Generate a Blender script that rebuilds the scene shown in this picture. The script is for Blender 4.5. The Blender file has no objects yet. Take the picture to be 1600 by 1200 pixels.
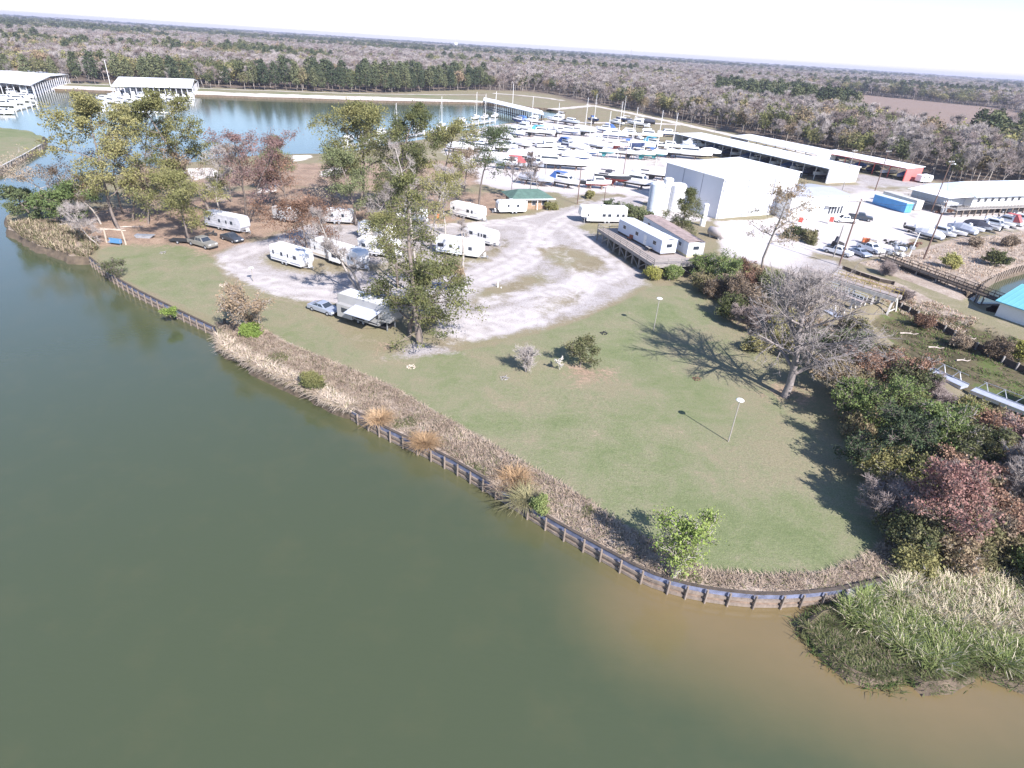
import bpy, bmesh, math, random
import numpy as np
from mathutils import Vector, Matrix, geometry
random.seed(7); RNG = np.random.default_rng(7)
C = bpy.context.scene.collection
scn = bpy.context.scene
# ---------------------------------------------------------------- camera
CAMH = 34.0; FPX = 932.0
PITCH = math.radians(29.44); ROLL = math.radians(3.7)
fwd = np.array([0, math.cos(PITCH), -math.sin(PITCH)]); _r = np.array([1., 0, 0]); _u = np.cross(_r, fwd)
RT = _r*math.cos(ROLL) + _u*math.sin(ROLL); UP = -_r*math.sin(ROLL) + _u*math.cos(ROLL)
cam = bpy.data.cameras.new('camera'); cam.lens = FPX/1600*36; cam.sensor_width = 36; cam.clip_start = 0.5; cam.clip_end = 80000
camo = bpy.data.objects.new('camera', cam); C.objects.link(camo); scn.camera = camo
camo.matrix_world = Matrix(((RT[0], UP[0], -fwd[0], 0), (RT[1], UP[1], -fwd[1], 0), (RT[2], UP[2], -fwd[2], CAMH), (0, 0, 0, 1)))
# ---------------------------------------------------------------- sky, sun, exposure
SUN_AZ = math.atan2(0.575, -0.818); SUN_EL = math.radians(38)   # azimuth of the sun measured from +Y towards +X
w = bpy.data.worlds.new('World'); scn.world = w; w.use_nodes = True
nt = w.node_tree; bg = nt.nodes['Background']
sky = nt.nodes.new('ShaderNodeTexSky'); sky.sky_type = 'NISHITA'; sky.sun_disc = False
sky.sun_elevation = SUN_EL; sky.sun_rotation = SUN_AZ; sky.air_density = 1.0; sky.dust_density = .25; sky.ozone_density = 3.0
tint = nt.nodes.new('ShaderNodeMix'); tint.data_type = 'RGBA'; tint.blend_type = 'MULTIPLY'; tint.inputs[0].default_value = 1; tint.inputs[7].default_value = (1.0, .97, 1.06, 1)
nt.links.new(sky.outputs[0], tint.inputs[6]); nt.links.new(tint.outputs[2], bg.inputs[0]); bg.inputs[1].default_value = 0.10
sl = bpy.data.lights.new('sun', 'SUN'); sl.energy = 4.6; sl.angle = math.radians(0.5); sl.color = (1, 0.94, 0.92)
so = bpy.data.objects.new('sun', sl); C.objects.link(so)
sdir = Vector((math.sin(SUN_AZ)*math.cos(SUN_EL), math.cos(SUN_AZ)*math.cos(SUN_EL), math.sin(SUN_EL)))
so.rotation_euler = sdir.to_track_quat('Z', 'Y').to_euler(); so.location = (60, -60, 120)
scn.view_settings.view_transform = 'Standard'; scn.view_settings.look = 'None'
scn.view_settings.exposure = 1.22; scn.view_settings.gamma = 1.0
scn.cycles.max_bounces = 5; scn.cycles.transparent_max_bounces = 6; scn.cycles.volume_bounces = 0

# ---------------------------------------------------------------- helpers
def G(px, py, z=0.0):
    """ground point seen at a photo pixel (1600 px wide)"""
    d = fwd*FPX + RT*(px-800) + UP*(600-py)
    t = (z-CAMH)/d[2]
    return np.array([d[0]*t, d[1]*t, z])
def GP(pts, z=0.0): return [tuple(G(x, y, z)[:2]) for x, y in pts]
def P(p):
    v = np.asarray(p, float)-np.array([0, 0, CAMH]); zz = v@fwd
    return 800+FPX*(v@RT)/zz, 600-FPX*(v@UP)/zz
def HT(base, ytop):
    """height of an upright thing from its base pixel and the y pixel of its top"""
    b = G(*base); lo, hi = 0, 60
    for _ in range(40):
        m = (lo+hi)/2
        if P(b+[0, 0, m])[1] > ytop: lo = m
        else: hi = m
    return lo
def setp(o, label=None, cat=None, group=None, kind=None):
    if label: o['label'] = label
    if cat: o['category'] = cat
    if group: o['group'] = group
    if kind: o['kind'] = kind
    return o
def empty(name, loc, rz=0, label=None, cat=None, group=None):
    o = bpy.data.objects.new(name, None); C.objects.link(o); o.location = loc; o.rotation_euler = (0, 0, rz); o.empty_display_size = .5
    return setp(o, label, cat, group)
def link(name, me, parent=None, label=None, cat=None, group=None, kind=None, loc=None):
    o = bpy.data.objects.new(name, me); C.objects.link(o)
    if parent is not None: o.parent = parent
    if loc is not None: o.location = loc
    return setp(o, label, cat, group, kind)
def copy_tree(o, parent=None):
    c = o.copy(); C.objects.link(c); c.parent = parent
    for ch in o.children: copy_tree(ch, c)
    return c
def np_mesh(name, V, F, mats=(), midx=None, smooth=False):
    """V (n,3); F (m,k) with one k, or list of arrays"""
    me = bpy.data.meshes.new(name)
    Fs = F if isinstance(F, list) else [F]
    Fs = [f for f in Fs if len(f)]
    V = np.asarray(V, np.float32)
    me.vertices.add(len(V)); me.vertices.foreach_set('co', V.ravel())
    loops = np.concatenate([f.ravel() for f in Fs]).astype(np.int32)
    tot = np.concatenate([np.full(len(f), f.shape[1]) for f in Fs]).astype(np.int32)
    st = np.concatenate([[0], np.cumsum(tot)[:-1]]).astype(np.int32)
    me.loops.add(len(loops)); me.loops.foreach_set('vertex_index', loops)
    me.polygons.add(len(tot)); me.polygons.foreach_set('loop_start', st); me.polygons.foreach_set('loop_total', tot)
    for m in mats: me.materials.append(m)
    if midx is not None: me.polygons.foreach_set('material_index', np.asarray(midx, np.int32))
    if smooth: me.polygons.foreach_set('use_smooth', np.ones(len(tot), bool))
    me.update(calc_edges=True); me.validate()
    return me

# materials ------------------------------------------------------
def _n(t, typ, **kw):
    n = t.nodes.new(typ)
    for k, v in kw.items(): setattr(n, k, v)
    return n
MC = {}
def mat(name, col, rough=.6, var=.12, scale=1.5, metal=0.0, spec=.4, col2=None, bump=0.0, stretch=(1, 1, 1)):
    """plain surface: base colour broken by two noises (dirt and wear)"""
    if name in MC: return MC[name]
    m = bpy.data.materials.new(name); m.use_nodes = True; t = m.node_tree; b = t.nodes['Principled BSDF']
    tc = _n(t, 'ShaderNodeTexCoord'); mp = _n(t, 'ShaderNodeMapping'); mp.inputs['Scale'].default_value = stretch
    t.links.new(tc.outputs['Object'], mp.inputs[0])
    nz = _n(t, 'ShaderNodeTexNoise'); nz.inputs['Scale'].default_value = scale; nz.inputs['Detail'].default_value = 6; nz.inputs['Roughness'].default_value = .65
    t.links.new(mp.outputs[0], nz.inputs[0])
    mr = _n(t, 'ShaderNodeMapRange'); mr.inputs[1].default_value = .3; mr.inputs[2].default_value = .7
    t.links.new(nz.outputs[0], mr.inputs[0])
    mx = _n(t, 'ShaderNodeMix', data_type='RGBA')
    c2 = col2 or tuple(max(0, c*(1-var*2)) for c in col)
    mx.inputs[6].default_value = (*c2, 1); mx.inputs[7].default_value = (*col, 1)
    t.links.new(mr.outputs[0], mx.inputs[0]); t.links.new(mx.outputs[2], b.inputs['Base Color'])
    b.inputs['Roughness'].default_value = rough; b.inputs['Metallic'].default_value = metal; b.inputs['Specular IOR Level'].default_value = spec
    if bump:
        bp = _n(t, 'ShaderNodeBump'); bp.inputs['Strength'].default_value = bump; bp.inputs['Distance'].default_value = .05
        t.links.new(nz.outputs[0], bp.inputs['Height']); t.links.new(bp.outputs[0], b.inputs['Normal'])
    MC[name] = m; return m
def corrugated(name, col, period=.9, axis='X', rough=.45, strength=.5, var=.06, metal=0.0):
    """ribbed sheet metal: ribs as bump, thin seam lines, faint stains"""
    if name in MC: return MC[name]
    m = mat(name, col, rough, var, .35, metal); t = m.node_tree; b = t.nodes['Principled BSDF']
    tc = _n(t, 'ShaderNodeTexCoord'); sp = _n(t, 'ShaderNodeSeparateXYZ'); t.links.new(tc.outputs['Object'], sp.inputs[0])
    mu = _n(t, 'ShaderNodeMath', operation='MULTIPLY'); mu.inputs[1].default_value = 2*math.pi/period; t.links.new(sp.outputs[axis], mu.inputs[0])
    si = _n(t, 'ShaderNodeMath', operation='SINE'); t.links.new(mu.outputs[0], si.inputs[0])
    po = _n(t, 'ShaderNodeMath', operation='SMOOTH_MAX'); po.inputs[1].default_value = .6; po.inputs[2].default_value = .2; t.links.new(si.outputs[0], po.inputs[0])
    bp = _n(t, 'ShaderNodeBump'); bp.inputs['Strength'].default_value = strength; bp.inputs['Distance'].default_value = .08
    t.links.new(po.outputs[0], bp.inputs['Height']); t.links.new(bp.outputs[0], b.inputs['Normal'])
    return m
def leaf_mat(name, c1, c2, c3=None, trans=.25, patch=.35):
    """leaves: colour differs by clump (object noise) and from plant to plant"""
    if name in MC: return MC[name]
    m = bpy.data.materials.new(name); m.use_nodes = True; t = m.node_tree; t.nodes.remove(t.nodes['Principled BSDF'])
    out = t.nodes['Material Output']
    tc = _n(t, 'ShaderNodeTexCoord'); oi = _n(t, 'ShaderNodeObjectInfo')
    nz = _n(t, 'ShaderNodeTexNoise', noise_dimensions='4D'); nz.inputs['Scale'].default_value = patch; nz.inputs['Detail'].default_value = 5; nz.inputs['Roughness'].default_value = .75
    mu = _n(t, 'ShaderNodeMath', operation='MULTIPLY'); mu.inputs[1].default_value = 40; t.links.new(oi.outputs['Random'], mu.inputs[0])
    t.links.new(tc.outputs['Object'], nz.inputs['Vector']); t.links.new(mu.outputs[0], nz.inputs['W'])
    ad = _n(t, 'ShaderNodeMath', operation='MULTIPLY_ADD'); ad.inputs[1].default_value = .5; ad.inputs[2].default_value = -.25
    t.links.new(oi.outputs['Random'], ad.inputs[0])
    su = _n(t, 'ShaderNodeMath', operation='ADD'); t.links.new(nz.outputs[0], su.inputs[0]); t.links.new(ad.outputs[0], su.inputs[1])
    cr = _n(t, 'ShaderNodeValToRGB'); e = cr.color_ramp.elements
    e[0].position = .3; e[0].color = (*c1, 1); e[1].position = .72; e[1].color = (*(c3 or c2), 1)
    if c3: k = cr.color_ramp.elements.new(.5); k.color = (*c2, 1)
    t.links.new(su.outputs[0], cr.inputs[0])
    d = _n(t, 'ShaderNodeBsdfDiffuse'); tr = _n(t, 'ShaderNodeBsdfTranslucent'); ms = _n(t, 'ShaderNodeMixShader'); ms.inputs[0].default_value = trans
    t.links.new(cr.outputs[0], d.inputs[0]); t.links.new(cr.outputs[0], tr.inputs[0])
    t.links.new(d.outputs[0], ms.inputs[1]); t.links.new(tr.outputs[0], ms.inputs[2]); t.links.new(ms.outputs[0], out.inputs[0])
    MC[name] = m; return m

# geometry tools -------------------------------------------------
def seg_tubes(S, n=5):
    """S: rows x0 y0 z0 r0 x1 y1 z1 r1 -> verts, quads"""
    S = np.asarray(S, float); a, b = S[:, 0:3], S[:, 4:7]; d = b-a; L = np.linalg.norm(d, axis=1, keepdims=True)+1e-9; d = d/L
    h = np.where(np.abs(d[:, 2:3]) > .9, np.array([[1., 0, 0]]), np.array([[0, 0, 1.]]))
    u = np.cross(d, h); u /= np.linalg.norm(u, axis=1, keepdims=True)+1e-9; v = np.cross(d, u)
    th = np.arange(n)*2*np.pi/n
    ring = u[:, None, :]*np.cos(th)[None, :, None]+v[:, None, :]*np.sin(th)[None, :, None]
    V = np.concatenate([a[:, None, :]+ring*S[:, 3][:, None, None], b[:, None, :]+ring*S[:, 7][:, None, None]], axis=1).reshape(-1, 3)
    k = np.arange(len(S))[:, None]*2*n; i = np.arange(n)[None, :]; j = (i+1) % n
    F = np.stack([k+i, k+j, k+j+n, k+i+n], axis=2).reshape(-1, 4)
    return V, F
def leaf_quads(Cn, size, rng, flat=.0, jit=.35):
    """random little leaf faces (triangle-ish quads) at centres Cn"""
    n = len(Cn); a = rng.normal(size=(n, 3)); a[:, 2] *= (1-flat); a /= np.linalg.norm(a, axis=1, keepdims=True)+1e-9
    b = np.cross(a, rng.normal(size=(n, 3))); b /= np.linalg.norm(b, axis=1, keepdims=True)+1e-9
    s = (size*(1+jit*rng.normal(size=n)).clip(.4, 2))[:, None]
    V = np.stack([Cn-a*s*.5, Cn+b*s*.32, Cn+a*s*.5, Cn-b*s*.32], axis=1).reshape(-1, 3)
    F = (np.arange(n)[:, None]*4+np.arange(4)[None, :])
    return V, F
class MB:
    """collects shapes into one mesh"""
    def __init__(s): s.V = []; s.F = []; s.M = []
    def add(s, V, F, mi=0):
        k = len(s.V); s.V += [tuple(v) for v in V]; s.F += [tuple(i+k for i in f) for f in F]; s.M += [mi]*len(F); return s
    def box(s, x0, x1, y0, y1, z0, z1, mi=0):
        V = [(x0, y0, z0), (x1, y0, z0), (x1, y1, z0), (x0, y1, z0), (x0, y0, z1), (x1, y0, z1), (x1, y1, z1), (x0, y1, z1)]
        return s.add(V, [(0, 3, 2, 1), (4, 5, 6, 7), (0, 1, 5, 4), (1, 2, 6, 5), (2, 3, 7, 6), (3, 0, 4, 7)], mi)
    def bar(s, a, b, w, h=None, mi=0):
        """square bar from a to b"""
        a = Vector(a); b = Vector(b); h = h or w; d = (b-a).normalized()
        up = Vector((0, 0, 1)) if abs(d.z) < .95 else Vector((1, 0, 0))
        u = d.cross(up).normalized()*w/2; v = u.cross(d).normalized()*h/2
        V = [a-u-v, a+u-v, a+u+v, a-u+v, b-u-v, b+u-v, b+u+v, b-u+v]
        return s.add(V, [(0, 1, 2, 3), (7, 6, 5, 4), (0, 4, 5, 1), (1, 5, 6, 2), (2, 6, 7, 3), (3, 7, 4, 0)], mi)
    def tube(s, pts, r, n=6, mi=0, caps=True):
        if not hasattr(r, '__len__'): r = [r]*len(pts)
        pts = [Vector(p) for p in pts]; V = []; F = []
        for i, p in enumerate(pts):
            d = (pts[min(i+1, len(pts)-1)]-pts[max(i-1, 0)]).normalized()
            up = Vector((0, 0, 1)) if abs(d.z) < .95 else Vector((1, 0, 0))
            u = d.cross(up).normalized(); v = u.cross(d)
            for k in range(n):
                a = 2*math.pi*k/n; V.append(p+(u*math.cos(a)+v*math.sin(a))*r[i])
        for i in range(len(pts)-1):
            for k in range(n): F.append((i*n+k, i*n+(k+1) % n, (i+1)*n+(k+1) % n, (i+1)*n+k))
        if caps: F.append(tuple(range(n))[::-1]); F.append(tuple((len(pts)-1)*n+k for k in range(n)))
        return s.add(V, F, mi)
    def lathe(s, prof, n=16, mi=0, c=(0, 0, 0), axis='z'):
        V = []; F = []
        for (r, z) in prof:
            for k in range(n):
                a = 2*math.pi*k/n; x, y = r*math.cos(a), r*math.sin(a)
                V.append((c[0]+x, c[1]+y, c[2]+z) if axis == 'z' else ((c[0]+x, c[1]+z, c[2]+y) if axis == 'y' else (c[0]+z, c[1]+x, c[2]+y)))
        for i in range(len(prof)-1):
            for k in range(n): F.append((i*n+k, i*n+(k+1) % n, (i+1)*n+(k+1) % n, (i+1)*n+k))
        F.append(tuple(range(n))[::-1]); F.append(tuple((len(prof)-1)*n+k for k in range(n)))
        return s.add(V, F, mi)
    def prism(s, poly, z0, z1, mi=0):
        n = len(poly); V = [(x, y, z0) for x, y in poly]+[(x, y, z1) for x, y in poly]
        F = [tuple(range(n))[::-1], tuple(range(n, 2*n))]+[(i, (i+1) % n, (i+1) % n+n, i+n) for i in range(n)]
        return s.add(V, F, mi)
    def xprism(s, prof, y0, y1, mi=0):
        """profile in x-z pushed along y"""
        n = len(prof); V = [(x, y0, z) for x, z in prof]+[(x, y1, z) for x, z in prof]
        F = [tuple(range(n)), tuple(range(n, 2*n))[::-1]]+[((i+1) % n, i, i+n, (i+1) % n+n) for i in range(n)]
        return s.add(V, F, mi)
    def mesh(s, name, mats, smooth=False, bev=0.0, recalc=True):
        me = bpy.data.meshes.new(name); me.from_pydata(s.V, [], s.F)
        for m in (mats if isinstance(mats, (list, tuple)) else [mats]): me.materials.append(m)
        me.polygons.foreach_set('material_index', s.M)
        bm = bmesh.new(); bm.from_mesh(me)
        if recalc: bmesh.ops.recalc_face_normals(bm, faces=bm.faces)
        if bev:
            bmesh.ops.bevel(bm, geom=[e for e in bm.edges if e.is_manifold and e.calc_face_angle(0) > .5], offset=bev, segments=2, affect='EDGES', profile=.6, clamp_overlap=True)
        bm.to_mesh(me); bm.free()
        if smooth: me.polygons.foreach_set('use_smooth', np.ones(len(me.polygons), bool))
        me.update(); return me
    def obj(s, name, mats, parent=None, smooth=False, bev=0.0, **kw):
        return link(name, s.mesh(name, mats, smooth, bev), parent, **kw)

# polygon tools (world XY) ----------------------------------------
def sdist(X, Y, poly):
    """signed distance to polygon, positive inside"""
    poly = np.asarray(poly, float); inside = np.zeros(X.shape, bool); d2 = np.full(X.shape, 1e18)
    n = len(poly)
    for i in range(n):
        x0, y0 = poly[i]; x1, y1 = poly[(i+1) % n]; ex, ey = x1-x0, y1-y0; L = ex*ex+ey*ey+1e-12
        t = np.clip(((X-x0)*ex+(Y-y0)*ey)/L, 0, 1)
        d2 = np.minimum(d2, (X-x0-t*ex)**2+(Y-y0-t*ey)**2)
        c = ((y0 > Y) != (y1 > Y)) & (X < (x1-x0)*(Y-y0)/(y1-y0+1e-12)+x0); inside ^= c
    return np.where(inside, 1, -1)*np.sqrt(d2)
def resample(pts, step, closed=False):
    pts = [np.array(p, float) for p in pts]; out = []
    m = len(pts) if closed else len(pts)-1
    for i in range(m):
        a, b = pts[i], pts[(i+1) % len(pts)]; k = max(1, int(round(np.linalg.norm(b-a)/step)))
        for j in range(k): out.append(a+(b-a)*j/k)
    if not closed: out.append(pts[-1])
    return out
def smoothline(pts, it=2):
    """Chaikin corner cutting of an open line"""
    pts = [np.array(p, float) for p in pts]
    for _ in range(it):
        o = [pts[0]]
        for a, b in zip(pts[:-1], pts[1:]): o += [a*.75+b*.25, a*.25+b*.75]
        o.append(pts[-1]); pts = o
    return pts
# ================================================================ GROUND
WATER_Z = -1.2
BULK = smoothline(GP([(1386, 904), (1345, 914), (1290, 924), (1200, 930), (1120, 922), (1060, 910), (1010, 893), (940, 855), (850, 805), (770, 755), (690, 708), (600, 668), (550, 640)]), 1)
MIDB = GP([(500, 614), (440, 588), (390, 562), (352, 538)])
BULK2 = smoothline(GP([(336, 512), (260, 476), (200, 446), (160, 418), (140, 402)]), 1)
TIP = GP([(112, 400), (85, 390), (45, 375), (18, 358), (8, 340), (30, 318), (70, 300), (120, 285), (190, 272), (250, 262), (330, 248), (440, 241), (520, 240), (600, 228), (690, 212), (770, 196), (862, 183), (885, 176), (860, 170), (756, 160)])
FAR = GP([(600, 157), (400, 151), (250, 145), (110, 139), (-60, 133), (-400, 118)])
LEFTL = GP([(-400, 185), (0, 199), (47, 205), (70, 216), (66, 226), (0, 262), (-300, 420)])
OUT = [(-170, 20), (-170, -120), (160, -120), (160, 22)]
MARSH = GP([(1720, 1075), (1600, 1048), (1560, 1035), (1525, 1015), (1495, 1040), (1450, 1052), (1425, 1030), (1390, 1052), (1330, 1030), (1290, 1000), (1266, 968), (1290, 948), (1340, 938)])
WPOLY = [tuple(p) for p in BULK]+MIDB+[tuple(p) for p in BULK2]+TIP+FAR+LEFTL+OUT+MARSH
POOL = GP([(1500, 468), (1545, 440), (1600, 424), (1680, 420), (1720, 480), (1640, 500), (1570, 476), (1530, 476)], -1)
LOWS = [(GP([(1760, 1100), (1600, 1060), (1500, 1060), (1380, 1060), (1270, 1010), (1255, 960), (1350, 925), (1400, 905), (1440, 870), (1500, 850), (1600, 830), (1760, 860)]), -1.0, 4),
        (GP([(1400, 470), (1470, 490), (1560, 520), (1700, 580), (1760, 800), (1560, 640), (1430, 560), (1360, 500)]), -.9, 3),
        (GP([(1520, 470), (1560, 428), (1620, 412), (1760, 410), (1760, 520), (1640, 510), (1580, 490), (1540, 482)]), -1.15, 2.5)]
def hgt(X, Y):
    X = np.asarray(X, float); Y = np.asarray(Y, float)
    z = .10*np.sin(X*.11+1)*np.sin(Y*.09)+.06*np.sin(X*.31)*np.cos(Y*.27)
    z = z*np.clip((Y-20)/60, 0, 1)*.8
    for poly, lo, wd in LOWS:
        s = np.clip(sdist(X, Y, poly)/wd+.5, 0, 1); s = s*s*(3-2*s); z = z*(1-s)+lo*s
    return z
def hz(p): return float(hgt(np.array([p[0]]), np.array([p[1]]))[0])
def GZ(px, py):
    """ground point with the terrain's height"""
    p = G(px, py)
    for _ in range(3): p = G(px, py, hz(p))
    return p
shore = np.array(resample(WPOLY, 1.4, True))
def near_line(pts, line):
    line = np.array(line); d = np.full(len(pts), 1e9)
    for a, b in zip(line[:-1], line[1:]):
        e = b-a; t = np.clip(((pts-a)@e)/(e@e+1e-9), 0, 1); d = np.minimum(d, np.linalg.norm(pts-(a+t[:, None]*e), axis=1))
    return d
dB = np.minimum(near_line(shore, BULK), near_line(shore, BULK2)); wob = np.clip(dB/3-.2, 0, 1)[:, None]*np.where((shore[:, 1:2] < 140) & (shore[:, 0:1] < 60), 1, 1.6)
shore = shore+wob*np.stack([.45*np.sin(shore[:, 0]*2.1+shore[:, 1]*1.3)+.3*np.sin(shore[:, 0]*.7), .45*np.sin(shore[:, 1]*2.4-shore[:, 0]*1.1)+.3*np.cos(shore[:, 1]*.8)], 1)*.6
shore = [tuple(p) for p in shore]
pool = [tuple(p) for p in resample(POOL, 2.2, True)]
pts = []
def grid(x0, x1, y0, y1, s, hole=None):
    gx, gy = np.meshgrid(np.arange(x0, x1, s), np.arange(y0, y1, s)); X = gx.ravel()+RNG.uniform(-.3, .3, gx.size)*s; Y = gy.ravel()+RNG.uniform(-.3, .3, gx.size)*s
    if hole: k = ~((X > hole[0]) & (X < hole[1]) & (Y > hole[2]) & (Y < hole[3])); X, Y = X[k], Y[k]
    ds = sdist(X, Y, shore[::1]); k = ds < -.45*s; X, Y = X[k], Y[k]
    dp = sdist(X, Y, pool); k = dp < -.45*s; pts.append(np.stack([X[k], Y[k]], 1))
grid(-110, 110, 22, 170, 1.15)
grid(-330, 330, 10, 480, 5.5, (-110, 110, 22, 170))
grid(-1300, 1500, 10, 1700, 45, (-330, 330, 10, 480))
ext = [(-40000, -500), (40000, -500), (40000, 60000), (-40000, 60000)]
PT = np.concatenate(pts)
nv = len(PT); n1, n2 = len(shore), len(pool)
allv = [Vector(p) for p in PT]+[Vector(p) for p in shore]+[Vector(p) for p in pool]+[Vector(p) for p in ext]
edges = [(nv+i, nv+(i+1) % n1) for i in range(n1)]+[(nv+n1+i, nv+n1+(i+1) % n2) for i in range(n2)]+[(nv+n1+n2+i, nv+n1+n2+(i+1) % 4) for i in range(4)]
vo, eo, fo, _, _, _ = geometry.delaunay_2d_cdt(allv, edges, [], 0, 1e-5)
VV = np.array([(v.x, v.y) for v in vo]); FF = np.array([f for f in fo if len(f) == 3])
cen = VV[FF].mean(axis=1)
keep = (sdist(cen[:, 0], cen[:, 1], shore) < 0) & (sdist(cen[:, 0], cen[:, 1], pool) < 0)
FF = FF[keep]
ZZ = hgt(VV[:, 0], VV[:, 1])
X, Y = VV[:, 0], VV[:, 1]

# region masks (what the ground is made of), soft at their borders
def reg(pixpoly, soft, z=0): return np.clip(sdist(X, Y, GP(pixpoly, z))/soft+.5, 0, 1)
LAWN = [(150, 388), (215, 380), (290, 384), (332, 402), (350, 436), (400, 462), (470, 478), (520, 512), (560, 545), (640, 556), (720, 548), (830, 524), (910, 500), (975, 470), (1012, 448), (1080, 444), (1150, 490), (1225, 545), (1300, 625), (1350, 700), (1400, 770), (1398, 825), (1352, 872), (1290, 896), (1200, 901), (1105, 894), (1040, 860), (960, 812), (870, 752), (790, 708), (700, 656), (600, 600), (535, 573), (450, 538), (410, 515), (340, 500), (255, 465), (200, 440), (160, 414)]
GRAV = [[(335, 398), (360, 385), (420, 372), (470, 350), (560, 352), (690, 350), (760, 345), (830, 336), (900, 316), (990, 300), (1010, 312), (930, 342), (905, 355), (950, 372), (960, 395), (1010, 425), (1012, 446), (960, 474), (900, 500), (820, 520), (740, 534), (690, 528), (664, 500), (640, 470), (560, 478), (480, 470), (410, 455), (356, 428)],
        [(600, 560), (640, 535), (700, 540), (720, 552), (650, 560)],
        [(870, 300), (990, 296), (1010, 320), (960, 330), (900, 322)],
        [(690, 235), (760, 196), (870, 188), (960, 205), (1062, 238), (1130, 262), (1110, 345), (1040, 345), (1000, 300), (900, 302), (850, 300), (800, 300), (760, 290)],
        [(1120, 345), (1200, 345), (1240, 330), (1340, 300), (1330, 270), (1420, 282), (1500, 290), (1600, 330), (1760, 330), (1760, 355), (1600, 355), (1500, 362), (1420, 372), (1390, 398), (1330, 408), (1270, 392), (1260, 420), (1220, 420), (1130, 400)],
        [(1210, 400), (1300, 405), (1330, 420), (1300, 440), (1240, 440)],
        [(1250, 290), (1320, 300), (1480, 292), (1480, 284), (1330, 290)]]
RIP = [[(-400, 112), (110, 134), (250, 140), (400, 146), (600, 152), (770, 158), (770, 166), (600, 159), (400, 153), (250, 147), (110, 141), (-400, 121)],
       [(450, 242), (495, 243), (470, 255), (445, 252)], [(500, 262), (540, 260), (540, 276), (500, 276)], [(280, 264), (330, 262), (350, 272), (300, 282)], [(410, 290), (440, 285), (430, 300), (400, 302)]]
DIRT = [[(60, 345), (130, 330), (250, 320), (340, 300), (470, 290), (560, 300), (690, 300), (800, 300), (860, 318), (700, 350), (600, 352), (470, 352), (400, 378), (330, 402), (300, 388), (215, 384), (150, 386), (120, 380)],
        [(290, 270), (400, 255), (520, 255), (700, 250), (780, 262), (800, 285), (640, 300), (480, 295), (380, 290), (300, 292)],
        [(1205, 600), (1250, 600), (1260, 628), (1200, 625)], [(895, 570), (950, 575), (955, 592), (905, 596), (880, 580)],
        [(830, 370), (860, 372), (855, 384), (830, 382)], [(1140, 490), (1180, 500), (1210, 540), (1190, 540)], [(1330, 640), (1500, 640), (1560, 800), (1420, 850), (1390, 780), (1340, 700)],
        [(590, 540), (650, 545), (700, 548), (640, 556), (590, 552)]]
STRAW = [[(338, 500), (410, 512), (450, 536), (535, 571), (600, 598), (700, 654), (790, 706), (870, 750), (960, 810), (1040, 858), (1105, 892), (1200, 899), (1290, 894), (1352, 870), (1398, 828), (1420, 870), (1400, 915), (1200, 935), (1060, 915), (850, 810), (600, 670), (500, 618), (350, 540)],
         [(20, 345), (60, 350), (130, 380), (150, 392), (110, 402), (40, 385), (5, 360)],
         [(1340, 410), (1400, 400), (1500, 370), (1700, 350), (1700, 440), (1560, 440), (1500, 470), (1420, 440)],
         [(1330, 420), (1400, 440), (1520, 500), (1500, 520), (1400, 475), (1300, 430)]]
FORE_W = [(-14000, -900)]+GP([(-400, 104), (110, 127), (250, 133), (400, 139), (600, 145), (690, 142), (770, 140), (850, 144), (925, 160), (1000, 175), (1062, 188), (1137, 205), (1200, 219), (1300, 244), (1400, 268), (1500, 292), (1640, 306)])+[(14000, 900), (14000, 14000), (-14000, 14000)]
FIELD = [[(1268, 137), (1330, 141), (1450, 152), (1560, 162), (1620, 172), (1570, 212), (1490, 220), (1400, 203), (1335, 178), (1290, 158)]]
TANG = [[(1330, 425), (1400, 440), (1480, 475), (1540, 478), (1530, 500), (1440, 480), (1370, 470), (1300, 440)],
        [(740, 128), (860, 148), (830, 160), (760, 150)]]
def union(polys, soft, z=0):
    m = np.zeros(len(X))
    for q in polys: m = np.maximum(m, reg(q, soft, z))
    return m
lawn = reg(LAWN, 2.2); grav = union(GRAV, 4.0); rip = union(RIP, 3.5); dirt = union(DIRT, 6); straw = union(STRAW, 1.5); fore = np.clip(sdist(X, Y, FORE_W)/10+.5, 0, 1); fld = union(FIELD, 20, 5)
wet = np.zeros(len(X))
for poly, lo, wd in LOWS[:2]: wet = np.maximum(wet, np.clip(sdist(X, Y, poly)/3+.5, 0, 1))
farm = np.clip((Y-600)/200, 0, 1); fore = np.maximum(fore, farm*(1-fld))
leftlawn = np.clip(sdist(X, Y, LEFTL)/3+1, 0, 1)
bank = reg([(-400, 106), (110, 128), (400, 140), (600, 146), (760, 150), (760, 160), (600, 154), (400, 148), (110, 135), (-400, 112)], 6)
lawn = np.maximum(lawn, np.maximum(leftlawn, bank*.62))
isl = union([[(400, 395), (520, 402), (640, 412), (640, 432), (560, 425), (470, 432), (400, 412)], [(690, 385), (760, 392), (790, 372), (800, 385), (760, 412), (700, 420), (680, 400)], [(740, 455), (850, 425), (860, 440), (770, 470), (740, 470)], [(840, 478), (905, 455), (900, 470), (850, 492)],
             [(850, 320), (930, 296), (1000, 306), (950, 312), (870, 330)], [(1430, 350), (1350, 290), (1440, 290), (1500, 300)], [(820, 385), (900, 430), (950, 420), (940, 400), (880, 385)], [(990, 232), (1040, 228), (1050, 262), (1000, 262)]], 4)
lot = reg([(760, 440), (850, 400), (860, 350), (930, 352), (1020, 420), (1010, 450), (900, 505), (740, 540), (660, 520), (680, 470)], 8)
grav = grav*(1-.6*isl)*(1-.2*lot)
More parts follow.
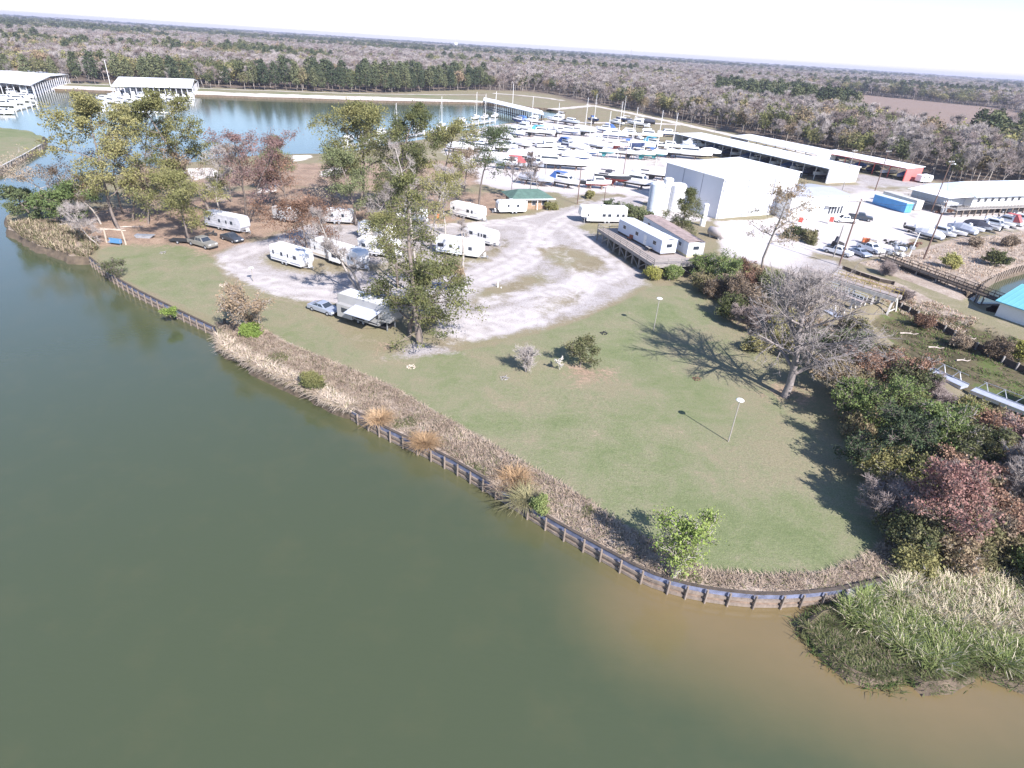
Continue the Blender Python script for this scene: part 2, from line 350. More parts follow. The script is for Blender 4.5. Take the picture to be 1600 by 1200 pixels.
def node_ground():
    m = bpy.data.materials.new('ground_surface'); m.use_nodes = True; t = m.node_tree; b = t.nodes['Principled BSDF']; b.inputs['Roughness'].default_value = .95; b.inputs['Specular IOR Level'].default_value = .15
    geo = _n(t, 'ShaderNodeNewGeometry')
    def noise(scale, detail=5, rough=.6, dist=0.0, sc=(1, 1, 1)):
        mp = _n(t, 'ShaderNodeMapping'); mp.inputs['Scale'].default_value = sc; t.links.new(geo.outputs['Position'], mp.inputs[0])
        n = _n(t, 'ShaderNodeTexNoise'); n.inputs['Scale'].default_value = scale; n.inputs['Detail'].default_value = detail; n.inputs['Roughness'].default_value = rough; n.inputs['Distortion'].default_value = dist
        t.links.new(mp.outputs[0], n.inputs['Vector']); return n.outputs[0]
    def ramp(sock, stops):
        r = _n(t, 'ShaderNodeValToRGB'); e = r.color_ramp.elements
        e[0].position, e[1].position = stops[0][0], stops[-1][0]; e[0].color = (*stops[0][1], 1); e[1].color = (*stops[-1][1], 1)
        for p, c in stops[1:-1]: k = e.new(p); k.color = (*c, 1)
        t.links.new(sock, r.inputs[0]); return r.outputs[0]
    def mix(f, a, c):
        x = _n(t, 'ShaderNodeMix', data_type='RGBA'); t.links.new(f, x.inputs[0]); t.links.new(a, x.inputs[6]); t.links.new(c, x.inputs[7]); return x.outputs[2]
    def math_(op, a, c):
        x = _n(t, 'ShaderNodeMath', operation=op)
        for i, q in enumerate((a, c)):
            if isinstance(q, (int, float)): x.inputs[i].default_value = q
            else: t.links.new(q, x.inputs[i])
        return x.outputs[0]
    big = noise(.045, 4, .55, .5); mid = noise(.28, 6, .65, .6); fine = noise(2.2, 6, .7); fine2 = noise(7, 4, .7); speck = noise(16, 2, .5)
    aA = _n(t, 'ShaderNodeAttribute', attribute_name='maskA'); aB = _n(t, 'ShaderNodeAttribute', attribute_name='maskB')
    sA = _n(t, 'ShaderNodeSeparateColor'); sB = _n(t, 'ShaderNodeSeparateColor'); t.links.new(aA.outputs['Color'], sA.inputs[0]); t.links.new(aB.outputs['Color'], sB.inputs[0])
    jag = math_('ADD', math_('MULTIPLY', math_('SUBTRACT', mid, .5), 1.5), math_('MULTIPLY', math_('SUBTRACT', fine, .5), .9))
    def thr(s, k=1.0, lo=.35, hi=.65):
        v = math_('ADD', s, math_('MULTIPLY', jag, k)); r = _n(t, 'ShaderNodeMapRange', interpolation_type='SMOOTHSTEP'); r.inputs[1].default_value = lo; r.inputs[2].default_value = hi
        t.links.new(v, r.inputs[0]); return r.outputs[0]
    mixn = math_('ADD', math_('MULTIPLY', big, .5), math_('ADD', math_('MULTIPLY', mid, .3), math_('MULTIPLY', fine, .2)))
    mixf = math_('ADD', math_('MULTIPLY', mid, .4), math_('ADD', math_('MULTIPLY', fine, .35), math_('MULTIPLY', fine2, .25)))
    tan = ramp(mixn, [(.36, (.15, .13, .08)), (.47, (.23, .195, .13)), (.55, (.20, .185, .11)), (.64, (.30, .25, .19))])
    lawn_c = ramp(mixn, [(.36, (.12, .15, .065)), (.44, (.16, .18, .09)), (.50, (.195, .195, .115)), (.56, (.225, .20, .13)), (.64, (.17, .185, .095))])
    grav_c = ramp(mixf, [(.36, (.23, .20, .175)), (.44, (.29, .262, .245)), (.52, (.345, .318, .31)), (.64, (.42, .39, .385))])
    dirt_c = ramp(mixf, [(.38, (.15, .095, .07)), (.48, (.25, .175, .13)), (.57, (.34, .25, .18)), (.66, (.40, .33, .27))])
    rip_c = ramp(mixf, [(.4, (.50, .45, .40)), (.6, (.70, .65, .60))])
    straw_c = ramp(mixf, [(.36, (.18, .14, .11)), (.46, (.29, .235, .19)), (.55, (.37, .31, .26)), (.66, (.46, .40, .34))])
    fore_c = ramp(mixf, [(.4, (.10, .08, .065)), (.6, (.20, .16, .13))])
    fld_c = ramp(mixf, [(.4, (.19, .135, .11)), (.6, (.26, .2, .16))])
    wet_c = ramp(mixn, [(.38, (.06, .055, .03)), (.46, (.12, .10, .06)), (.52, (.09, .12, .035)), (.6, (.17, .13, .09))])
    c = tan
    c = mix(thr(sA.outputs[1], .75), c, lawn_c)
    c = mix(thr(sA.outputs[2], 1.5, .3, .95), c, dirt_c)
    c = mix(thr(sB.outputs[0], .35), c, straw_c)
    c = mix(thr(sB.outputs[1], .5), c, fore_c)
    c = mix(thr(aB.outputs['Alpha'], .4), c, wet_c)
    c = mix(thr(sB.outputs[2], .1), c, fld_c)
    aC = _n(t, 'ShaderNodeAttribute', attribute_name='tracks')
    trk = math_('MULTIPLY', aC.outputs['Fac'], math_('ADD', .35, mid))
    x_ = _n(t, 'ShaderNodeMix', data_type='RGBA'); t.links.new(trk, x_.inputs[0]); t.links.new(grav_c, x_.inputs[6]); x_.inputs[7].default_value = (.50, .465, .45, 1)
    c = mix(thr(math_('ADD', math_('MULTIPLY', sA.outputs[0], 1.7), math_('MULTIPLY', math_('SUBTRACT', aC.outputs['Fac'], 1.6), .3)), 1.1, .12, .9), c, x_.outputs[2])
    c = mix(thr(aA.outputs['Alpha'], .25), c, rip_c)
    # fine light/dark speckle of blades and stones
    sp = ramp(math_('ADD', math_('MULTIPLY', fine2, .6), math_('MULTIPLY', speck, .4)), [(.35, (.70, .71, .70)), (.65, (1.26, 1.25, 1.24))])
    x = _n(t, 'ShaderNodeMix', data_type='RGBA', blend_type='MULTIPLY'); x.inputs[0].default_value = 1; t.links.new(c, x.inputs[6]); t.links.new(sp, x.inputs[7])
    t.links.new(x.outputs[2], b.inputs['Base Color'])
    bp = _n(t, 'ShaderNodeBump'); bp.inputs['Strength'].default_value = .5; bp.inputs['Distance'].default_value = .12
    t.links.new(math_('ADD', fine, math_('MULTIPLY', fine2, .5)), bp.inputs['Height']); t.links.new(bp.outputs[0], b.inputs['Normal'])
    return m
TRK = [[(345, 430), (400, 450), (470, 462), (560, 468), (650, 470), (700, 458), (760, 440), (820, 415), (850, 385), (850, 360), (880, 340), (940, 318), (1000, 300)], [(350, 412), (420, 440), (500, 452), (600, 456), (680, 448), (740, 430), (800, 405), (830, 380), (840, 350), (760, 350), (700, 352)],
       [(355, 405), (400, 388), (450, 370), (520, 362), (600, 360), (700, 352), (780, 346), (850, 332), (920, 312)], [(700, 530), (780, 515), (860, 490), (930, 450), (900, 410), (860, 390), (845, 360)], [(720, 500), (800, 490), (880, 465), (915, 430), (880, 400)],
       [(760, 470), (850, 455), (940, 440), (980, 425), (930, 390), (880, 350)], [(690, 520), (760, 505), (840, 500)], [(1130, 380), (1220, 365), (1320, 350), (1440, 340), (1600, 342)], [(1150, 395), (1260, 380), (1340, 368), (1420, 355), (1600, 348)], [(860, 275), (950, 278), (1040, 268), (1000, 262)], [(900, 300), (960, 272), (1040, 262)]]
trk = np.zeros(len(X)); XYp = np.stack([X, Y], 1)
for L_ in TRK:
    ln = smoothline(GP(L_), 2); d = near_line(XYp, ln); trk = np.maximum(trk, np.exp(-((d-.95)/.55)**2))
yardw = np.maximum(reg([(690, 235), (760, 196), (870, 186), (960, 203), (1062, 238), (1130, 262), (1110, 345), (1040, 345), (1000, 300), (900, 302), (760, 290)], 8), reg([(1120, 345), (1240, 330), (1340, 300), (1500, 290), (1760, 330), (1760, 355), (1500, 362), (1390, 398), (1270, 392), (1220, 420), (1130, 400)], 8))
trk = np.maximum(trk, yardw*1.5)
GM = node_ground()
maskA = np.stack([grav, lawn, dirt, rip], 1); maskB = np.stack([straw, fore, fld, wet], 1)
def sub(name, fsel, **kw):
    f = FF[fsel]; ids, inv = np.unique(f.ravel(), return_inverse=True); V3 = np.stack([X[ids], Y[ids], ZZ[ids]], 1)
    F3 = inv.reshape(-1, 3); d = np.cross(V3[F3[:, 1]]-V3[F3[:, 0]], V3[F3[:, 2]]-V3[F3[:, 0]])[:, 2]; F3[d < 0] = F3[d < 0][:, ::-1]
    me = np_mesh(name, V3, F3, [GM], smooth=True)
    for nm, arr in (('maskA', maskA), ('maskB', maskB)):
        a = me.color_attributes.new(nm, 'FLOAT_COLOR', 'POINT'); a.data.foreach_set('color', arr[ids].astype(np.float32).ravel())
    a = me.color_attributes.new('tracks', 'FLOAT_COLOR', 'POINT'); a.data.foreach_set('color', np.repeat(trk[ids][:, None], 4, 1).astype(np.float32).ravel())
    o = link(name, me); o['kind'] = 'structure'; return o
fm = lambda a: a[FF].mean(axis=1)
cls = np.zeros(len(FF), int)
cls[fm(lawn) > .5] = 1; cls[fm(straw) > .5] = 2; cls[fm(dirt)+fm(grav)*0 > .6] = 3; cls[fm(grav) > .5] = 4; cls[fm(rip) > .5] = 5; cls[fm(fld) > .5] = 6
for k, nm in enumerate(['ground', 'lawn', 'grassy_bank', 'bare_ground', 'gravel_lot', 'gravel_road', 'field']): sub(nm, cls == k)
# bank skirts under the shoreline
for ring, nm in ((shore, 'river_bank'), (pool, 'pool_bank')):
    R0 = np.array(ring); sgn = np.sign(np.sum(R0[:, 0]*np.roll(R0[:, 1], -1)-np.roll(R0[:, 0], -1)*R0[:, 1]))
    tn = np.roll(R0, -1, 0)-np.roll(R0, 1, 0); tn /= np.linalg.norm(tn, axis=1, keepdims=True)+1e-9
    inn = np.stack([-tn[:, 1], tn[:, 0]], 1)*sgn; n = len(R0); z0 = hgt(R0[:, 0], R0[:, 1])
    kq = (np.clip(np.minimum(near_line(R0, BULK), near_line(R0, BULK2))/1.5, .05, 1) if nm == 'river_bank' else np.ones(n))[:, None]
    V3 = np.concatenate([np.column_stack([R0, z0]), np.column_stack([R0+inn*.35*kq, z0*.4-.5]), np.column_stack([R0+inn*.9*kq, np.full(n, -1.6)])])
    i = np.arange(n); j = (i+1) % n; F3 = np.concatenate([np.stack([i, j, j+n, i+n], 1), np.stack([i+n, j+n, j+2*n, i+2*n], 1)])
    me = np_mesh(nm, V3, F3, [mat('bank_earth', (.15, .115, .08), .95, .3, 1.2)]); o = link(nm, me); o['kind'] = 'structure'
# roads laid as thin sheets
ROADM = mat('pale_gravel_road', (.62, .57, .52), .95, .2, .25, spec=.1)
def road(pts, w, label=None, z=.03):
    ln = np.array(resample(smoothline(GP(pts), 2), 3.0)); t_ = np.gradient(ln, axis=0); t_ /= np.linalg.norm(t_, axis=1, keepdims=True); n_ = np.stack([-t_[:, 1], t_[:, 0]], 1); k = len(ln); ww = w*.5*(1+.12*np.sin(np.arange(k)*1.7))[:, None]
    A_, B_ = ln+n_*ww, ln-n_*ww; V3 = np.concatenate([np.column_stack([A_, hgt(A_[:, 0], A_[:, 1])+z]), np.column_stack([B_, hgt(B_[:, 0], B_[:, 1])+z])]); i = np.arange(k-1)
    o = link('dirt_road', np_mesh('dirt_road', V3, np.stack([i, i+k, i+k+1, i+1], 1), [ROADM])); o['kind'] = 'structure'
road([(770, 146), (842, 151), (925, 164.5), (1000, 180), (1062, 193), (1137, 210), (1200, 224), (1300, 249), (1345, 262)], 7)
road([(862, 171), (890, 168.5), (925, 165.5)], 7, z=.036); road([(902, 191.5), (960, 192), (1012, 192.5), (1062, 195)], 6, z=.042); road([(-200, 121), (110, 130.5), (250, 136), (400, 141.5), (600, 147.5), (760, 148.5)], 3.5, z=.036)
# ---------------------------------------------------------------- water
gx, gy = np.meshgrid(np.concatenate([np.arange(-520, -60, 12), np.arange(-60, 110, 2.0), np.arange(110, 200, 12)]), np.concatenate([np.arange(-130, 10, 10), np.arange(10, 130, 2.0), np.arange(130, 560, 10)]))
sh = gx.shape; WX, WY = gx.ravel(), gy.ravel(); WV = np.stack([WX, WY, np.full(WX.size, WATER_Z)], 1)
idx = np.arange(WX.size).reshape(sh); WF = np.stack([idx[:-1, :-1], idx[:-1, 1:], idx[1:, 1:], idx[1:, :-1]], 2).reshape(-1, 4)
BL = [G(x, y)[:2] for x, y in ((1760, 1100), (1500, 1060), (1300, 1010), (1290, 930), (1120, 930), (1000, 895))]
s1 = np.clip(1-(-sdist(WX, WY, GP([(1385, 912), (1250, 935), (1120, 935), (1040, 915), (1300, 1010), (1450, 1060), (1600, 1055), (1900, 1250), (1900, 800)])))/10.0, 0, 1)
line = -sdist(WX, WY, [tuple(p) for p in BULK]+GP([(1385, 840), (600, 600)])); line = np.clip(1-line/4.5, 0, 1)*.42
line2 = np.clip(1+sdist(WX, WY, MIDB+[tuple(p) for p in BULK2]+GP([(200, 380), (500, 560)]))/5.0, 0, 1)*.3
shal = np.clip(np.maximum(np.maximum(s1, line), line2), 0, 1); shal = shal*shal*(3-2*shal)
me = np_mesh('river', WV, WF, [], smooth=True); a = me.color_attributes.new('shallow', 'FLOAT_COLOR', 'POINT'); a.data.foreach_set('color', np.stack([shal]*4, 1).astype(np.float32).ravel())
m = bpy.data.materials.new('water'); m.use_nodes = True; t = m.node_tree; b = t.nodes['Principled BSDF']
at = _n(t, 'ShaderNodeAttribute', attribute_name='shallow'); geo = _n(t, 'ShaderNodeNewGeometry')
n1_ = _n(t, 'ShaderNodeTexNoise'); n1_.inputs['Scale'].default_value = .25; n1_.inputs['Detail'].default_value = 8; n1_.inputs['Roughness'].default_value = .7; t.links.new(geo.outputs['Position'], n1_.inputs['Vector'])
ad = _n(t, 'ShaderNodeMath', operation='MULTIPLY_ADD'); ad.inputs[1].default_value = .35; ad.inputs[2].default_value = -.175; t.links.new(n1_.outputs[0], ad.inputs[0])
a2 = _n(t, 'ShaderNodeMath', operation='ADD'); t.links.new(ad.outputs[0], a2.inputs[0]); t.links.new(at.outputs['Fac'], a2.inputs[1])
cr = _n(t, 'ShaderNodeValToRGB'); e = cr.color_ramp.elements; e[0].position = .0; e[0].color = (.058, .072, .037, 1); e[1].position = 1; e[1].color = (.165, .125, .062, 1)
k = e.new(.35); k.color = (.098, .094, .046, 1)
t.links.new(a2.outputs[0], cr.inputs[0]); t.links.new(cr.outputs[0], b.inputs['Base Color'])
b.inputs['Roughness'].default_value = .12; b.inputs['IOR'].default_value = 1.45; b.inputs['Specular IOR Level'].default_value = .6
mp = _n(t, 'ShaderNodeMapping'); mp.inputs['Scale'].default_value = (1.0, 2.4, 1); mp.inputs['Rotation'].default_value = (0, 0, .5); t.links.new(geo.outputs['Position'], mp.inputs[0])
n2_ = _n(t, 'ShaderNodeTexNoise'); n2_.inputs['Scale'].default_value = 1.1; n2_.inputs['Detail'].default_value = 4; t.links.new(mp.outputs[0], n2_.inputs['Vector'])
bp = _n(t, 'ShaderNodeBump'); bp.inputs['Strength'].default_value = .10; bp.inputs['Distance'].default_value = .06; t.links.new(n2_.outputs[0], bp.inputs['Height']); t.links.new(bp.outputs[0], b.inputs['Normal'])
me.materials.append(m); river = link('water', me); river['kind'] = 'structure'
# ================================================================ VEGETATION
LM = dict(
    olive=leaf_mat('leaf_olive', (0.104, 0.120, 0.055), (0.201, 0.201, 0.085), (0.317, 0.293, 0.134)),
    dark=leaf_mat('leaf_dark_green', (0.073, 0.100, 0.055), (0.128, 0.159, 0.079), (0.207, 0.226, 0.116)),
    green=leaf_mat('leaf_green', (0.104, 0.146, 0.061), (0.189, 0.244, 0.091), (0.317, 0.342, 0.146), .3, .7),
    bright=leaf_mat('leaf_yellow_green', (.15, .22, .06), (.25, .33, .09), (.40, .45, .17), .35),
    rust=leaf_mat('leaf_rust', (0.195, 0.122, 0.085), (0.342, 0.213, 0.152), (0.439, 0.305, 0.220)),
    pinky=leaf_mat('leaf_dusky_red', (.20, .13, .12), (.31, .205, .185), (.38, .28, .25)),
    red=leaf_mat('leaf_crimson', (.15, .045, .055), (.26, .085, .095), (.33, .20, .17), .25, .8),
    brown=leaf_mat('leaf_brown', (0.146, 0.112, 0.081), (0.256, 0.201, 0.146), (0.378, 0.311, 0.232)),
    mixed=leaf_mat('leaf_green_and_brown', (0.104, 0.122, 0.059), (0.201, 0.189, 0.098), (0.329, 0.250, 0.171), .25, .8),
    pine=leaf_mat('pine_needles', (.060, .078, .046), (.10, .118, .064), (.15, .16, .085), .1),
    yellow=leaf_mat('leaf_yellow', (.22, .22, .07), (.34, .34, .10), (.44, .42, .18), .35),
    twig=leaf_mat('grey_twigs', (.25, .22, .205), (.34, .305, .285), (.43, .39, .37), 0),
    twigbrown=leaf_mat('brown_twigs', (0.195, 0.159, 0.146), (0.287, 0.238, 0.220), (0.378, 0.323, 0.305), 0),
)
BARK = mat('bark', (.24, .20, .175), .95, .3, 3, bump=.5, stretch=(1, 1, .25)); BARKL = mat('pale_bark', (.42, .38, .34), .9, .25, 3, bump=.4, stretch=(1, 1, .25)); BARKD = mat('dark_bark', (.12, .095, .08), .95, .3, 3)
def limbs(rng, H, crown0, W, lean=(0, 0), n=11, r0=.22, up=.55, sub=4, sub2=3, wig=.12, narrow=0.0, forks=1):
    """branch skeleton -> segments, tip points"""
    S = []; tips = []
    def path(a, d, L, r, k, droop=0.0):
        p = np.array(a, float); d = np.array(d, float); out = [(p.copy(), r)]
        for i in range(k):
            d = d+rng.normal(size=3)*wig+np.array([0, 0, -droop]); d /= np.linalg.norm(d); p = p+d*L/k
            rr = r*(1-.75*(i+1)/k); out.append((p.copy(), rr)); S.append([*out[-2][0], out[-2][1], *p, rr])
        return out
    tr = []
    for f in range(forks):
        a = rng.uniform(0, 6.28); off = .0 if forks == 1 else .22
        d = np.array([lean[0]+off*math.cos(a+f*2.5), lean[1]+off*math.sin(a+f*2.5), 1.0]); q = path((0, 0, -.15), d/np.linalg.norm(d), H*(.93 if forks == 1 else rng.uniform(.75, .95)), r0, 8); tr.append(q)
    for f, q in enumerate(tr):
        zs = np.array([x[0][2] for x in q])
        for i in range(n):
            h = H*(crown0+(1-crown0)*((i+.5)/n)**.85*.97); k = min(len(q)-2, max(0, np.searchsorted(zs, h)-1)); tt = np.clip((h-zs[k])/(zs[k+1]-zs[k]+1e-6), 0, 1)
            a0 = q[k][0]*(1-tt)+q[k+1][0]*tt; rr = q[k][1]*.55
            fr = (h/H-crown0)/(1-crown0+1e-6); env = math.sin(min(1, max(0, fr*.82+.22))*math.pi)**.6*(1-narrow*fr)
            az = i*2.4+rng.uniform(-.5, .5); L = W*.5*env*rng.uniform(.75, 1.15)*(1 if forks == 1 else .75); u = up*rng.uniform(.5, 1.4)
            d = np.array([math.cos(az), math.sin(az), u]); b = path(a0, d/np.linalg.norm(d), L, max(.03, rr), 5, .02); tips.append(b[-1][0])
            for j in range(sub):
                m = rng.integers(1, 5); s0 = b[m][0]; d2 = d/np.linalg.norm(d)+rng.normal(size=3)*.65+np.array([0, 0, .15]); d2 /= np.linalg.norm(d2)
                c = path(s0, d2, L*rng.uniform(.3, .55), b[m][1]*.6, 3); tips.append(c[-1][0]); tips.append(c[1][0])
                for l in range(sub2):
                    s1 = c[rng.integers(1, 3)][0]; d3 = d2+rng.normal(size=3)*.7; d3 /= np.linalg.norm(d3); e = path(s1, d3, L*rng.uniform(.15, .3), c[1][1]*.5, 2); tips.append(e[-1][0])
    for q in tr: tips.append(q[-1][0])
    return np.array(S), np.array(tips)
def crown_mesh(name, tips, rng, leafmat, dens=26, clump=.9, size=.34, flat=.35, skip=.12, extra=None):
    t = tips[rng.random(len(tips)) > skip]; n = len(t)
    k = rng.poisson(dens, n).clip(3); Cn = np.repeat(t, k, 0); cs = np.repeat(clump*rng.uniform(.6, 1.3, n), k)[:, None]
    Cn = Cn+rng.normal(size=Cn.shape)*cs*np.array([.5, .5, .5*(1-flat)])
    V, F = leaf_quads(Cn, size, rng); 
    if extra is not None: V2, F2 = extra; F = np.concatenate([F, F2+len(V)]); V = np.concatenate([V, V2])
    return np_mesh(name, V, F, [leafmat])
def tree(seed, H, W, crown0=.35, leaf='olive', dens=26, clump=.9, size=.34, bark=None, n=11, r0=.22, lean=(0, 0), up=.5, sub=5, sub2=4, skip=.12, flat=.35, forks=1, narrow=0.0, wig=.12):
    rng = np.random.default_rng(seed); S, tips = limbs(rng, H, crown0, W, lean, n, r0, up, sub, sub2, wig, narrow, forks)
    S[:, 3] = np.maximum(S[:, 3], .022); S[:, 7] = np.maximum(S[:, 7], .018)
    V, F = seg_tubes(S, 5); tm = np_mesh('trunk', V, F, [bark or BARK], smooth=True)
    if H > 9 and dens: size *= .78; dens *= 1.25; clump *= 1.15
    cm = crown_mesh('crown', tips, rng, LM[leaf], dens, clump, size, flat, skip) if dens else None
    return tm, cm
def bare(seed, H, W, crown0=.25, twigs=9, tw='twig', bark=None, n=12, r0=.22, lean=(0, 0), up=.7, sub=5, sub2=4, forks=1, narrow=.2, wig=.12, twl=.8, twr=.016):
    rng = np.random.default_rng(seed); S, tips = limbs(rng, H, crown0, W, lean, n, r0, up, sub, sub2, wig, narrow, forks)
    S[:, 3] = np.maximum(S[:, 3], .03); S[:, 7] = np.maximum(S[:, 7], .022)
    V, F = seg_tubes(S, 5); tm = np_mesh('trunk', V, F, [bark or BARKL], smooth=True)
    if not twigs: return tm, None
    cen = tips.mean(0); k = twigs; a = np.repeat(tips, k, 0); d = a-np.array([cen[0], cen[1], cen[2]*.5]); d /= np.linalg.norm(d, axis=1, keepdims=True)+1e-6
    d = d+rng.normal(size=a.shape)*.75; d /= np.linalg.norm(d, axis=1, keepdims=True); L = twl*rng.uniform(.4, 1.3, len(a))[:, None]
    a = a-d*L*.25; b = a+d*L; T = np.column_stack([a, np.full(len(a), twr), b, np.full(len(a), twr*.6)]); V, F = seg_tubes(T, 3)
    return tm, np_mesh('crown', V, F, [LM[tw]])
def plant(name, meshes, base, label, cat='tree', group=None, rz=0, sc=1.0, crown='crown'):
    """thing > trunk, crown"""
    p = GZ(*base) if len(base) == 2 else np.array(base)
    e = empty(name, p, rz, label, cat, group); e.scale = (sc,)*3
    if meshes[0]: link('trunk', meshes[0], e)
    if meshes[1]: link(crown, meshes[1], e)
    return e
def th(base, top): return HT(base, top)
# ---- campground trees (base pixel, top pixel y, crown width in m)
T = plant
T('broadleaf_tree', tree(1, th((186, 358), 158), 19, .2, 'olive', 62, 1.0, .36, n=12, r0=.3, lean=(-.30, .0)), (186, 358), 'large leaning olive green tree nearest the grassy point of the peninsula')
T('broadleaf_tree', bare(2, th((250, 345), 160), 9, .3, 5, 'twigbrown', lean=(-.05, 0), r0=.2), (236, 330), 'tall bare grey tree between the leaning olive tree and the big olive tree', 'tree')
T('broadleaf_tree', tree(3, th((322, 335), 138), 16, .13, 'olive', 62, 1.0, .36, n=13, r0=.32), (330, 335), 'tall full olive green tree behind the camper parked under the trees')
T('broadleaf_tree', tree(4, th((385, 350), 175), 13, .28, 'pinky', 12, .9, .28, n=12, r0=.28, lean=(.02, 0), forks=2), (385, 352), 'tall dusky pink tree beside the camper parked under the trees')
T('broadleaf_tree', tree(5, th((297, 377), 262), 12.5, .22, 'olive', 52, .9, .3, n=9, r0=.22, up=.25), (297, 377), 'spreading olive tree shading the grey pickup truck')
T('broadleaf_tree', tree(6, th((90, 350), 283), 9.5, .12, 'green', 34, .9, .32, n=9, r0=.15), (95, 350), 'low bright green tree at the tip of the peninsula')
T('broadleaf_tree', tree(7, th((105, 348), 255), 12, .35, 'brown', 9, .8, .26, r0=.2, lean=(-.45, 0), bark=BARKL), (112, 347), 'thin tree leaning out over the water at the tip of the peninsula')
T('broadleaf_tree', bare(8, th((155, 384), 318), 6, .15, 6, 'twig', lean=(-.3, 0), r0=.12), (155, 384), 'small bare leaning tree beside the goalpost swing frame')
T('broadleaf_tree', tree(9, th((192, 335), 225), 10, .3, 'rust', 12, .9, .28, r0=.2), (192, 332), 'rusty brown tree behind the leaning olive tree')
T('broadleaf_tree', tree(10, th((480, 388), 305), 14.5, .2, 'rust', 30, .95, .3, n=9, r0=.2, up=.2), (480, 388), 'low spreading rust coloured tree behind the two white campers by the road')
T('broadleaf_tree', tree(11, th((400, 330), 262), 13, .25, 'rust', 15, .9, .3, r0=.22), (408, 322), 'orange brown tree at the back of the campground beside the dusky pink tree')
T('broadleaf_tree', tree(12, th((225, 362), 268), 9, .25, 'brown', 13, .9, .28, r0=.18), (232, 350), 'brown leafed tree between the leaning tree and the spreading olive tree')
T('pine_tree', tree(13, th((442, 300), 212), 7.5, .3, 'dark', 30, .8, .3, n=12, up=.1, narrow=.6), (442, 296), 'narrow dark green pine by the basin shore beside the dusky pink tree')
T('pine_tree', tree(14, th((418, 305), 226), 6.5, .3, 'dark', 24, .8, .3, n=12, up=.1, narrow=.6), (424, 300), 'smaller dark pine left of the narrow pine by the basin shore')
T('broadleaf_tree', tree(15, th((355, 320), 225), 10, .35, 'brown', 12, .9, .28, r0=.2), (362, 316), 'thin brown tree behind the camper parked under the trees')
T('broadleaf_tree', bare(16, th((260, 318), 250), 9, .2, 6, 'twigbrown'), (268, 312), 'wide bare brown tree behind the spreading olive tree')
T('broadleaf_tree', tree(17, th((62, 342), 290), 7, .1, 'dark', 22, .8, .3), (52, 345), 'dark green low tree beside the bright green tree at the peninsula tip')
# middle cluster
T('broadleaf_tree', tree(20, th((565, 330), 153), 19, .12, 'olive', 62, 1.2, .37, n=14, r0=.34, sub=5), (562, 330), 'huge olive tree on the left of the central clump, reaching over the basin')
T('broadleaf_tree', tree(21, th((640, 345), 158), 15, .16, 'olive', 48, 1.0, .35, n=13, r0=.32, sub=5), (628, 345), 'tall olive tree in the middle of the central clump')
T('broadleaf_tree', tree(22, th((700, 330), 172), 13, .16, 'olive', 34, 1.0, .35, n=13, r0=.3, sub=4), (690, 338), 'tall pale olive tree on the right of the central clump')
T('broadleaf_tree', tree(23, th((748, 325), 188), 11, .42, 'dark', 20, .95, .33, n=11, r0=.26), (748, 325), 'grey green tree with a bare lower trunk right of the central clump')
T('broadleaf_tree', tree(24, th((575, 365), 238), 11, .2, 'dark', 30, .95, .33, n=11, r0=.24), (556, 352), 'dense dark green tree at the lower left of the central clump')
T('broadleaf_tree', tree(25, th((655, 535), 262), 8, .12, 'olive', 20, .75, .26, n=17, r0=.42, lean=(-.06, .02), sub=5, up=.25), (655, 536), 'tall ragged tree standing beside the fifth wheel camper near the lawn')
T('broadleaf_tree', tree(61, 9.8, 14, .06, 'olive', 38, .9, .3, n=14, r0=.35, up=.3, skip=.15), (640, 520), 'broad leafy olive tree at the foot of the ragged tree, overhanging the fifth wheel camper')
T('broadleaf_tree', tree(62, 12, 9, .12, 'brown', 9, .8, .26, r0=.2, bark=BARKL), (158, 350), 'thin brown tree between the bright green tree and the leaning tree')
T('broadleaf_tree', tree(63, 12, 10, .2, 'olive', 16, .85, .28, r0=.2), (208, 345), 'olive tree right behind the leaning tree')
T('broadleaf_tree', tree(64, 13, 10, .2, 'mixed', 14, .85, .28, r0=.2), (285, 330), 'green and brown tree behind the spreading olive tree')
T('broadleaf_tree', bare(65, 15, 9, .25, 5, 'twig', r0=.2, bark=BARKL), (345, 352), 'pale bare tree over the silver camper')
T('broadleaf_tree', tree(66, 13, 9, .2, 'rust', 9, .8, .28, r0=.2), (455, 335), 'thin orange brown tree behind the rust coloured tree')
T('broadleaf_tree', tree(67, 12, 10, .15, 'mixed', 18, .85, .28, r0=.2), (615, 372), 'mixed green tree between the campers at the centre')
T('broadleaf_tree', tree(68, 10, 8, .2, 'brown', 9, .8, .26, r0=.16), (515, 340), 'sparse brown tree left of the dense dark green tree')
T('broadleaf_tree', bare(69, 14, 8, .25, 5, 'twig', r0=.2, bark=BARKL), (695, 372), 'pale bare tree at the right side of the central clump')
T('broadleaf_tree', tree(70, 11, 9, .15, 'olive', 18, .85, .28, r0=.2), (640, 320), 'low olive tree at the back of the central clump')
T('broadleaf_tree', bare(26, th((655, 470), 205), 7.5, .35, 3, 'twig', n=9, r0=.25, narrow=.4), (662, 468), 'tall bare pale tree behind the ragged tree by the fifth wheel camper')
T('broadleaf_tree', bare(27, th((563, 458), 312), 8.5, .2, 4, 'twig', n=9, r0=.24, lean=(-.22, .05), forks=2, up=.9), (564, 458), 'bare forked tree in front of the long white camper')
T('broadleaf_tree', bare(28, th((722, 422), 345), 3.2, .55, 2, 'twig', n=6, r0=.3, forks=1, up=1.6), (723, 422), 'topped bare tree with stubby limbs beside the white travel trailer')
T('broadleaf_tree', tree(29, th((622, 455), 330), 8, .25, 'olive', 22, .8, .28, n=10, r0=.25, lean=(-.05, 0)), (622, 450), 'leafy olive tree behind the ragged tree, over the gravel road')
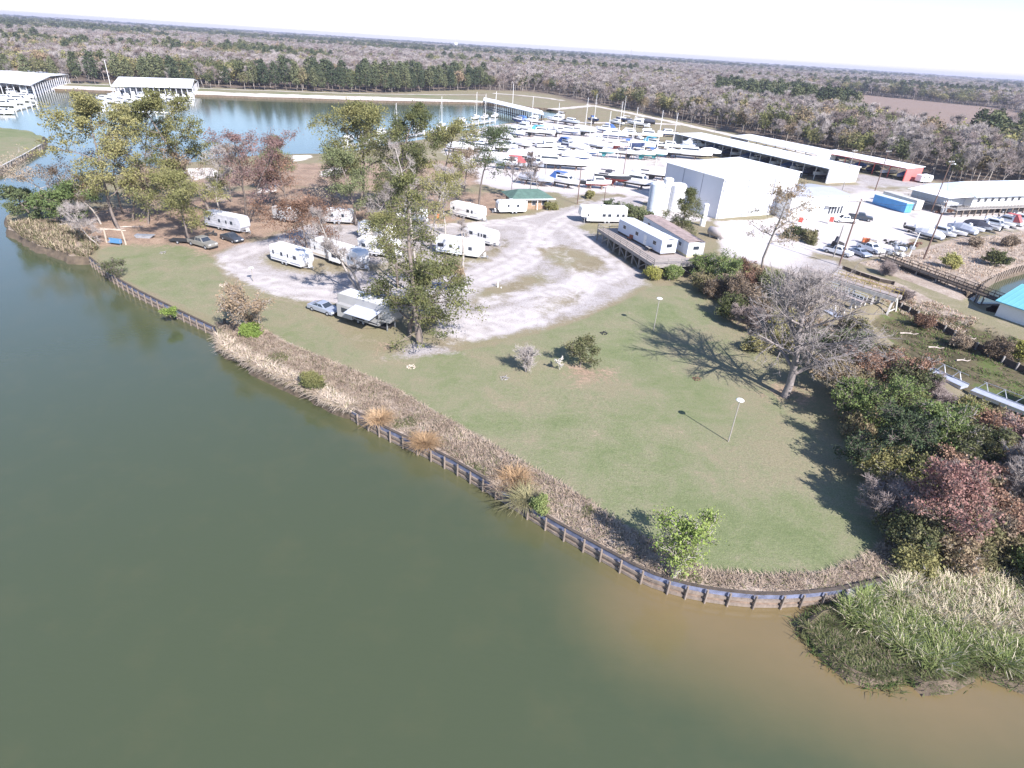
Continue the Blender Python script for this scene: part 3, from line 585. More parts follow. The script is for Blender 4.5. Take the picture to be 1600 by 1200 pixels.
T('broadleaf_tree', tree(30, th((675, 395), 265), 8, .3, 'olive', 16, .8, .28, n=10, r0=.24, bark=BARKL), (673, 390), 'thin olive tree standing left of the white travel trailer')
T('broadleaf_tree', bare(31, th((590, 395), 285), 8, .3, 4, 'twig', r0=.22, lean=(-.1, 0)), (582, 392), 'bare tree among the parked white campers at the centre')
T('broadleaf_tree', bare(32, th((845, 325), 232), 6, .3, 5, 'twigbrown', r0=.14, n=9), (826, 316), 'thin bare tree behind the green roofed house')
T('broadleaf_tree', bare(33, th((870, 320), 245), 5, .3, 5, 'twigbrown', r0=.14, n=9), (842, 318), 'thin bare tree at the corner of the green roofed house')
T('broadleaf_tree', bare(34, th((790, 320), 250), 6, .3, 5, 'twigbrown', r0=.14, n=9), (800, 312), 'thin bare tree between the grey green tree and the green roofed house')
T('leaning_tree', tree(35, 6.5, 4.5, .3, 'mixed', 26, .55, .2, n=7, r0=.2, lean=(1.05, .5)), (668, 468), 'bushy limb growing sideways over the gravel beside the ragged tree')
T('broadleaf_tree', tree(36, th((642, 312), 240), 9, .3, 'brown', 14, .9, .3), (726, 300), 'pale brown tree behind the white camper at the top of the campground')
# lawn and right side
T('broadleaf_tree', tree(40, th((1187, 435), 272), 11, .34, 'mixed', 15, .6, .24, n=11, r0=.28, lean=(.05, 0), bark=BARKL), (1187, 435), 'tall thinly leafed tree in front of the white warehouse')
T('cypress_tree', bare(41, th((1226, 620), 428), 17.5, .16, 4, 'twig', n=26, r0=.5, sub=9, sub2=5, up=.85, narrow=.45, twl=.8, lean=(.07, .02), twr=.012, wig=.07, bark=mat('cypress_bark', (.30, .265, .25), .95, .3, 3)), (1226, 620), 'large bare grey tree with fanned branches on the lawn edge', 'tree')
T('small_tree', bare(42, 3.1, 4.4, .05, 3, 'twig', n=9, r0=.08, sub=4, sub2=2, up=2.2, narrow=0, forks=5, twl=.45, twr=.012), (822, 581), 'small bare fan shaped grey tree on the lawn', 'tree')
T('small_tree', bare(43, 1.7, 2.2, .2, 0, n=7, r0=.06, up=1.2, narrow=0, forks=2, bark=mat('white_bark', (.6, .57, .52), .9)), (875, 577), 'tiny leafless white branched tree beside the round bush on the lawn', 'tree')
T('round_bush', tree(44, 3.7, 4.2, .1, 'mixed', 16, .5, .18, n=10, r0=.1), (906, 574), 'round green and red bush on the lawn beside a bare earth patch', 'bush')
T('evergreen_tree', tree(45, th((1062, 372), 290), 9, .12, 'olive', 26, .7, .26, n=15, r0=.2, up=-.1, narrow=.65), (1064, 368), 'drooping olive evergreen between the white tanks and the platform trailers', 'tree')
T('sapling_tree', tree(46, 5.8, 5.0, .06, 'bright', 5, .6, .17, n=14, r0=.06, sub=4, sub2=3, up=1.6, forks=5, wig=.1, skip=.25, bark=BARKL), (1052, 904), 'bright yellow green sapling clump at the bulkhead curve', 'tree')
T('shrub', tree(47, 6.2, 6.2, .04, 'mixed', 6, .5, .18, n=13, r0=.08, forks=4, up=1.3, bark=BARKL), (391, 517), 'tall loose shrub on the bank at the end of the left bulkhead', 'shrub')
T('shrub', tree(48, 1.5, 2.6, .0, 'bright', 40, .4, .18, n=8, r0=.04, forks=2), (392, 526), 'low yellow green weed patch under the tall shrub on the bank', 'shrub')
T('shrub', tree(49, 2.8, 4.4, .05, 'mixed', 3, .4, .15, n=8, r0=.05, forks=3), (180, 434), 'thin yellowish shrub hanging over the left bulkhead', 'shrub')
T('shrub', tree(50, 1.3, 1.8, .05, 'bright', 6, .35, .16, n=7, r0=.05, forks=2), (266, 494), 'small yellow shrub on the middle of the left bulkhead', 'shrub')
T('shrub', tree(51, 1.9, 2.6, .0, 'olive', 24, .4, .17, n=8, r0=.05, forks=3), (490, 608), 'low olive shrub on the straw bank below the fifth wheel camper', 'shrub')
T('shrub', tree(52, 1.4, 1.8, .0, 'green', 30, .3, .15, n=6, r0=.04, forks=2), (842, 800), 'small green plant beside the arching grass on the bulkhead', 'shrub')
# thicket along the right of the lawn: each plant its own
TH = [((1020, 436), 2.2, 3.4, 'yellow', 'yellowish weeds under the near corner of the platform'), ((1046, 438), 2.6, 3.6, 'green', 'low green weeds beneath the platform bracing'),
      ((1100, 440), 4.6, 6, 'green', 'bright green shrub where the platform meets the thicket'), ((1128, 452), 5.6, 7, 'green', 'large dark green shrub right of the platform'),
      ((1150, 480), 4.8, 6.5, 'brown', 'brown twiggy shrub on the lawn edge below the green shrubs'), ((1178, 500), 4.0, 6, 'brown', 'pale brown shrub at the lawn edge left of the bare tree'),
      ((1165, 452), 4.8, 6, 'rust', 'reddish shrub behind the brown lawn edge shrubs'), ((1205, 470), 5, 6, 'dark', 'dark green shrub at the foot of the thinly leafed tree'),
      ((1232, 496), 4.5, 6, 'twig', 'grey leafless shrub behind the large bare tree'), ((1255, 470), 3.6, 5, 'mixed', 'green shrub beside the conveyor pier'),
      ((1300, 590), 5.6, 6.5, 'dark', 'dark green shrub right behind the large bare tree'), ((1325, 625), 5.2, 6, 'mixed', 'green and brown shrub at the lawn edge below the bare tree'),
      ((1345, 560), 5.2, 6, 'mixed', 'olive and tan shrub near the pier legs'), ((1368, 610), 5.5, 6, 'rust', 'red brown shrub amid the thicket near the white walkway'),
      ((1395, 640), 4.8, 5.5, 'mixed', 'olive shrub just left of the white walkway end'), ((1330, 660), 4.6, 5, 'green', 'green shrub casting shade on the lawn edge'),
      ((1372, 690), 5.8, 6.5, 'green', 'large green shrub in the middle of the thicket'), ((1420, 690), 5.4, 6, 'dark', 'deep green shrub at the heart of the thicket'),
      ((1395, 740), 6.2, 6.5, 'dark', 'tall dark green tree shading the lawn corner'), ((1450, 735), 6.0, 6, 'green', 'fresh green tree below the white walkway'),
      ((1490, 700), 4.8, 5.5, 'mixed', 'brown green shrub below the middle of the white walkway'), ((1530, 745), 4.8, 5.5, 'mixed', 'tan and green shrub with an orange tinge under the walkway'),
      ((1540, 690), 4.2, 5.2, 'rust', 'dusty red shrub beside the white walkway'), ((1590, 740), 5.2, 6, 'pinky', 'dusky pink shrub near the right end of the walkway'),
      ((1600, 800), 5.4, 6.5, 'twig', 'pale grey leafless tree above the marsh'), ((1560, 800), 5.0, 5.5, 'twigw', 'white limbed leafless tree in the thicket'),
      ((1440, 838), 6.4, 7.5, 'red', 'crimson leafed tree standing above the marsh'), ((1500, 845), 3.6, 5, 'brown', 'brown shrub at the foot of the crimson tree'),
      ((1400, 858), 2.6, 4.5, 'mixed', 'low olive shrub at the corner of the lawn'), ((1470, 880), 2.8, 4.5, 'mixed', 'low golden green shrub below the crimson tree'),
      ((1540, 872), 3.0, 4.5, 'mixed', 'low green shrub behind the pale reeds'), ((1585, 860), 3.4, 5, 'brown', 'reddish brown shrub at the marsh edge'),
      ((1600, 905), 3, 4.2, 'green', 'yellow green shrub behind the pale reeds at the far edge'), ((1420, 900), 1.9, 3.4, 'olive', 'small dark tuft between the bulkhead end and the reeds'),
      ((1640, 760), 5, 6.5, 'mixed', 'olive tree at the outer end of the thicket'), ((1640, 850), 4, 6, 'green', 'green shrub at the outer end of the marsh'),
      ((1560, 560), 2.4, 4.5, 'brown', 'dark brown brush below the teal roofed boathouse'), ((1590, 562), 2.5, 3.6, 'yellow', 'bright yellow bush below the teal roofed boathouse'),
      ((1500, 545), 1.8, 3.6, 'brown', 'rusty brush on the bank above the mud channel'), ((1442, 512), 1.4, 3.5, 'rust', 'orange brown brush beside the pier end'),
      ((1486, 420), 2.4, 4.0, 'yellow', 'yellow green bush on the bank beside the dark walkway'), ((1548, 415), 2.8, 4.4, 'olive', 'grey green bush above the pond wall'),
      ((1520, 385), 1.6, 3.5, 'brown', 'dry brown brush on the riprap bank'), ((1575, 385), 1.8, 4, 'brown', 'dry brush on the bank under the trailered boats'),
      ((1385, 430), 1.5, 4, 'twigbrown', 'low brown brush at the start of the dark walkway'), ((1405, 470), 1.4, 4, 'twigbrown', 'low brown brush along the sheet wall'),
      ((955, 334), 2.4, 5.5, 'dark', 'low clipped dark hedge plant behind the tan and white camper'), ((1000, 345), 2.6, 6, 'dark', 'dark green hedge plant beside the white tank'),
      ((975, 340), 2.5, 6, 'dark', 'dark hedge plant between the camper and the platform trailer'), ((918, 310), 1.8, 3.2, 'olive', 'round shrub beside the pole by the boatyard road'),
      ((1238, 372), 2.2, 4.5, 'mixed', 'green bush between the two fuel pumps'), ((1262, 378), 2, 4.5, 'mixed', 'low bush left of the white pickup by the annex'),
      ((828, 325), 3, 2.6, 'bright', 'small yellow green tree in front of the green roofed house'), ((860, 328), 1.2, 3.5, 'olive', 'foundation shrub at the green roofed house')]
FILL = [(1330, 520), (1375, 560), (1405, 585), (1440, 615), (1470, 640), (1505, 655), (1555, 670), (1600, 690), (1350, 590), (1310, 540), (1420, 640), (1455, 665), (1340, 690), (1365, 750), (1420, 770), (1470, 780), (1510, 790), (1400, 800), (1450, 860), (1520, 820), (1560, 840), (1600, 870), (1380, 820), (1620, 640), (1575, 760)]
FILL2 = [(1125, 470), (1145, 500), (1170, 520), (1195, 545), (1215, 520), (1200, 500), (1230, 540), (1160, 470), (1180, 455), (1090, 455), (1225, 470), (1250, 500), (1265, 530)]
frr = random.Random(9)
for q_ in FILL: TH.append((q_, frr.uniform(3.2, 5.0) if q_[1] > 720 else frr.uniform(1.6, 2.4), frr.uniform(4.5, 6) if q_[1] > 720 else frr.uniform(3.5, 4.5), frr.choice(['mixed', 'brown', 'mixed', 'olive', 'rust', 'twigbrown']), None))
for q_ in FILL2: TH.append((q_, frr.uniform(2.2, 3.8), frr.uniform(4, 5.5), frr.choice(['mixed', 'brown', 'brown', 'twigbrown', 'olive']), None))
FN = dict(mixed='green and brown', brown='dull brown', olive='olive green', rust='reddish brown', twigbrown='bare brown')
for i, (b, h, wd, lf, lab) in enumerate(TH):
    fill = lab is None
    if fill: lab = f'{FN[lf]} shrub filling the thicket beside the lawn' if b in FILL else f'{FN[lf]} shrub in the brush below the platform'
    elif b[0] > 1280 and b[1] > 730 or 1280 < b[0] < 1400 and b[1] > 580: h *= 1.15; wd *= 1.2
    elif b[0] > 1380 and 600 < b[1] <= 730: h *= .62
    near = b[1] > 430; sz = .22 if near else .28
    if lf in ('twig', 'twigw', 'twigbrown'): ms = bare(200+i, h, wd, .08, 12, 'twigbrown' if lf == 'twigbrown' else 'twig', n=11, r0=.1, up=1.0, forks=3, narrow=0, bark=MC.get('white_bark') if lf == 'twigw' else BARKL, twl=.6)
    else: ms = tree(200+i, h, wd, .04, lf, 10 if h > 3 else 12, .42, sz*.9, n=13, r0=.07, sub=6 if h > 3 else 4, sub2=4, skip=.2, forks=3, up=1.0, bark=BARKL if i % 2 else BARK, wig=.28)
    T('shrub' if h < 5.7 else 'thicket_tree', ms, b, lab, 'shrub' if h < 5.7 else 'tree', (lab.split(' shrub')[0]+' shrubs filling gaps') if fill else 'plants of the thicket' if b[0] > 1280 and b[1] > 540 else None)
# ---------------------------------------------------------------- grasses (nobody could count them)
def blades(name, P0, L, wid, lean, mats, rng, mi=None, label=None, cat='grass'):
    n = len(P0); az = rng.uniform(0, 6.28, n); ln = lean*rng.uniform(.3, 1.4, n); L = L*rng.uniform(.6, 1.25, n)
    d = np.stack([np.cos(az)*ln, np.sin(az)*ln, np.ones(n)], 1); d /= np.linalg.norm(d, axis=1, keepdims=True)
    s = np.stack([-np.sin(az), np.cos(az), np.zeros(n)], 1)*wid*.5; mid = P0+d*L[:, None]*.6; tip = P0+d*L[:, None]+np.stack([np.cos(az), np.sin(az), -np.ones(n)*.35], 1)*(L*ln*.45)[:, None]
    V = np.stack([P0-s, P0+s, mid+s, mid-s, tip+s*.3, tip-s*.3], 1).reshape(-1, 3); k = np.arange(n)[:, None]*6
    F = np.concatenate([k+np.array([[0, 1, 2, 3]]), k+np.array([[3, 2, 4, 5]])])
    midx = None if mi is None else np.concatenate([mi, mi])
    me = np_mesh(name, V, F, mats, midx); return link(name, me, None, label, cat, None, 'stuff')
def scatter(poly, n, rng, clump=0.0, nz=.5):
    P_ = np.array(poly); lo, hi = P_.min(0), P_.max(0); out = []
    while sum(len(o) for o in out) < n:
        q = rng.uniform(lo, hi, (n*2, 2))
        if clump: c = rng.uniform(lo, hi, (max(8, int((hi-lo).prod()/clump**2)), 2)); q = c[rng.integers(0, len(c), n*2)]+rng.normal(size=(n*2, 2))*clump*.32
        out.append(q[sdist(q[:, 0], q[:, 1], P_) > 0])
    q = np.concatenate(out)[:n]; return np.column_stack([q, hgt(q[:, 0], q[:, 1])])
def bm_(name, c1, c2, c3): return leaf_mat(name, c1, c2, c3, .25, .5)
strawm = bm_('dry_straw', (.30, .235, .18), (.46, .375, .29), (.60, .51, .41)); reedt = bm_('pale_reed_tops', (.42, .35, .24), (.58, .50, .36), (.72, .64, .5)); reedg = bm_('green_reeds', (.07, .12, .035), (.14, .20, .06), (.26, .30, .12)); sedge = bm_('dark_sedge', (.13, .15, .065), (.21, .22, .10), (.33, .31, .17))
weed = bm_('weed_green', (.12, .13, .06), (.21, .21, .10), (.33, .30, .17)); pampas = bm_('golden_grass', (.42, .29, .17), (.58, .42, .26), (.7, .55, .38))
rg = np.random.default_rng(5)
VERGE = GP([(338, 503), (410, 513), (450, 537), (535, 572), (600, 598), (700, 655), (790, 707), (870, 751), (960, 811), (1040, 859), (1105, 892), (1200, 899), (1290, 894), (1352, 870), (1398, 830), (1418, 870), (1392, 902), (1345, 909), (1290, 918), (1200, 924), (1120, 917), (1060, 904), (1010, 887), (940, 849), (850, 799), (770, 749), (690, 703), (600, 663), (550, 634), (500, 612), (440, 586), (390, 560), (350, 536)])
q = scatter(VERGE, 30000, rg, .9); w0 = hgt(q[:, 0], q[:, 1]); mi = (rg.random(len(q)) < .10).astype(int); nz_ = np.sin(q[:, 0]*.9+1.3)*np.cos(q[:, 1]*.8)+np.sin(q[:, 0]*.37)*np.sin(q[:, 1]*.5+2); mi[(nz_ > 1.05) & (rg.random(len(q)) < .65)] = 1
blades('dry_grass', q, .42, .05, 1.3, [strawm, weed], rg, mi, 'dry straw coloured grass along the strip above the bulkhead')
# grass spilling over the middle bank where no wall shows
q = scatter(GP([(352, 530), (338, 524), (345, 545), (395, 572), (445, 596), (500, 622), (548, 646), (552, 634), (500, 606), (440, 580), (390, 553)]), 5000, rg, .8); blades('hanging_grass', q, .8, .06, 1.6, [strawm, weed], rg, (rg.random(len(q)) < .12).astype(int), 'long dry grass hanging down the bank to the river', 'grass')
q = scatter(GP([(14, 352), (50, 346), (100, 352), (145, 375), (152, 390), (138, 402), (110, 398), (70, 386), (35, 372)]), 7000, rg, 1.2); blades('reed_bank', q, 1.1, .09, .7, [reedt, strawm, weed], rg, rg.integers(0, 3, len(q)), 'tan reeds on the point of the peninsula', 'reeds')
PALE = GP([(1395, 905), (1440, 905), (1490, 900), (1560, 900), (1650, 890), (1720, 960), (1640, 1000), (1560, 985), (1500, 975), (1440, 960), (1400, 940)])
q = scatter(PALE, 16000, rg, .7); mi = (rg.random(len(q)) < .35).astype(int); mi[rg.random(len(q)) < .1] = 2; blades('pale_reeds', q, 1.45, .05, .75, [reedt, reedg, strawm], rg, mi, 'pale straw topped marsh reeds beyond the bulkhead end', 'reeds')
q = scatter(GP([(1360, 925), (1400, 915), (1430, 950), (1500, 975), (1560, 990), (1660, 1010), (1720, 1070), (1600, 1042), (1560, 1030), (1528, 1005), (1500, 1025), (1460, 1040), (1420, 1010), (1380, 985), (1330, 965), (1320, 945)]), 15000, rg, .9); mi = (rg.random(len(q)) < .16).astype(int); blades('green_reeds', q, 1.25, .05, .7, [reedg, reedt], rg, mi, 'green marsh reeds along the muddy shore', 'reeds')
q = scatter(GP([(1245, 968), (1275, 935), (1345, 945), (1400, 985), (1480, 1010), (1560, 1010), (1660, 1020), (1740, 1060), (1740, 1095), (1600, 1070), (1560, 1055), (1497, 1060), (1450, 1070), (1390, 1070), (1320, 1050), (1270, 1005)]), 62000, rg, .5); q = q[sdist(q[:, 0], q[:, 1], shore) < .12]; q[:, 2] = np.minimum(q[:, 2], -.95)
blades('marsh_sedge', q, .5, .05, 1.0, [sedge, weed, strawm], rg, rg.choice(3, len(q), p=[.5, .35, .15]), 'low olive mat of marsh plants at the water edge', 'marsh plants')
q = scatter(GP([(1400, 860), (1500, 850), (1660, 850), (1660, 900), (1500, 905), (1400, 915)]), 7000, rg, .9); blades('marsh_edge_grass', q, .9, .06, .8, [weed, strawm, sedge], rg, rg.integers(0, 3, len(q)), 'tangled brown and green grass between shrubs and reeds', 'grass')
q = scatter(GP([(1300, 640), (1400, 620), (1500, 640), (1660, 720), (1660, 850), (1400, 860), (1385, 780)]), 7000, rg, 1.2); blades('thicket_undergrowth', q, .9, .09, 1.0, [weed, LM['brown'], LM['mixed']], rg, rg.integers(0, 3, len(q)), 'tangled undergrowth beneath the thicket', 'undergrowth')
q = scatter(GP([(1340, 412), (1410, 404), (1500, 376), (1680, 356), (1680, 425), (1600, 410), (1555, 428), (1515, 462), (1440, 434)]), 6000, rg, 1.4); blades('bank_brush', q, .6, .10, 1.2, [strawm, LM['brown'], LM['rust']], rg, rg.choice(3, len(q), p=[.5, .35, .15]), 'dry brush covering the rocky bank below the trailered boats', 'brush')
q = scatter(GP([(1400, 465), (1470, 485), (1560, 515), (1660, 560), (1660, 640), (1560, 600), (1440, 545), (1380, 505)]), 5000, rg, 1.3); blades('channel_weeds', q, .35, .09, 1.3, [weed, LM['brown'], reedg], rg, rg.integers(0, 3, len(q)), 'weeds growing on the mud of the drained slip', 'weeds')
q = scatter(GP([(1310, 425), (1400, 450), (1480, 480), (1530, 500), (1500, 520), (1420, 490), (1340, 450)]), 3500, rg, 1.3); blades('bank_grass', q, .45, .09, 1.2, [strawm, LM['rust'], weed], rg, rg.choice(3, len(q), p=[.45, .35, .2]), 'rusty dry grass between the two piers', 'grass')
MR = np.array(resample(MARSH[1:]+[MARSH[0]], .5)); MRq = MR[sdist(MR[:, 0], MR[:, 1], GP([(1240, 930), (1800, 930), (1800, 1120), (1240, 1120)])) > 0]
q = np.repeat(MRq, 70, 0)+rg.normal(size=(len(MRq)*70, 2))*.42; q = np.column_stack([q, np.full(len(q), -1.15)]); blades('shore_fringe', q, .5, .05, 1.1, [sedge, weed, reedg], rg, rg.integers(0, 3, len(q)), 'ragged green fringe where the marsh meets the water', 'marsh plants')
for k, (b, n, L, lab, mm) in enumerate([((803, 752), 700, 1.2, 'round tuft of golden grass on the bulkhead strip', pampas), ((820, 786), 380, 1.5, 'long arching green grass tuft hanging over the bulkhead', weed), ((662, 695), 900, 1.1, 'golden grass mound beside the bulkhead', pampas), ((592, 658), 700, 1.1, 'small golden grass mound spilling over the bulkhead', pampas), ((785, 762), 300, .9, 'pinkish grass mound beside the golden tuft', strawm)]):
    c = GZ(*b); q = np.repeat(c[None], n, 0); q[:, :2] += rg.normal(size=(n, 2))*.32; az = 0
    o = blades('grass_tuft', q-c, L, .045, 1.2, [mm], rg); o.location = c; o['label'] = lab; o['category'] = 'grass tuft'; del o['kind']
# ---------------------------------------------------------------- forest
def far_tree(seed, kind):
    rng = np.random.default_rng(seed)
    if kind == 'pine':
        H = 19; n = 210; z = rng.uniform(.30, 1, n)*H; R = 3.9*np.sin(np.clip((z/H-.25)/.75, 0.03, 1)**.75*np.pi)**.7*.95+.35; a = rng.uniform(0, 6.28, n); r = R*rng.uniform(.25, 1, n)**.6; Cn = np.stack([r*np.cos(a), r*np.sin(a), z-r*.1], 1); lf, sz, k, cl = 'pine', 1.0, 5, .55
    elif kind == 'broad':
        H = 16; cs = rng.normal(size=(16, 3))*[2.3, 2.3, 1.9]+[0, 0, 10.8]; cs[:, 2] = cs[:, 2].clip(5, 15); Cn = cs[rng.integers(0, 16, 230)]+rng.normal(size=(230, 3))*.95; lf, sz, k, cl = 'mixed', .95, 4, .6
    elif kind == 'olive':
        H = 15; cs = rng.normal(size=(14, 3))*[2.2, 2.2, 2.0]+[0, 0, 9.5]; cs[:, 2] = cs[:, 2].clip(3, 14); Cn = cs[rng.integers(0, 14, 230)]+rng.normal(size=(230, 3))*.95; lf, sz, k, cl = 'olive', .95, 4, .6
    if kind == 'bare':
        S, tips = limbs(rng, 16, .3, 9.5, (0, 0), 9, .2, .9, 3, 2, .12, .2, 1); S[:, 3] = np.maximum(S[:, 3], .07); S[:, 7] = np.maximum(S[:, 7], .05)
        V, F = seg_tubes(S, 3); a = np.repeat(tips, 6, 0); d = rng.normal(size=a.shape)+[0, 0, .9]; d /= np.linalg.norm(d, axis=1, keepdims=True); b = a+d*rng.uniform(.8, 2.0, (len(a), 1))
        V2, F2 = seg_tubes(np.column_stack([a, np.full(len(a), .055), b, np.full(len(a), .03)]), 3)
        return np_mesh('bare_tree', np.concatenate([V, V2]), np.concatenate([F, F2+len(V)]), [BARKL, LM[('twig', 'twigbrown', 'twig')[seed % 3]]], [0]*len(F)+[1]*len(F2))
    Cn = np.repeat(Cn, k, 0)+rng.normal(size=(len(Cn)*k, 3))*cl; V, F = leaf_quads(Cn, sz, rng)
    V2, F2 = seg_tubes(np.array([[0, 0, -.3, .22, .1, 0, H*.85, .06]]), 5)
    return np_mesh(kind+'_tree', np.concatenate([V, V2]), np.concatenate([F, F2+len(V)]), [LM[lf], BARKL if kind != 'pine' else BARK], [0]*len(F)+[1]*len(F2))
KINDS = {k: [far_tree(900+i*7+j, k) for j in range(3)] for i, k in enumerate(('pine', 'broad', 'olive', 'bare'))}
FOREST_EDGE = [q for q in FORE_W]
# 1: rows of separate trees along the edge one can see
edge_line = smoothline(GP([(-160, 126), (110, 131), (250, 136), (400, 141), (600, 147), (690, 143), (770, 141), (850, 144), (925, 160), (1000, 175), (1062, 188), (1137, 205), (1200, 219), (1300, 244), (1400, 268), (1500, 290), (1640, 302)]), 1)
EL = np.array(resample(edge_line, 3.2)); TREES = []; rr = np.random.default_rng(11)
tan_ = np.gradient(EL, axis=0); tan_ /= np.linalg.norm(tan_, axis=1, keepdims=True); nrm = np.stack([-tan_[:, 1], tan_[:, 0]], 1); nrm = np.where((nrm[:, 1:2] < 0), -nrm, nrm)
def kind_at(x, y, depth):
    px, py = P((x, y, 8))
    a = rr.random()
    if depth < 22 and 390 < px < 760: return 'pine' if a < .85 else 'broad'
    if 760 <= px < 960 and depth < 60: return 'bare' if a < .72 else 'broad' if a < .85 else 'olive'
    if 960 <= px < 1060: return 'broad' if a < .4 else 'olive' if a < .8 else 'bare'
    n = math.sin(x*.013+1.7)*math.cos(y*.009+.4)+.6*math.sin(x*.004-y*.006)
    if px >= 1060: return 'bare' if a < .6 else 'olive' if a < .8 else 'broad'
    if n > .45: return 'pine' if a < .6 else 'broad' if a < .8 else 'bare'
    if n > -.1: return ('olive', 'broad', 'broad', 'bare')[int(a*4)]
    return 'bare' if a < .78 else 'broad' if a < .9 else 'olive'
for row, (off, skip) in enumerate(((3, .12), (9.5, .25))):
    for i in range(row, len(EL), 2):
        if rr.random() < skip: continue
        p = EL[i]+nrm[i]*(off+rr.uniform(-2, 2.5))+tan_[i]*rr.uniform(-1.5, 1.5)
        if -60 < P((p[0], p[1], 0))[0] < 1660: TREES.append((p[0], p[1], kind_at(p[0], p[1], off)))
KN = dict(pine=('pine_tree', 'dark green pine'), broad=('broadleaf_tree', 'green and brown leafed tree'), olive=('broadleaf_tree', 'olive green tree'), bare=('bare_tree', 'bare grey tree'))
rr.shuffle(TREES); TREES = sorted(TREES[:290], key=lambda q: math.atan2(float(q[0]), float(q[1])))
def place_px(px):
    return 'by the far left dock' if px < 130 else 'by the second covered dock' if px < 330 else 'beyond the basin' if px < 760 else 'beyond the field' if px < 960 else 'beyond the boatyard' if px < 1180 else 'behind the sheds' if px < 1400 else 'behind the office'
for x, y, k in TREES:
    x, y = float(x), float(y); px = P((x, y, 0))[0]; nm, lb = KN[k]; me = KINDS[k][rr.integers(0, 3)]; where = place_px(px)
    o = link(nm, me, None, f'{lb} at the forest edge {where}', 'tree', f'{lb}s at the forest edge {where}'); o.location = (x, y, -.1); o.rotation_euler = (0, 0, rr.uniform(0, 6.28)); s = rr.uniform(.62, .95); o.scale = (s*rr.uniform(.9, 1.2), s*rr.uniform(.9, 1.2), s)
# 2: the forest mass behind them, instanced on points
def forest_points():
    out = []
    for d0, d1, st in ((0, 900, 8.0), (900, 1700, 12), (1700, 3000, 21), (3000, 6000, 40), (6000, 11000, 80)):
        gx, gy = np.meshgrid(np.arange(-d1*1.15, d1*1.15, st), np.arange(80, d1*1.2, st)); x = gx.ravel()+rr.uniform(-.45, .45, gx.size)*st; y = gy.ravel()+rr.uniform(-.45, .45, gx.size)*st
        d = np.hypot(x, y); v = np.stack([x, y, np.zeros_like(x)-CAMH+10], 1); zz = v@fwd; px = 800+FPX*(v@RT)/np.maximum(zz, 1)
        k = (d >= d0) & (d < d1) & (zz > 0) & (px > -120) & (px < 1720); x, y = x[k], y[k]
        k = (sdist(x, y, FORE_W) > 13) & (sdist(x, y, GP(FIELD[0], 5)) < 0); out.append(np.column_stack([x[k], y[k], np.full(k.sum(), st)]))
    return np.concatenate(out)
FPt = forest_points(); fx, fy, fst = FPt.T
def vn(x, y, s, o): return np.sin(x*s+o)*np.cos(y*s*.8-o)+.7*np.sin(x*s*.37-y*s*.9+o*2)+.5*np.cos(x*s*2.1+y*s*1.7)
f1 = vn(fx, fy, .009, 1.7)+vn(fx, fy, .0021, .3)*.8; a = rr.random(len(fx)); dep = sdist(fx, fy, FORE_W)
v = np.stack([fx, fy, np.full(len(fx), -CAMH+14)], 1); zz = v@fwd; ppx = 800+FPX*(v@RT)/zz; ppy = 600-FPX*(v@UP)/zz
kk = np.where(f1 > .9, np.where(a < .6, 0, np.where(a < .8, 2, 1)), np.where(f1 > .1, np.where(a < .35, 1, np.where(a < .6, 2, np.where(a < .7, 0, 3))), np.where(a < .8, 3, np.where(a < .92, 1, 2))))
kk[(dep < 30) & (ppx > 390) & (ppx < 760) & (a < .7)] = 0
kk[(ppx > 250) & (ppx < 780) & (dep > 35) & (dep < 240) & (a < .82)] = 3
kk[(ppx > 1240) & (ppx < 1500) & (dep > 150) & (dep < 230) & (a < .9)] = 0
kk[(ppx > 900) & (dep < 110) & (kk == 0) & (a < .75)] = 3
kk[(ppx > 1500) & (dep > 85) & (dep < 140) & (a < .8)] = 0
kk[(ppx > 1120) & (ppx < 1260) & (dep > 120) & (dep < 260) & (a < .8)] = 0
kk[(ppx < 400) & (dep < 60) & (a < .5)] = np.where(a[(ppx < 400) & (dep < 60) & (a < .5)] < .25, 2, 1)
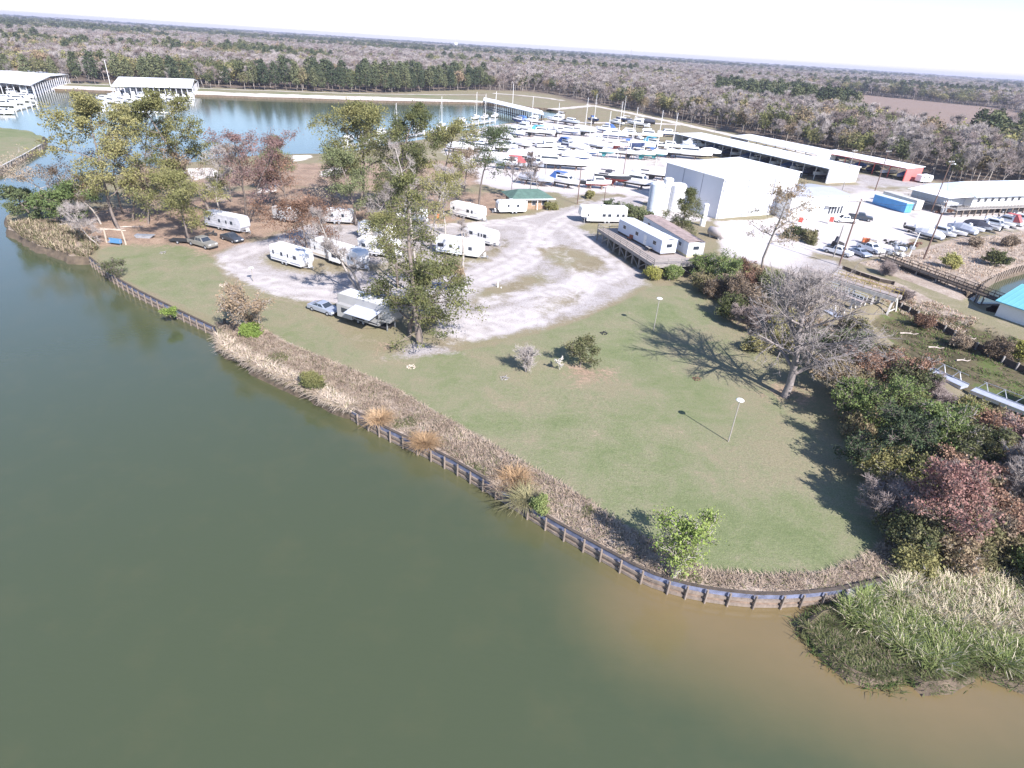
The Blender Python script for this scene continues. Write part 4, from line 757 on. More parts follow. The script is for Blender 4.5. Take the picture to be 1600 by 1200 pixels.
for k, kn in enumerate(('pine', 'broad', 'olive', 'bare')):
    for j in range(3):
        s_ = (kk == k) & (rr.integers(0, 3, len(fx)) == j)
        if j == 0: left = kk == k
        s_ = left & (np.arange(len(fx)) % 3 == j); n = s_.sum()
        me = bpy.data.meshes.new('forest'); me.vertices.add(n); me.vertices.foreach_set('co', np.column_stack([fx[s_], fy[s_], np.full(n, -.2)]).astype(np.float32).ravel())
        at = me.attributes.new('sz', 'FLOAT', 'POINT'); at.data.foreach_set('value', (rr.uniform(.72, 1.08, n)*(1+.0*fst[s_])).astype(np.float32)*np.interp(fst[s_], [8.0, 12, 21, 40, 80], [1.0, 1.12, 1.25, 1.4, 1.6]).astype(np.float32))
        wd = me.attributes.new('wd', 'FLOAT', 'POINT'); wd.data.foreach_set('value', np.interp(fst[s_], [8.0, 12, 21, 40, 80], [1.15, 1.5, 2.2, 3.6, 6.5]).astype(np.float32))
        ro = me.attributes.new('rot', 'FLOAT', 'POINT'); ro.data.foreach_set('value', rr.uniform(0, 6.28, n).astype(np.float32))
        nm = {0: 'pine_forest', 1: 'mixed_forest', 2: 'olive_forest', 3: 'bare_forest'}[k]
        o = link(nm, me, None, {0: 'dark green pine patches of the distant forest', 1: 'green and brown leafed part of the distant forest', 2: 'olive green part of the distant forest', 3: 'bare grey leafless part of the distant forest'}[k], 'forest', None, 'stuff')
        src = next(q for q in C.objects if q.data is KINDS[kn][j])
        ng = bpy.data.node_groups.new('forest', 'GeometryNodeTree'); ng.interface.new_socket('Geometry', in_out='INPUT', socket_type='NodeSocketGeometry'); ng.interface.new_socket('Geometry', in_out='OUTPUT', socket_type='NodeSocketGeometry')
        gi = ng.nodes.new('NodeGroupInput'); go = ng.nodes.new('NodeGroupOutput'); io = ng.nodes.new('GeometryNodeInstanceOnPoints'); ob = ng.nodes.new('GeometryNodeObjectInfo'); ob.inputs[0].default_value = src; ob.transform_space = 'ORIGINAL'
        ob.inputs['As Instance'].default_value = True
        def nat(nm_):
            q_ = ng.nodes.new('GeometryNodeInputNamedAttribute'); q_.data_type = 'FLOAT'; q_.inputs[0].default_value = nm_; return q_.outputs[0]
        cz = ng.nodes.new('ShaderNodeCombineXYZ'); ng.links.new(nat('rot'), cz.inputs[2]); cs_ = ng.nodes.new('ShaderNodeCombineXYZ'); wv = nat('wd'); ng.links.new(wv, cs_.inputs[0]); ng.links.new(wv, cs_.inputs[1]); ng.links.new(nat('sz'), cs_.inputs[2])
        tr_ = ng.nodes.new('GeometryNodeInputPosition'); ng.links.new(gi.outputs[0], io.inputs['Points']); ng.links.new(ob.outputs['Geometry'], io.inputs['Instance']); ng.links.new(cz.outputs[0], io.inputs['Rotation']); ng.links.new(cs_.outputs[0], io.inputs['Scale']); ng.links.new(io.outputs[0], go.inputs[0])
        md = o.modifiers.new('forest', 'NODES'); md.node_group = ng
print('forest points', len(fx))
# ================================================================ STRUCTURES
WHITE = mat('white_metal', (.78, .78, .77), .5, .05, .5); WHITEP = mat('white_paint', (.8, .8, .79), .35, .04, 1.2); GREYW = mat('grey_wall', (.42, .44, .50), .6, .06, .4)
ROOFW = corrugated('white_roof', (.80, .81, .82), 1.2, 'X'); ROOFY = corrugated('white_roof_ribs', (.80, .81, .82), 1.2, 'Y'); ROOFB = corrugated('pale_blue_roof', (.66, .74, .82), .9, 'X')
WALLX = corrugated('white_siding', (.74, .74, .72), .6, 'X', .5, .35); WALLY = corrugated('white_siding_end', (.72, .73, .74), .6, 'Y', .5, .35)
WOOD = mat('weathered_wood', (.27, .22, .18), .9, .25, 2.5, bump=.3, stretch=(1, 1, .4)); WOODG = mat('grey_timber', (.33, .31, .29), .9, .2, 2.5); WOODD = mat('dark_timber', (.10, .08, .065), .9, .25, 2)
STEEL = mat('galvanised_steel', (.45, .47, .5), .45, .12, 3, .5); BLACK = mat('black_rubber', (.03, .03, .032), .7, .1, 4); GLASS = mat('dark_window', (.035, .045, .06), .12, .1, 2, 0, .6)
TEAL = corrugated('teal_roof', (.16, .43, .50), .8, 'X'); GREENR = mat('green_roof', (.10, .175, .145), .8, .2, 1); YEL = mat('yellow_rail', (.55, .42, .12), .5, .15, 3); RED = mat('red_paint', (.55, .09, .07), .45, .12, 2)
PINK = corrugated('red_siding', (.62, .18, .17), .5, 'Y'); BLUEC = mat('container_blue', (.12, .38, .70), .5, .12, .8); CONC = mat('concrete', (.5, .48, .45), .85, .12, 2)
SHEET = mat('bluegrey_sheet', (.20, .225, .33), .55, .3, 1.6, bump=.2); RUST = mat('rust_brown', (.20, .11, .075), .8, .3, 3); TAN = mat('tan_panel', (.55, .47, .38), .7, .1, 1); BLUE = mat('blue_plastic', (.10, .24, .42), .4, .1, 2); ORANGE = mat('orange_plastic', (.75, .2, .06), .5, .1, 2); GREENP = mat('green_plastic', (.03, .42, .18), .4, .1, 3)
STRW = mat('silver_side', (.56, .57, .6), .4, .08, 1)

def frame2(A, B, wy=None):
    """empty's location and heading with local +x running from A to B"""
    d = B[:2]-A[:2]; return math.atan2(d[1], d[0]), float(np.linalg.norm(d))
def tocam_sign(A, B):
    d = B[:2]-A[:2]; n = np.array([-d[1], d[0]]); return 1 if n@(A[:2]) > 0 else -1   # +1: local +y points away from the camera
# ---- bulkheads
def wall_line(name, line, label, h_top=.14, panel=SHEET, post_gap=1.75, bot=-1.75):
    L = resample(line, .85); A = np.array(L); t_ = np.gradient(A, axis=0); t_ /= np.linalg.norm(t_, axis=1, keepdims=True); n = np.stack([-t_[:, 1], t_[:, 0]], 1)
    mid = len(A)//2
    if sdist(np.array([A[mid, 0]+n[mid, 0]]), np.array([A[mid, 1]+n[mid, 1]]), shore)[0] < 0: n = -n
    e = empty(name, (A[mid][0], A[mid][1], 0), 0, label, 'bulkhead'); o0 = np.array([A[mid][0], A[mid][1]]); A = A-o0
    def strip(nm, off, th_, z0, z1, m, gap=0.0):
        b = MB()
        for i in range(len(A)-1):
            p, q = A[i]+n[i]*off, A[i+1]+n[i+1]*off; p2, q2 = p-n[i]*th_, q-n[i+1]*th_; dz = rb_.uniform(-gap, gap)
            b.add([(*p, z0), (*q, z0), (*q, z1+dz), (*p, z1+dz), (*p2, z0), (*q2, z0), (*q2, z1+dz), (*p2, z1+dz)], [(0, 1, 2, 3), (3, 2, 6, 7), (5, 4, 7, 6), (1, 0, 4, 5)])
        b.obj(nm, m, e)
    rb_ = random.Random(3)
    strip('sheet_wall', .10, .07, bot, h_top-.06, panel); strip('cap', .17, .26, h_top-.055, h_top+.02, WOODD); strip('wale', .25, .148, -.62, -.40, WOOD, .012); strip('wale', .27, .168, -1.16, -.92, WOOD, .012)
    strip('planking', .16, .055, -1.7, -.64, mat('bulkhead_planks', (.30, .22, .165), .9, .3, 2.2, bump=.3))
    s = 0; d = 0; last = A[0]; k = 0
    for i in range(0, len(A)-1, 2):
        p = A[i]+n[i]*.34; b = MB(); b.tube([(p[0], p[1], -1.8), (p[0], p[1], h_top+.03-.02*(i % 3))], [.10, .09], 7); b.obj('piling', WOOD, e)
    return e
wall_line('bulkhead', BULK, 'long curved bulkhead with blue grey sheeting and brown timber posts around the lawn')
wall_line('bulkhead', BULK2, 'shorter straight bulkhead with blue grey sheeting beside the upper left lawn')
# ---- left land sheet wall
ll = GP([(-120, 312), (0, 262), (40, 241), (66, 226)]); A = np.array(resample(ll, 1.1)); c0 = A[len(A)//2].copy(); e = empty('sheet_pile_wall', (c0[0], c0[1], 0), 0, 'brown ribbed sheet pile wall at the edge of the lawn on the far left', 'sea wall'); b = MB(); A = A-c0
for i in range(len(A)-1):
    b.add([(*A[i], -1.7), (*A[i+1], -1.7), (*A[i+1], .2), (*A[i], .2)], [(0, 1, 2, 3)])
    if i % 2 == 0: b.bar((*A[i], -1.7), (*A[i], .2), .34)
b.obj('sheet_wall', mat('sheet_pile', (.42, .36, .30), .85, .2, 1.5), e); b = MB()
for i in range(len(A)-1): b.bar((*A[i], .24), (*A[i+1], .24), .42, .1)
b.obj('cap', CONC, e)

def box_building(name, A, B, depth, zt, label, cat, wallm, roofm, ridge=0, z0=0.0, over=.25, roof='flat', group=None, rib=4):
    """rectangular building: local x from A to B (near side), y away from the camera"""
    rz, L = frame2(A, B); s = tocam_sign(A, B); e = empty(name, (A[0], A[1], z0), rz, label, cat, group); y1 = s*depth; ya, yb = min(0, y1), max(0, y1)
    b = MB(); b.box(0, L, ya, yb, -.1, zt); 
    if ridge: 
        ym = (ya+yb)/2; b.add([(0, ya, zt+.003), (0, yb, zt+.003), (0, ym, zt+ridge-.06)], [(0, 1, 2)]); b.add([(L, ya, zt+.003), (L, yb, zt+.003), (L, ym, zt+ridge-.06)], [(0, 2, 1)])
    b.obj('wall', wallm, e)
    r = MB(); o = over
    if ridge: V = [(-o, ya-o, zt+.02), (L+o, ya-o, zt+.02), (L+o, ym, zt+ridge), (-o, ym, zt+ridge), (-o, yb+o, zt+.02), (L+o, yb+o, zt+.02)]; F = [(0, 1, 2, 3), (3, 2, 5, 4)]
    else: V = [(-o, ya-o, zt+.02), (L+o, ya-o, zt+.02), (L+o, yb+o, zt+.32), (-o, yb+o, zt+.32)]; F = [(0, 1, 2, 3)]
    n = len(V); V2 = V+[(x, y, z+.14) for x, y, z in V]; rim = [0, 1, 2, 3] if not ridge else [0, 1, 2, 5, 4, 3]
    F2 = [tuple(f[::-1]) for f in F]+[tuple(i+n for i in f) for f in F]+[(rim[i], rim[(i+1) % len(rim)], rim[(i+1) % len(rim)]+n, rim[i]+n) for i in range(len(rim))]
    r.add(V2, F2); r.obj('roof', roofm, e); return e, L, s
# ---- warehouse: near-left wall is the shaded grey one, the lit wall faces the camera
WH = 9.4; wc = G(1132, 280, WH); wl = G(1053, 254.5, WH); wr = G(1249, 275.5, WH)
rz, Lw = frame2(wc, wr); e = empty('warehouse', (wc[0], wc[1], 0), rz, 'large white metal warehouse with a shaded grey panelled side and low white roof', 'warehouse')
ly = float(np.linalg.norm(wl[:2]-wc[:2])); RS = 1.0
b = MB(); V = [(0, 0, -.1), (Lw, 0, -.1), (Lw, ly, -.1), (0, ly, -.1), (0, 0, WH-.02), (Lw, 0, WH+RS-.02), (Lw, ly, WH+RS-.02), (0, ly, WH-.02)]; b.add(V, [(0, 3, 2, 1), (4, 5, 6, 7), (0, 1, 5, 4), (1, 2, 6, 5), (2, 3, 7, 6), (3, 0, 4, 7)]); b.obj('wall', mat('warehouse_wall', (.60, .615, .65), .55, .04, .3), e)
b = MB(); V = [(-.3, -.3, WH), (Lw+.3, -.3, WH+RS), (Lw+.3, ly+.3, WH+RS), (-.3, ly+.3, WH)]; b.add(V+[(x, y, z+.15) for x, y, z in V], [(3, 2, 1, 0), (4, 5, 6, 7), (0, 1, 5, 4), (1, 2, 6, 5), (2, 3, 7, 6), (3, 0, 4, 7)]); b.obj('roof', ROOFW, e)
b = MB(); b.box(-.05, Lw+.02, -.16, -.003, WH-.45, WH-.25); b.obj('gutter', GREYW, e)
for k in range(4): b = MB(); b.box(-.06, -.002, ly*k/3-.08+(.08 if k == 0 else 0), ly*k/3+.06, 0, WH-.05); b.obj('wall_seam', mat('seam_grey', (.3, .31, .36), .6), e)
for x in (Lw*.02, Lw*.33, Lw*.68, Lw*.98): b = MB(); b.tube([(x, -.12, 0), (x, -.12, WH-.1)], .09, 6); b.obj('downpipe', GREYW, e)
b = MB(); b.box(Lw*.44, Lw*.62, -.05, -.002, 0, 5.0); b.obj('roller_door', mat('roller_door', (.62, .64, .66), .5, .08, .5), e)
# ---- annex
a0 = G(1239, 308, 5.6); a1 = G(1330, 306, 5.6); e, La, s = box_building('annex_building', a0, a1, 14, 5.6, 'low white annex building joined to the warehouse with a row of dark windows', 'building', mat('annex_wall', (.66, .66, .65), .55, .05, .4), corrugated('annex_roof', (.42, .43, .46), 1.0, 'Y'), ridge=.7)
for k in range(5): f = MB(); x = La*.67+k*La*.052; f.box(x, x+La*.04, -.07, -.003, 1.1, 3.2); fo = f.obj('window', WHITE, e); g_ = MB(); g_.box(x+.06, x+La*.04-.06, -.09, -.072, 1.18, 3.12); g_.obj('pane', GLASS, fo)
f = MB(); f.box(La*.72, La*.75, -.06, -.003, 3.9, 5.0); f.obj('vent', GREYW, e); f = MB(); f.box(La*.60, La*.80, -1.3, -.003, 3.35, 3.47); f.obj('awning', WHITE, e)
f = MB(); f.box(La*.2, La*.36, -.06, -.003, 0, 3.6); f.obj('roller_door', MC['roller_door'], e); b = MB(); b.box(La*.03, La*.40, 2, 10, 6.02, 6.05); 
for x in (.03, .33, .6, .98): f = MB(); f.tube([(La*x, -.1, 0), (La*x, -.1, 5.5)], .07, 6); f.obj('downpipe', GREYW, e)
# ---- open sheds: posts, back wall, end walls, roof
def open_shed(name, A, B, depth, zt, label, endm, roofm=ROOFY, n=10, rise=1.1, ends=(1, 1), backm=None, trim=None, dark=True, backw=True, group='open fronted boat storage sheds'):
    rz, L = frame2(A, B); s = tocam_sign(A, B); e = empty(name, (A[0], A[1], 0), rz, label, 'storage shed', group); Y = s*depth
    b = MB(); V = [(-.3, -s*.6, zt), (L+.3, -s*.6, zt), (L+.3, Y+s*.4, zt+rise), (-.3, Y+s*.4, zt+rise)]; b.add(V+[(x, y, z+.18) for x, y, z in V], [(0, 3, 2, 1), (4, 5, 6, 7), (0, 1, 5, 4), (1, 2, 6, 5), (2, 3, 7, 6), (3, 0, 4, 7)]); b.obj('roof', roofm, e)
    if trim: b = MB(); b.box(-.3, L+.3, *sorted((-s*.6, -s*.72)), zt-.06, zt+.22); b.obj('fascia', trim, e)
    for k in range(n+1):
        x = L*k/n; b = MB(); b.box(x-.12, x+.12, *sorted((s*.05, s*.3)), 0, zt); b.obj('post', trim or STEEL, e)
    if backw: b = MB(); b.box(0, L, *sorted((Y, Y+s*.12)), 0, zt+rise-.05); b.obj('back_wall', backm or WHITE, e)
    for i, x in enumerate((0, L-.12)):
        if ends[i]: b = MB(); V = [(x, 0, 0), (x, Y, 0), (x, Y, zt+rise-.06), (x, 0, zt-.03)]; b.add(V+[(p+.12, q, r) for p, q, r in V], [(0, 1, 2, 3), (7, 6, 5, 4), (0, 4, 5, 1), (1, 5, 6, 2), (2, 6, 7, 3), (3, 7, 4, 0)]); b.obj('end_wall', endm, e)
    return e, L, s
SA0, SA1 = G(1055, 209, 4.6), G(1296, 264, 4.6); sA = open_shed('storage_shed', SA0, SA1, 14.5, 4.6, 'long white roofed open shed with a white end wall behind the warehouse', WHITE, n=16, rise=.35)
SB0, SB1 = G(1142, 213, 4.3), G(1276, 241, 4.3); sB = open_shed('storage_shed', SB0, SB1, 11, 4.3, 'white roofed open shed with red roof trim in the back row', WHITE, n=9, rise=.8, trim=None, backw=False)
SC0, SC1 = G(1280, 237, 4.2), G(1417, 264, 4.2); sC = open_shed('storage_shed', SC0, SC1, 9.5, 4.2, 'open shed with a red end wall and red posts behind the containers', PINK, n=6, rise=.5, trim=RED, backw=False, ends=(1, 1))
# ---- office on stilts
z_e = 5.2; fc = G(1525, 307, z_e); fr = G(1640, 303, z_e); lf = G(1437, 290, z_e-.9); rz, L = frame2(fc, fr); e = empty('office_building', (fc[0], fc[1], 0), rz, 'white raised office building with a pale blue metal roof and surrounding deck', 'building')
L = 46; W_ = 15.5
b = MB(); b.box(.9, L, .9, W_-.6, 2.1, z_e); b.obj('wall', WALLX, e)
b = MB(); V = [(-.4, -.4, z_e), (L, -.4, z_e), (L, W_/2, z_e+2.4), (2.6, W_/2, z_e+2.4), (-.4, W_+.4, z_e), (L, W_+.4, z_e)]; b.add(V+[(x, y, z-.16) for x, y, z in V], [(0, 1, 2, 3), (3, 2, 5, 4), (0, 3, 4), (7, 6, 9, 8), (8, 9, 10, 11), (9, 6, 10), (1, 0, 6, 7), (0, 4, 10, 6), (4, 5, 11, 10), (5, 2, 8, 11), (2, 1, 7, 8)]); b.obj('roof', ROOFB, e)
b = MB(); V = [(-.42, .2, z_e-.18), (-.42, W_-.2, z_e-.18), (-7.0, W_-.2, z_e-1.0), (-7.0, 2.4, z_e-1.0)]; b.add(V+[(x, y, z+.1) for x, y, z in V], [(0, 1, 2, 3), (7, 6, 5, 4), (0, 4, 5, 1), (1, 5, 6, 2), (2, 6, 7, 3), (3, 7, 4, 0)]); b.obj('porch_roof', ROOFY, e)
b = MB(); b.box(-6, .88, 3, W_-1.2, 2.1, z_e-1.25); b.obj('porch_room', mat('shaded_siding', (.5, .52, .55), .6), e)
b = MB(); b.box(-7.6, L, -1.3, .88, 1.85, 2.08); b.box(-7.6, -6.02, .9, W_, 1.85, 2.07); b.obj('deck', WOODG, e)
for y0 in (-1.25,):
    b = MB(); 
    for z in (2.5, 2.8, 3.05): b.bar((-7.6, y0, z), (L, y0, z), .06)
    for x in np.arange(-7.6, L, 1.5): b.bar((x, y0, 2.05), (x, y0, 3.05), .09)
    b.obj('railing', WOODG, e)
b = MB(); 
for z in (2.5, 2.8, 3.05): b.bar((-7.55, -1.2, z), (-7.55, W_, z), .06)
for y in np.arange(-1, W_, 1.5): b.bar((-7.55, y, 2.05), (-7.55, y, 3.05), .09)
b.obj('railing', WOODG, e)
for x in np.arange(-7, L, 2.6): b = MB(); b.bar((x, -1.1, -.1), (x, -1.1, 1.85), .26); b.obj('stilt', WOOD, e)
for x in np.arange(-7, 5, 3): b = MB(); b.bar((x, W_-1, -.1), (x, W_-1, 1.85), .26); b.obj('stilt', WOOD, e)
for k in range(13): f = MB(); x = 2.6+k*2.9; f.box(x, x+1.3, .84, .898, 3.3, 4.5); fo = f.obj('window', WHITEP, e); f = MB(); f.box(x+.08, x+1.22, .82, .838, 3.38, 4.42); f.obj('pane', GLASS, fo)
# ---- shipping containers
def container(A, B, label, m, topm=None):
    rz, L = frame2(A, B); s = tocam_sign(A, B); e = empty('shipping_container', (A[0], A[1], 0), rz, label, 'container'); 
    b = MB(); b.box(0, L, *sorted((0, s*2.45)), .12, 2.6); bo = b.obj('body', m, e)
    b = MB()
    for x in np.arange(.25, L-.2, .42): b.box(x, x+.2, *sorted((0, -s*.035)), .25, 2.45)
    b.obj('side_ribs', m, e)
    b = MB(); b.box(-.02, L+.02, *sorted((-s*.05, s*2.5)), 2.6, 2.72); b.obj('roof', topm or m, e)
    for y in (.62, 1.84): b = MB(); b.box(L, L+.05, *sorted((s*(y-.55), s*(y+.55))), .25, 2.5); d_ = b.obj('door', m, e); h_ = MB(); h_.bar((L+.08, s*y, .35), (L+.08, s*y, 2.4), .05); h_.obj('lock_bar', STEEL, d_)
    return e
container(G(1362, 318), G(1412, 333), 'long pale blue shipping container beside the gravel yard', BLUEC, mat('container_roof', (.6, .72, .78), .6, .15, 1))
container(G(1376, 313), G(1428, 329), 'faded white shipping container behind the blue one', mat('container_white', (.66, .64, .58), .6, .2, 1.2))
# ---- tanks
def vtank(px, py, r, h, label, m, ladder=True, group='upright storage tanks beside the warehouse'):
    p = GZ(px, py); e = empty('storage_tank', p, 0, label, 'tank', group); b = MB(); b.lathe([(r, 0), (r, h), (r*.8, h+r*.22), (r*.3, h+r*.33), (.02, h+r*.35)], 28); b.obj('shell', m, e, smooth=False)
    b = MB(); b.lathe([(r*1.12, -.1), (r*1.12, .16)], 20); b.obj('footing', CONC, e)
    b = MB()
    for k in range(1, 4): b.lathe([(r+.012, h*k/4-.03), (r+.03, h*k/4-.03), (r+.03, h*k/4+.03), (r+.012, h*k/4+.03)], 28)
    b.obj('band', STRW, e)
    if ladder:
        b = MB(); yy = -r-.15
        for x in (-.2, .2): b.bar((x+.3*r, yy+.12, .3), (x+.3*r, yy+.12, h), .05)
        for z in np.arange(.5, h, .35): b.bar((.3*r-.2, yy+.12, z), (.3*r+.2, yy+.12, z), .03)
        b.obj('ladder', STEEL, e)
    return e
TKM = mat('tank_white', (.62, .68, .76), .45, .08, .8)
vtank(1020, 336, 1.75, 7.4, 'tallest pale blue white upright tank left of the warehouse', TKM); vtank(1037, 328, 1.2, 7.6, 'narrow white upright tank just behind the tallest one', WHITEP, False); vtank(1054, 330, 1.9, 6.4, 'upright white tank half hidden by the drooping evergreen', WHITEP, False)
vtank(1097, 353, .62, 5.0, 'slim white vertical pipe tank in front of the grey warehouse side', WHITEP, False)
def htank(px, py, L, r, rz, label, m, zc=1.3):
    p = GZ(px, py); e = empty('fuel_tank', p, rz, label, 'tank'); b = MB(); b.lathe([(.02, -L/2-r*.3), (r*.6, -L/2-r*.22), (r, -L/2), (r, L/2), (r*.6, L/2+r*.22), (.02, L/2+r*.3)], 20, 0, (0, 0, zc), 'x'); b.obj('shell', m, e, smooth=True)
    for x in (-L*.3, L*.3): b = MB(); b.box(x-.15, x+.15, -r*.8, r*.8, 0, zc-r*.6); b.obj('cradle', CONC, e)
htank(1118, 372, 3.6, .95, -.9, 'grey horizontal fuel tank with a white end below the warehouse', mat('tank_grey', (.55, .5, .48), .6, .15, 1.5)); htank(1330+75, 395-0, 2.2, .5, -.3, 'small silver horizontal tank near the white sedan', STRW, .9)
# ---- platform with two site trailers
pz = 2.35; d0 = G(934, 357, pz); d1 = G(1022, 414, pz); d2 = G(1130, 402, pz); rz, Ld = frame2(d0, d1); e = empty('timber_platform', (d0[0], d0[1], 0), rz, 'raised timber platform on cross braced posts carrying two trailers', 'platform')
s = tocam_sign(d0, d1); Wd = 13.5*s; b = MB(); b.box(0, Ld, *sorted((0, Wd)), pz-.18, pz); b.obj('deck_boards', mat('deck_boards', (.36, .31, .28), .9, .2, 3, stretch=(.2, 3, 1)), e)
b = MB(); b.box(-.05, Ld+.05, *sorted((-.06*s, -.003*s)), pz-.55, pz+.04); b.box(Ld+.003, Ld+.07, *sorted((0, Wd)), pz-.55, pz+.03); b.obj('rim_beam', WOODG, e)
for (p, q) in (((0, 0), (Ld, 0)), ((Ld, 0), (Ld, Wd)), ((0, 0), (0, Wd))):
    n = int(math.dist(p, q)/2.4); b = MB()
    for k in range(n+1):
        x, y = p[0]+(q[0]-p[0])*k/n, p[1]+(q[1]-p[1])*k/n; b.bar((x, y, pz+.01), (x, y, pz+1.0), .09)
    for z in (pz+.35, pz+.68, pz+.98): b.bar((*p, z), (*q, z), .05, .09)
    b.obj('railing', WOODG, e)
    for k in range(n+1):
        x, y = p[0]+(q[0]-p[0])*k/n, p[1]+(q[1]-p[1])*k/n
        if q[0] != 0: b = MB(); b.bar((x, y+.12*s, -.15), (x, y+.12*s, pz-.2), .26); b.obj('post', WOODG, e)
    if q[0] != 0:
        for k in range(n):
            x, y = p[0]+(q[0]-p[0])*k/n, p[1]+(q[1]-p[1])*k/n; x2, y2 = p[0]+(q[0]-p[0])*(k+1)/n, p[1]+(q[1]-p[1])*(k+1)/n
            b = MB(); b.bar((x, y-.03*s, .25), (x2, y2-.03*s, pz-.6), .10) if k % 2 else b.bar((x, y-.03*s, pz-.6), (x2, y2-.03*s, .25), .10); b.obj('brace', WOODG, e)
for k in range(3):
    for j in range(7): b = MB(); b.bar((Ld*(j+.5)/7, Wd*(k+1)/4, -.15), (Ld*(j+.5)/7, Wd*(k+1)/4, pz-.2), .28); b.obj('post', WOODD, e)
def site_trailer(A, B, label, wallm, roofm, h=2.7, w=3.3, skirt=None):
    rz, L = frame2(A, B); s = tocam_sign(A, B); e = empty('site_trailer', (A[0], A[1], pz), rz, label, 'trailer', 'site trailers on the timber platform'); b = MB(); b.box(0, L, *sorted((0, s*w)), .35, h, 0); b.obj('body', wallm, e)
    b = MB(); V = [(-.1, -s*.1, h+.01), (L+.1, -s*.1, h+.01), (L+.1, s*w/2, h+.26), (-.1, s*w/2, h+.26), (-.1, s*(w+.1), h+.01), (L+.1, s*(w+.1), h+.01)]; b.add(V+[(x, y, z+.06) for x, y, z in V], [(6, 7, 8, 9), (9, 8, 11, 10), (0, 3, 2, 1), (3, 4, 5, 2), (0, 1, 7, 6), (1, 2, 8, 7), (2, 5, 11, 8), (5, 4, 10, 11), (4, 3, 9, 10), (3, 0, 6, 9)]); b.obj('roof', roofm, e)
    b = MB(); b.box(.05, L-.05, *sorted((s*.05, s*(w-.05))), 0, .347); b.obj('skirt', skirt or WOODD, e)
    for x in (.12, .42, .82): f = MB(); f.box(L*x, L*x+1.1, *sorted((-s*.05, -s*.003)), 1.3, 2.1); fo = f.obj('window', WHITEP, e); f = MB(); f.box(L*x+.07, L*x+1.03, *sorted((-s*.07, -s*.052)), 1.37, 2.03); f.obj('pane', GLASS, fo)
    f = MB(); f.box(L*.62, L*.62+.95, *sorted((-s*.06, -s*.003)), .4, 2.3); dd = f.obj('door', WHITEP, e); f = MB(); f.box(L*.62+.8, L*.62+.86, *sorted((-s*.12, -s*.062)), 1.3, 1.4); f.obj('handle', BLACK, dd)
    f = MB(); f.box(L+.003, L+.05, *sorted((s*w*.3, s*w*.7)), 1.3, 2.1); fo = f.obj('window', WHITEP, e); f = MB(); f.box(L+.052, L+.07, *sorted((s*(w*.3+.07), s*(w*.7-.07))), 1.37, 2.03); f.obj('pane', GLASS, fo); return e
site_trailer(G(965, 363, pz), G(1031, 399, pz), 'blue white site trailer at the front of the timber platform', corrugated('trailer_white', (.60, .66, .76), .4, 'X', .5, .25), mat('trailer_roof', (.62, .65, .7), .6, .1, .7))
site_trailer(G(1003, 358, pz), G(1072, 402, pz), 'older site trailer with a rusty brown roof and cream skirt on the platform', corrugated('trailer_grey', (.58, .60, .62), .4, 'X', .5, .25), mat('rusty_roof', (.40, .31, .28), .8, .25, 1.2), skirt=mat('cream_skirt', (.62, .55, .33), .7))
def small(name, base, label, cat, parts, z=None, rz=0, group=None):
    p = GZ(*base) if z is None else G(*base, z); e = empty(name, p, rz, label, cat, group)
    for nm, mb, m in parts: mb.obj(nm, m, e)
    return e
b = MB(); b.box(-.5, .5, -.3, .3, .4, .5); b.box(-.5, .5, .22, .3, .5, 1.0); l = MB(); [l.bar((x, y, 0), (x, y, .4), .07) for x in (-.45, .45) for y in (-.25, .25)]
small('garden_chair', (984, 375), 'reddish garden chair on the platform beside the blue white trailer', 'chair', [('seat', b, mat('rust_wood', (.32, .12, .07), .8)), ('legs', l, WOODD)], pz, rz+.3)
b = MB(); b.box(-.7, .7, -.4, .4, .68, .75); l = MB(); [l.bar((x, y, 0), (x, y, .68), .07) for x in (-.6, .6) for y in (-.3, .3)]
small('patio_table', (1013, 392), 'grey patio table on the platform near the front corner', 'table', [('table_top', b, WOODG), ('legs', l, WOODD)], pz, rz)
# ---- house with a green roof
h0 = G(801, 329); h1 = G(862, 328); rz, L = frame2(h0, h1); s = tocam_sign(h0, h1); e = empty('house', (h0[0], h0[1], 0), rz, 'small brown house with a green hipped roof and a white eave', 'house'); W_ = 8*s
b = MB(); b.box(.6, L-.6, *sorted((.8*s, W_)), -.1, 2.6); b.obj('wall', mat('house_brown', (.36, .25, .17), .85, .2, 1.5), e)
b = MB(); V = [(-.6, -.3*s, 2.65), (L+.6, -.3*s, 2.65), (L+.6, W_+.6*s, 2.65), (-.6, W_+.6*s, 2.65), (2.5, W_/2, 4.2), (L-2.5, W_/2, 4.2)]; b.add(V, [(0, 1, 5, 4), (1, 2, 5), (2, 3, 4, 5), (3, 0, 4), (3, 2, 1, 0)]); b.obj('roof', GREENR, e)
b = MB(); b.box(-.66, L+.66, *sorted((-.3*s, -.42*s)), 2.5, 2.74); b.obj('fascia', WHITEP, e)
for x in (.1, .35, .62, .88): b = MB(); b.bar((L*x, 0, 0), (L*x, 0, 2.6), .14); b.obj('porch_post', WHITEP, e)
for x in (.2, .5, .75): f = MB(); f.box(L*x, L*x+1.1, *sorted((.74*s, .797*s)), 1, 2.1); fo = f.obj('window', WHITEP, e); f = MB(); f.box(L*x+.07, L*x+1.03, *sorted((.72*s, .738*s)), 1.07, 2.03); f.obj('pane', GLASS, fo)
# ---- boathouse with teal roof
b0 = G(1558, 470, 2.3); b1 = G(1600, 484, 2.3); d_ = (b1-b0)/np.linalg.norm(b1-b0); e, L, s = box_building('boathouse', b0+d_*.6, b0+d_*16, 11, 3.1, 'white boathouse with a bright teal metal roof at the right edge', 'boathouse', WALLX, TEAL, ridge=2.2, z0=-.8, over=.6)
f = MB(); f.box(-.05, -.003, *sorted((s*4.5, s*6.5)), .1, 2.3); f.obj('door', GREYW, e)
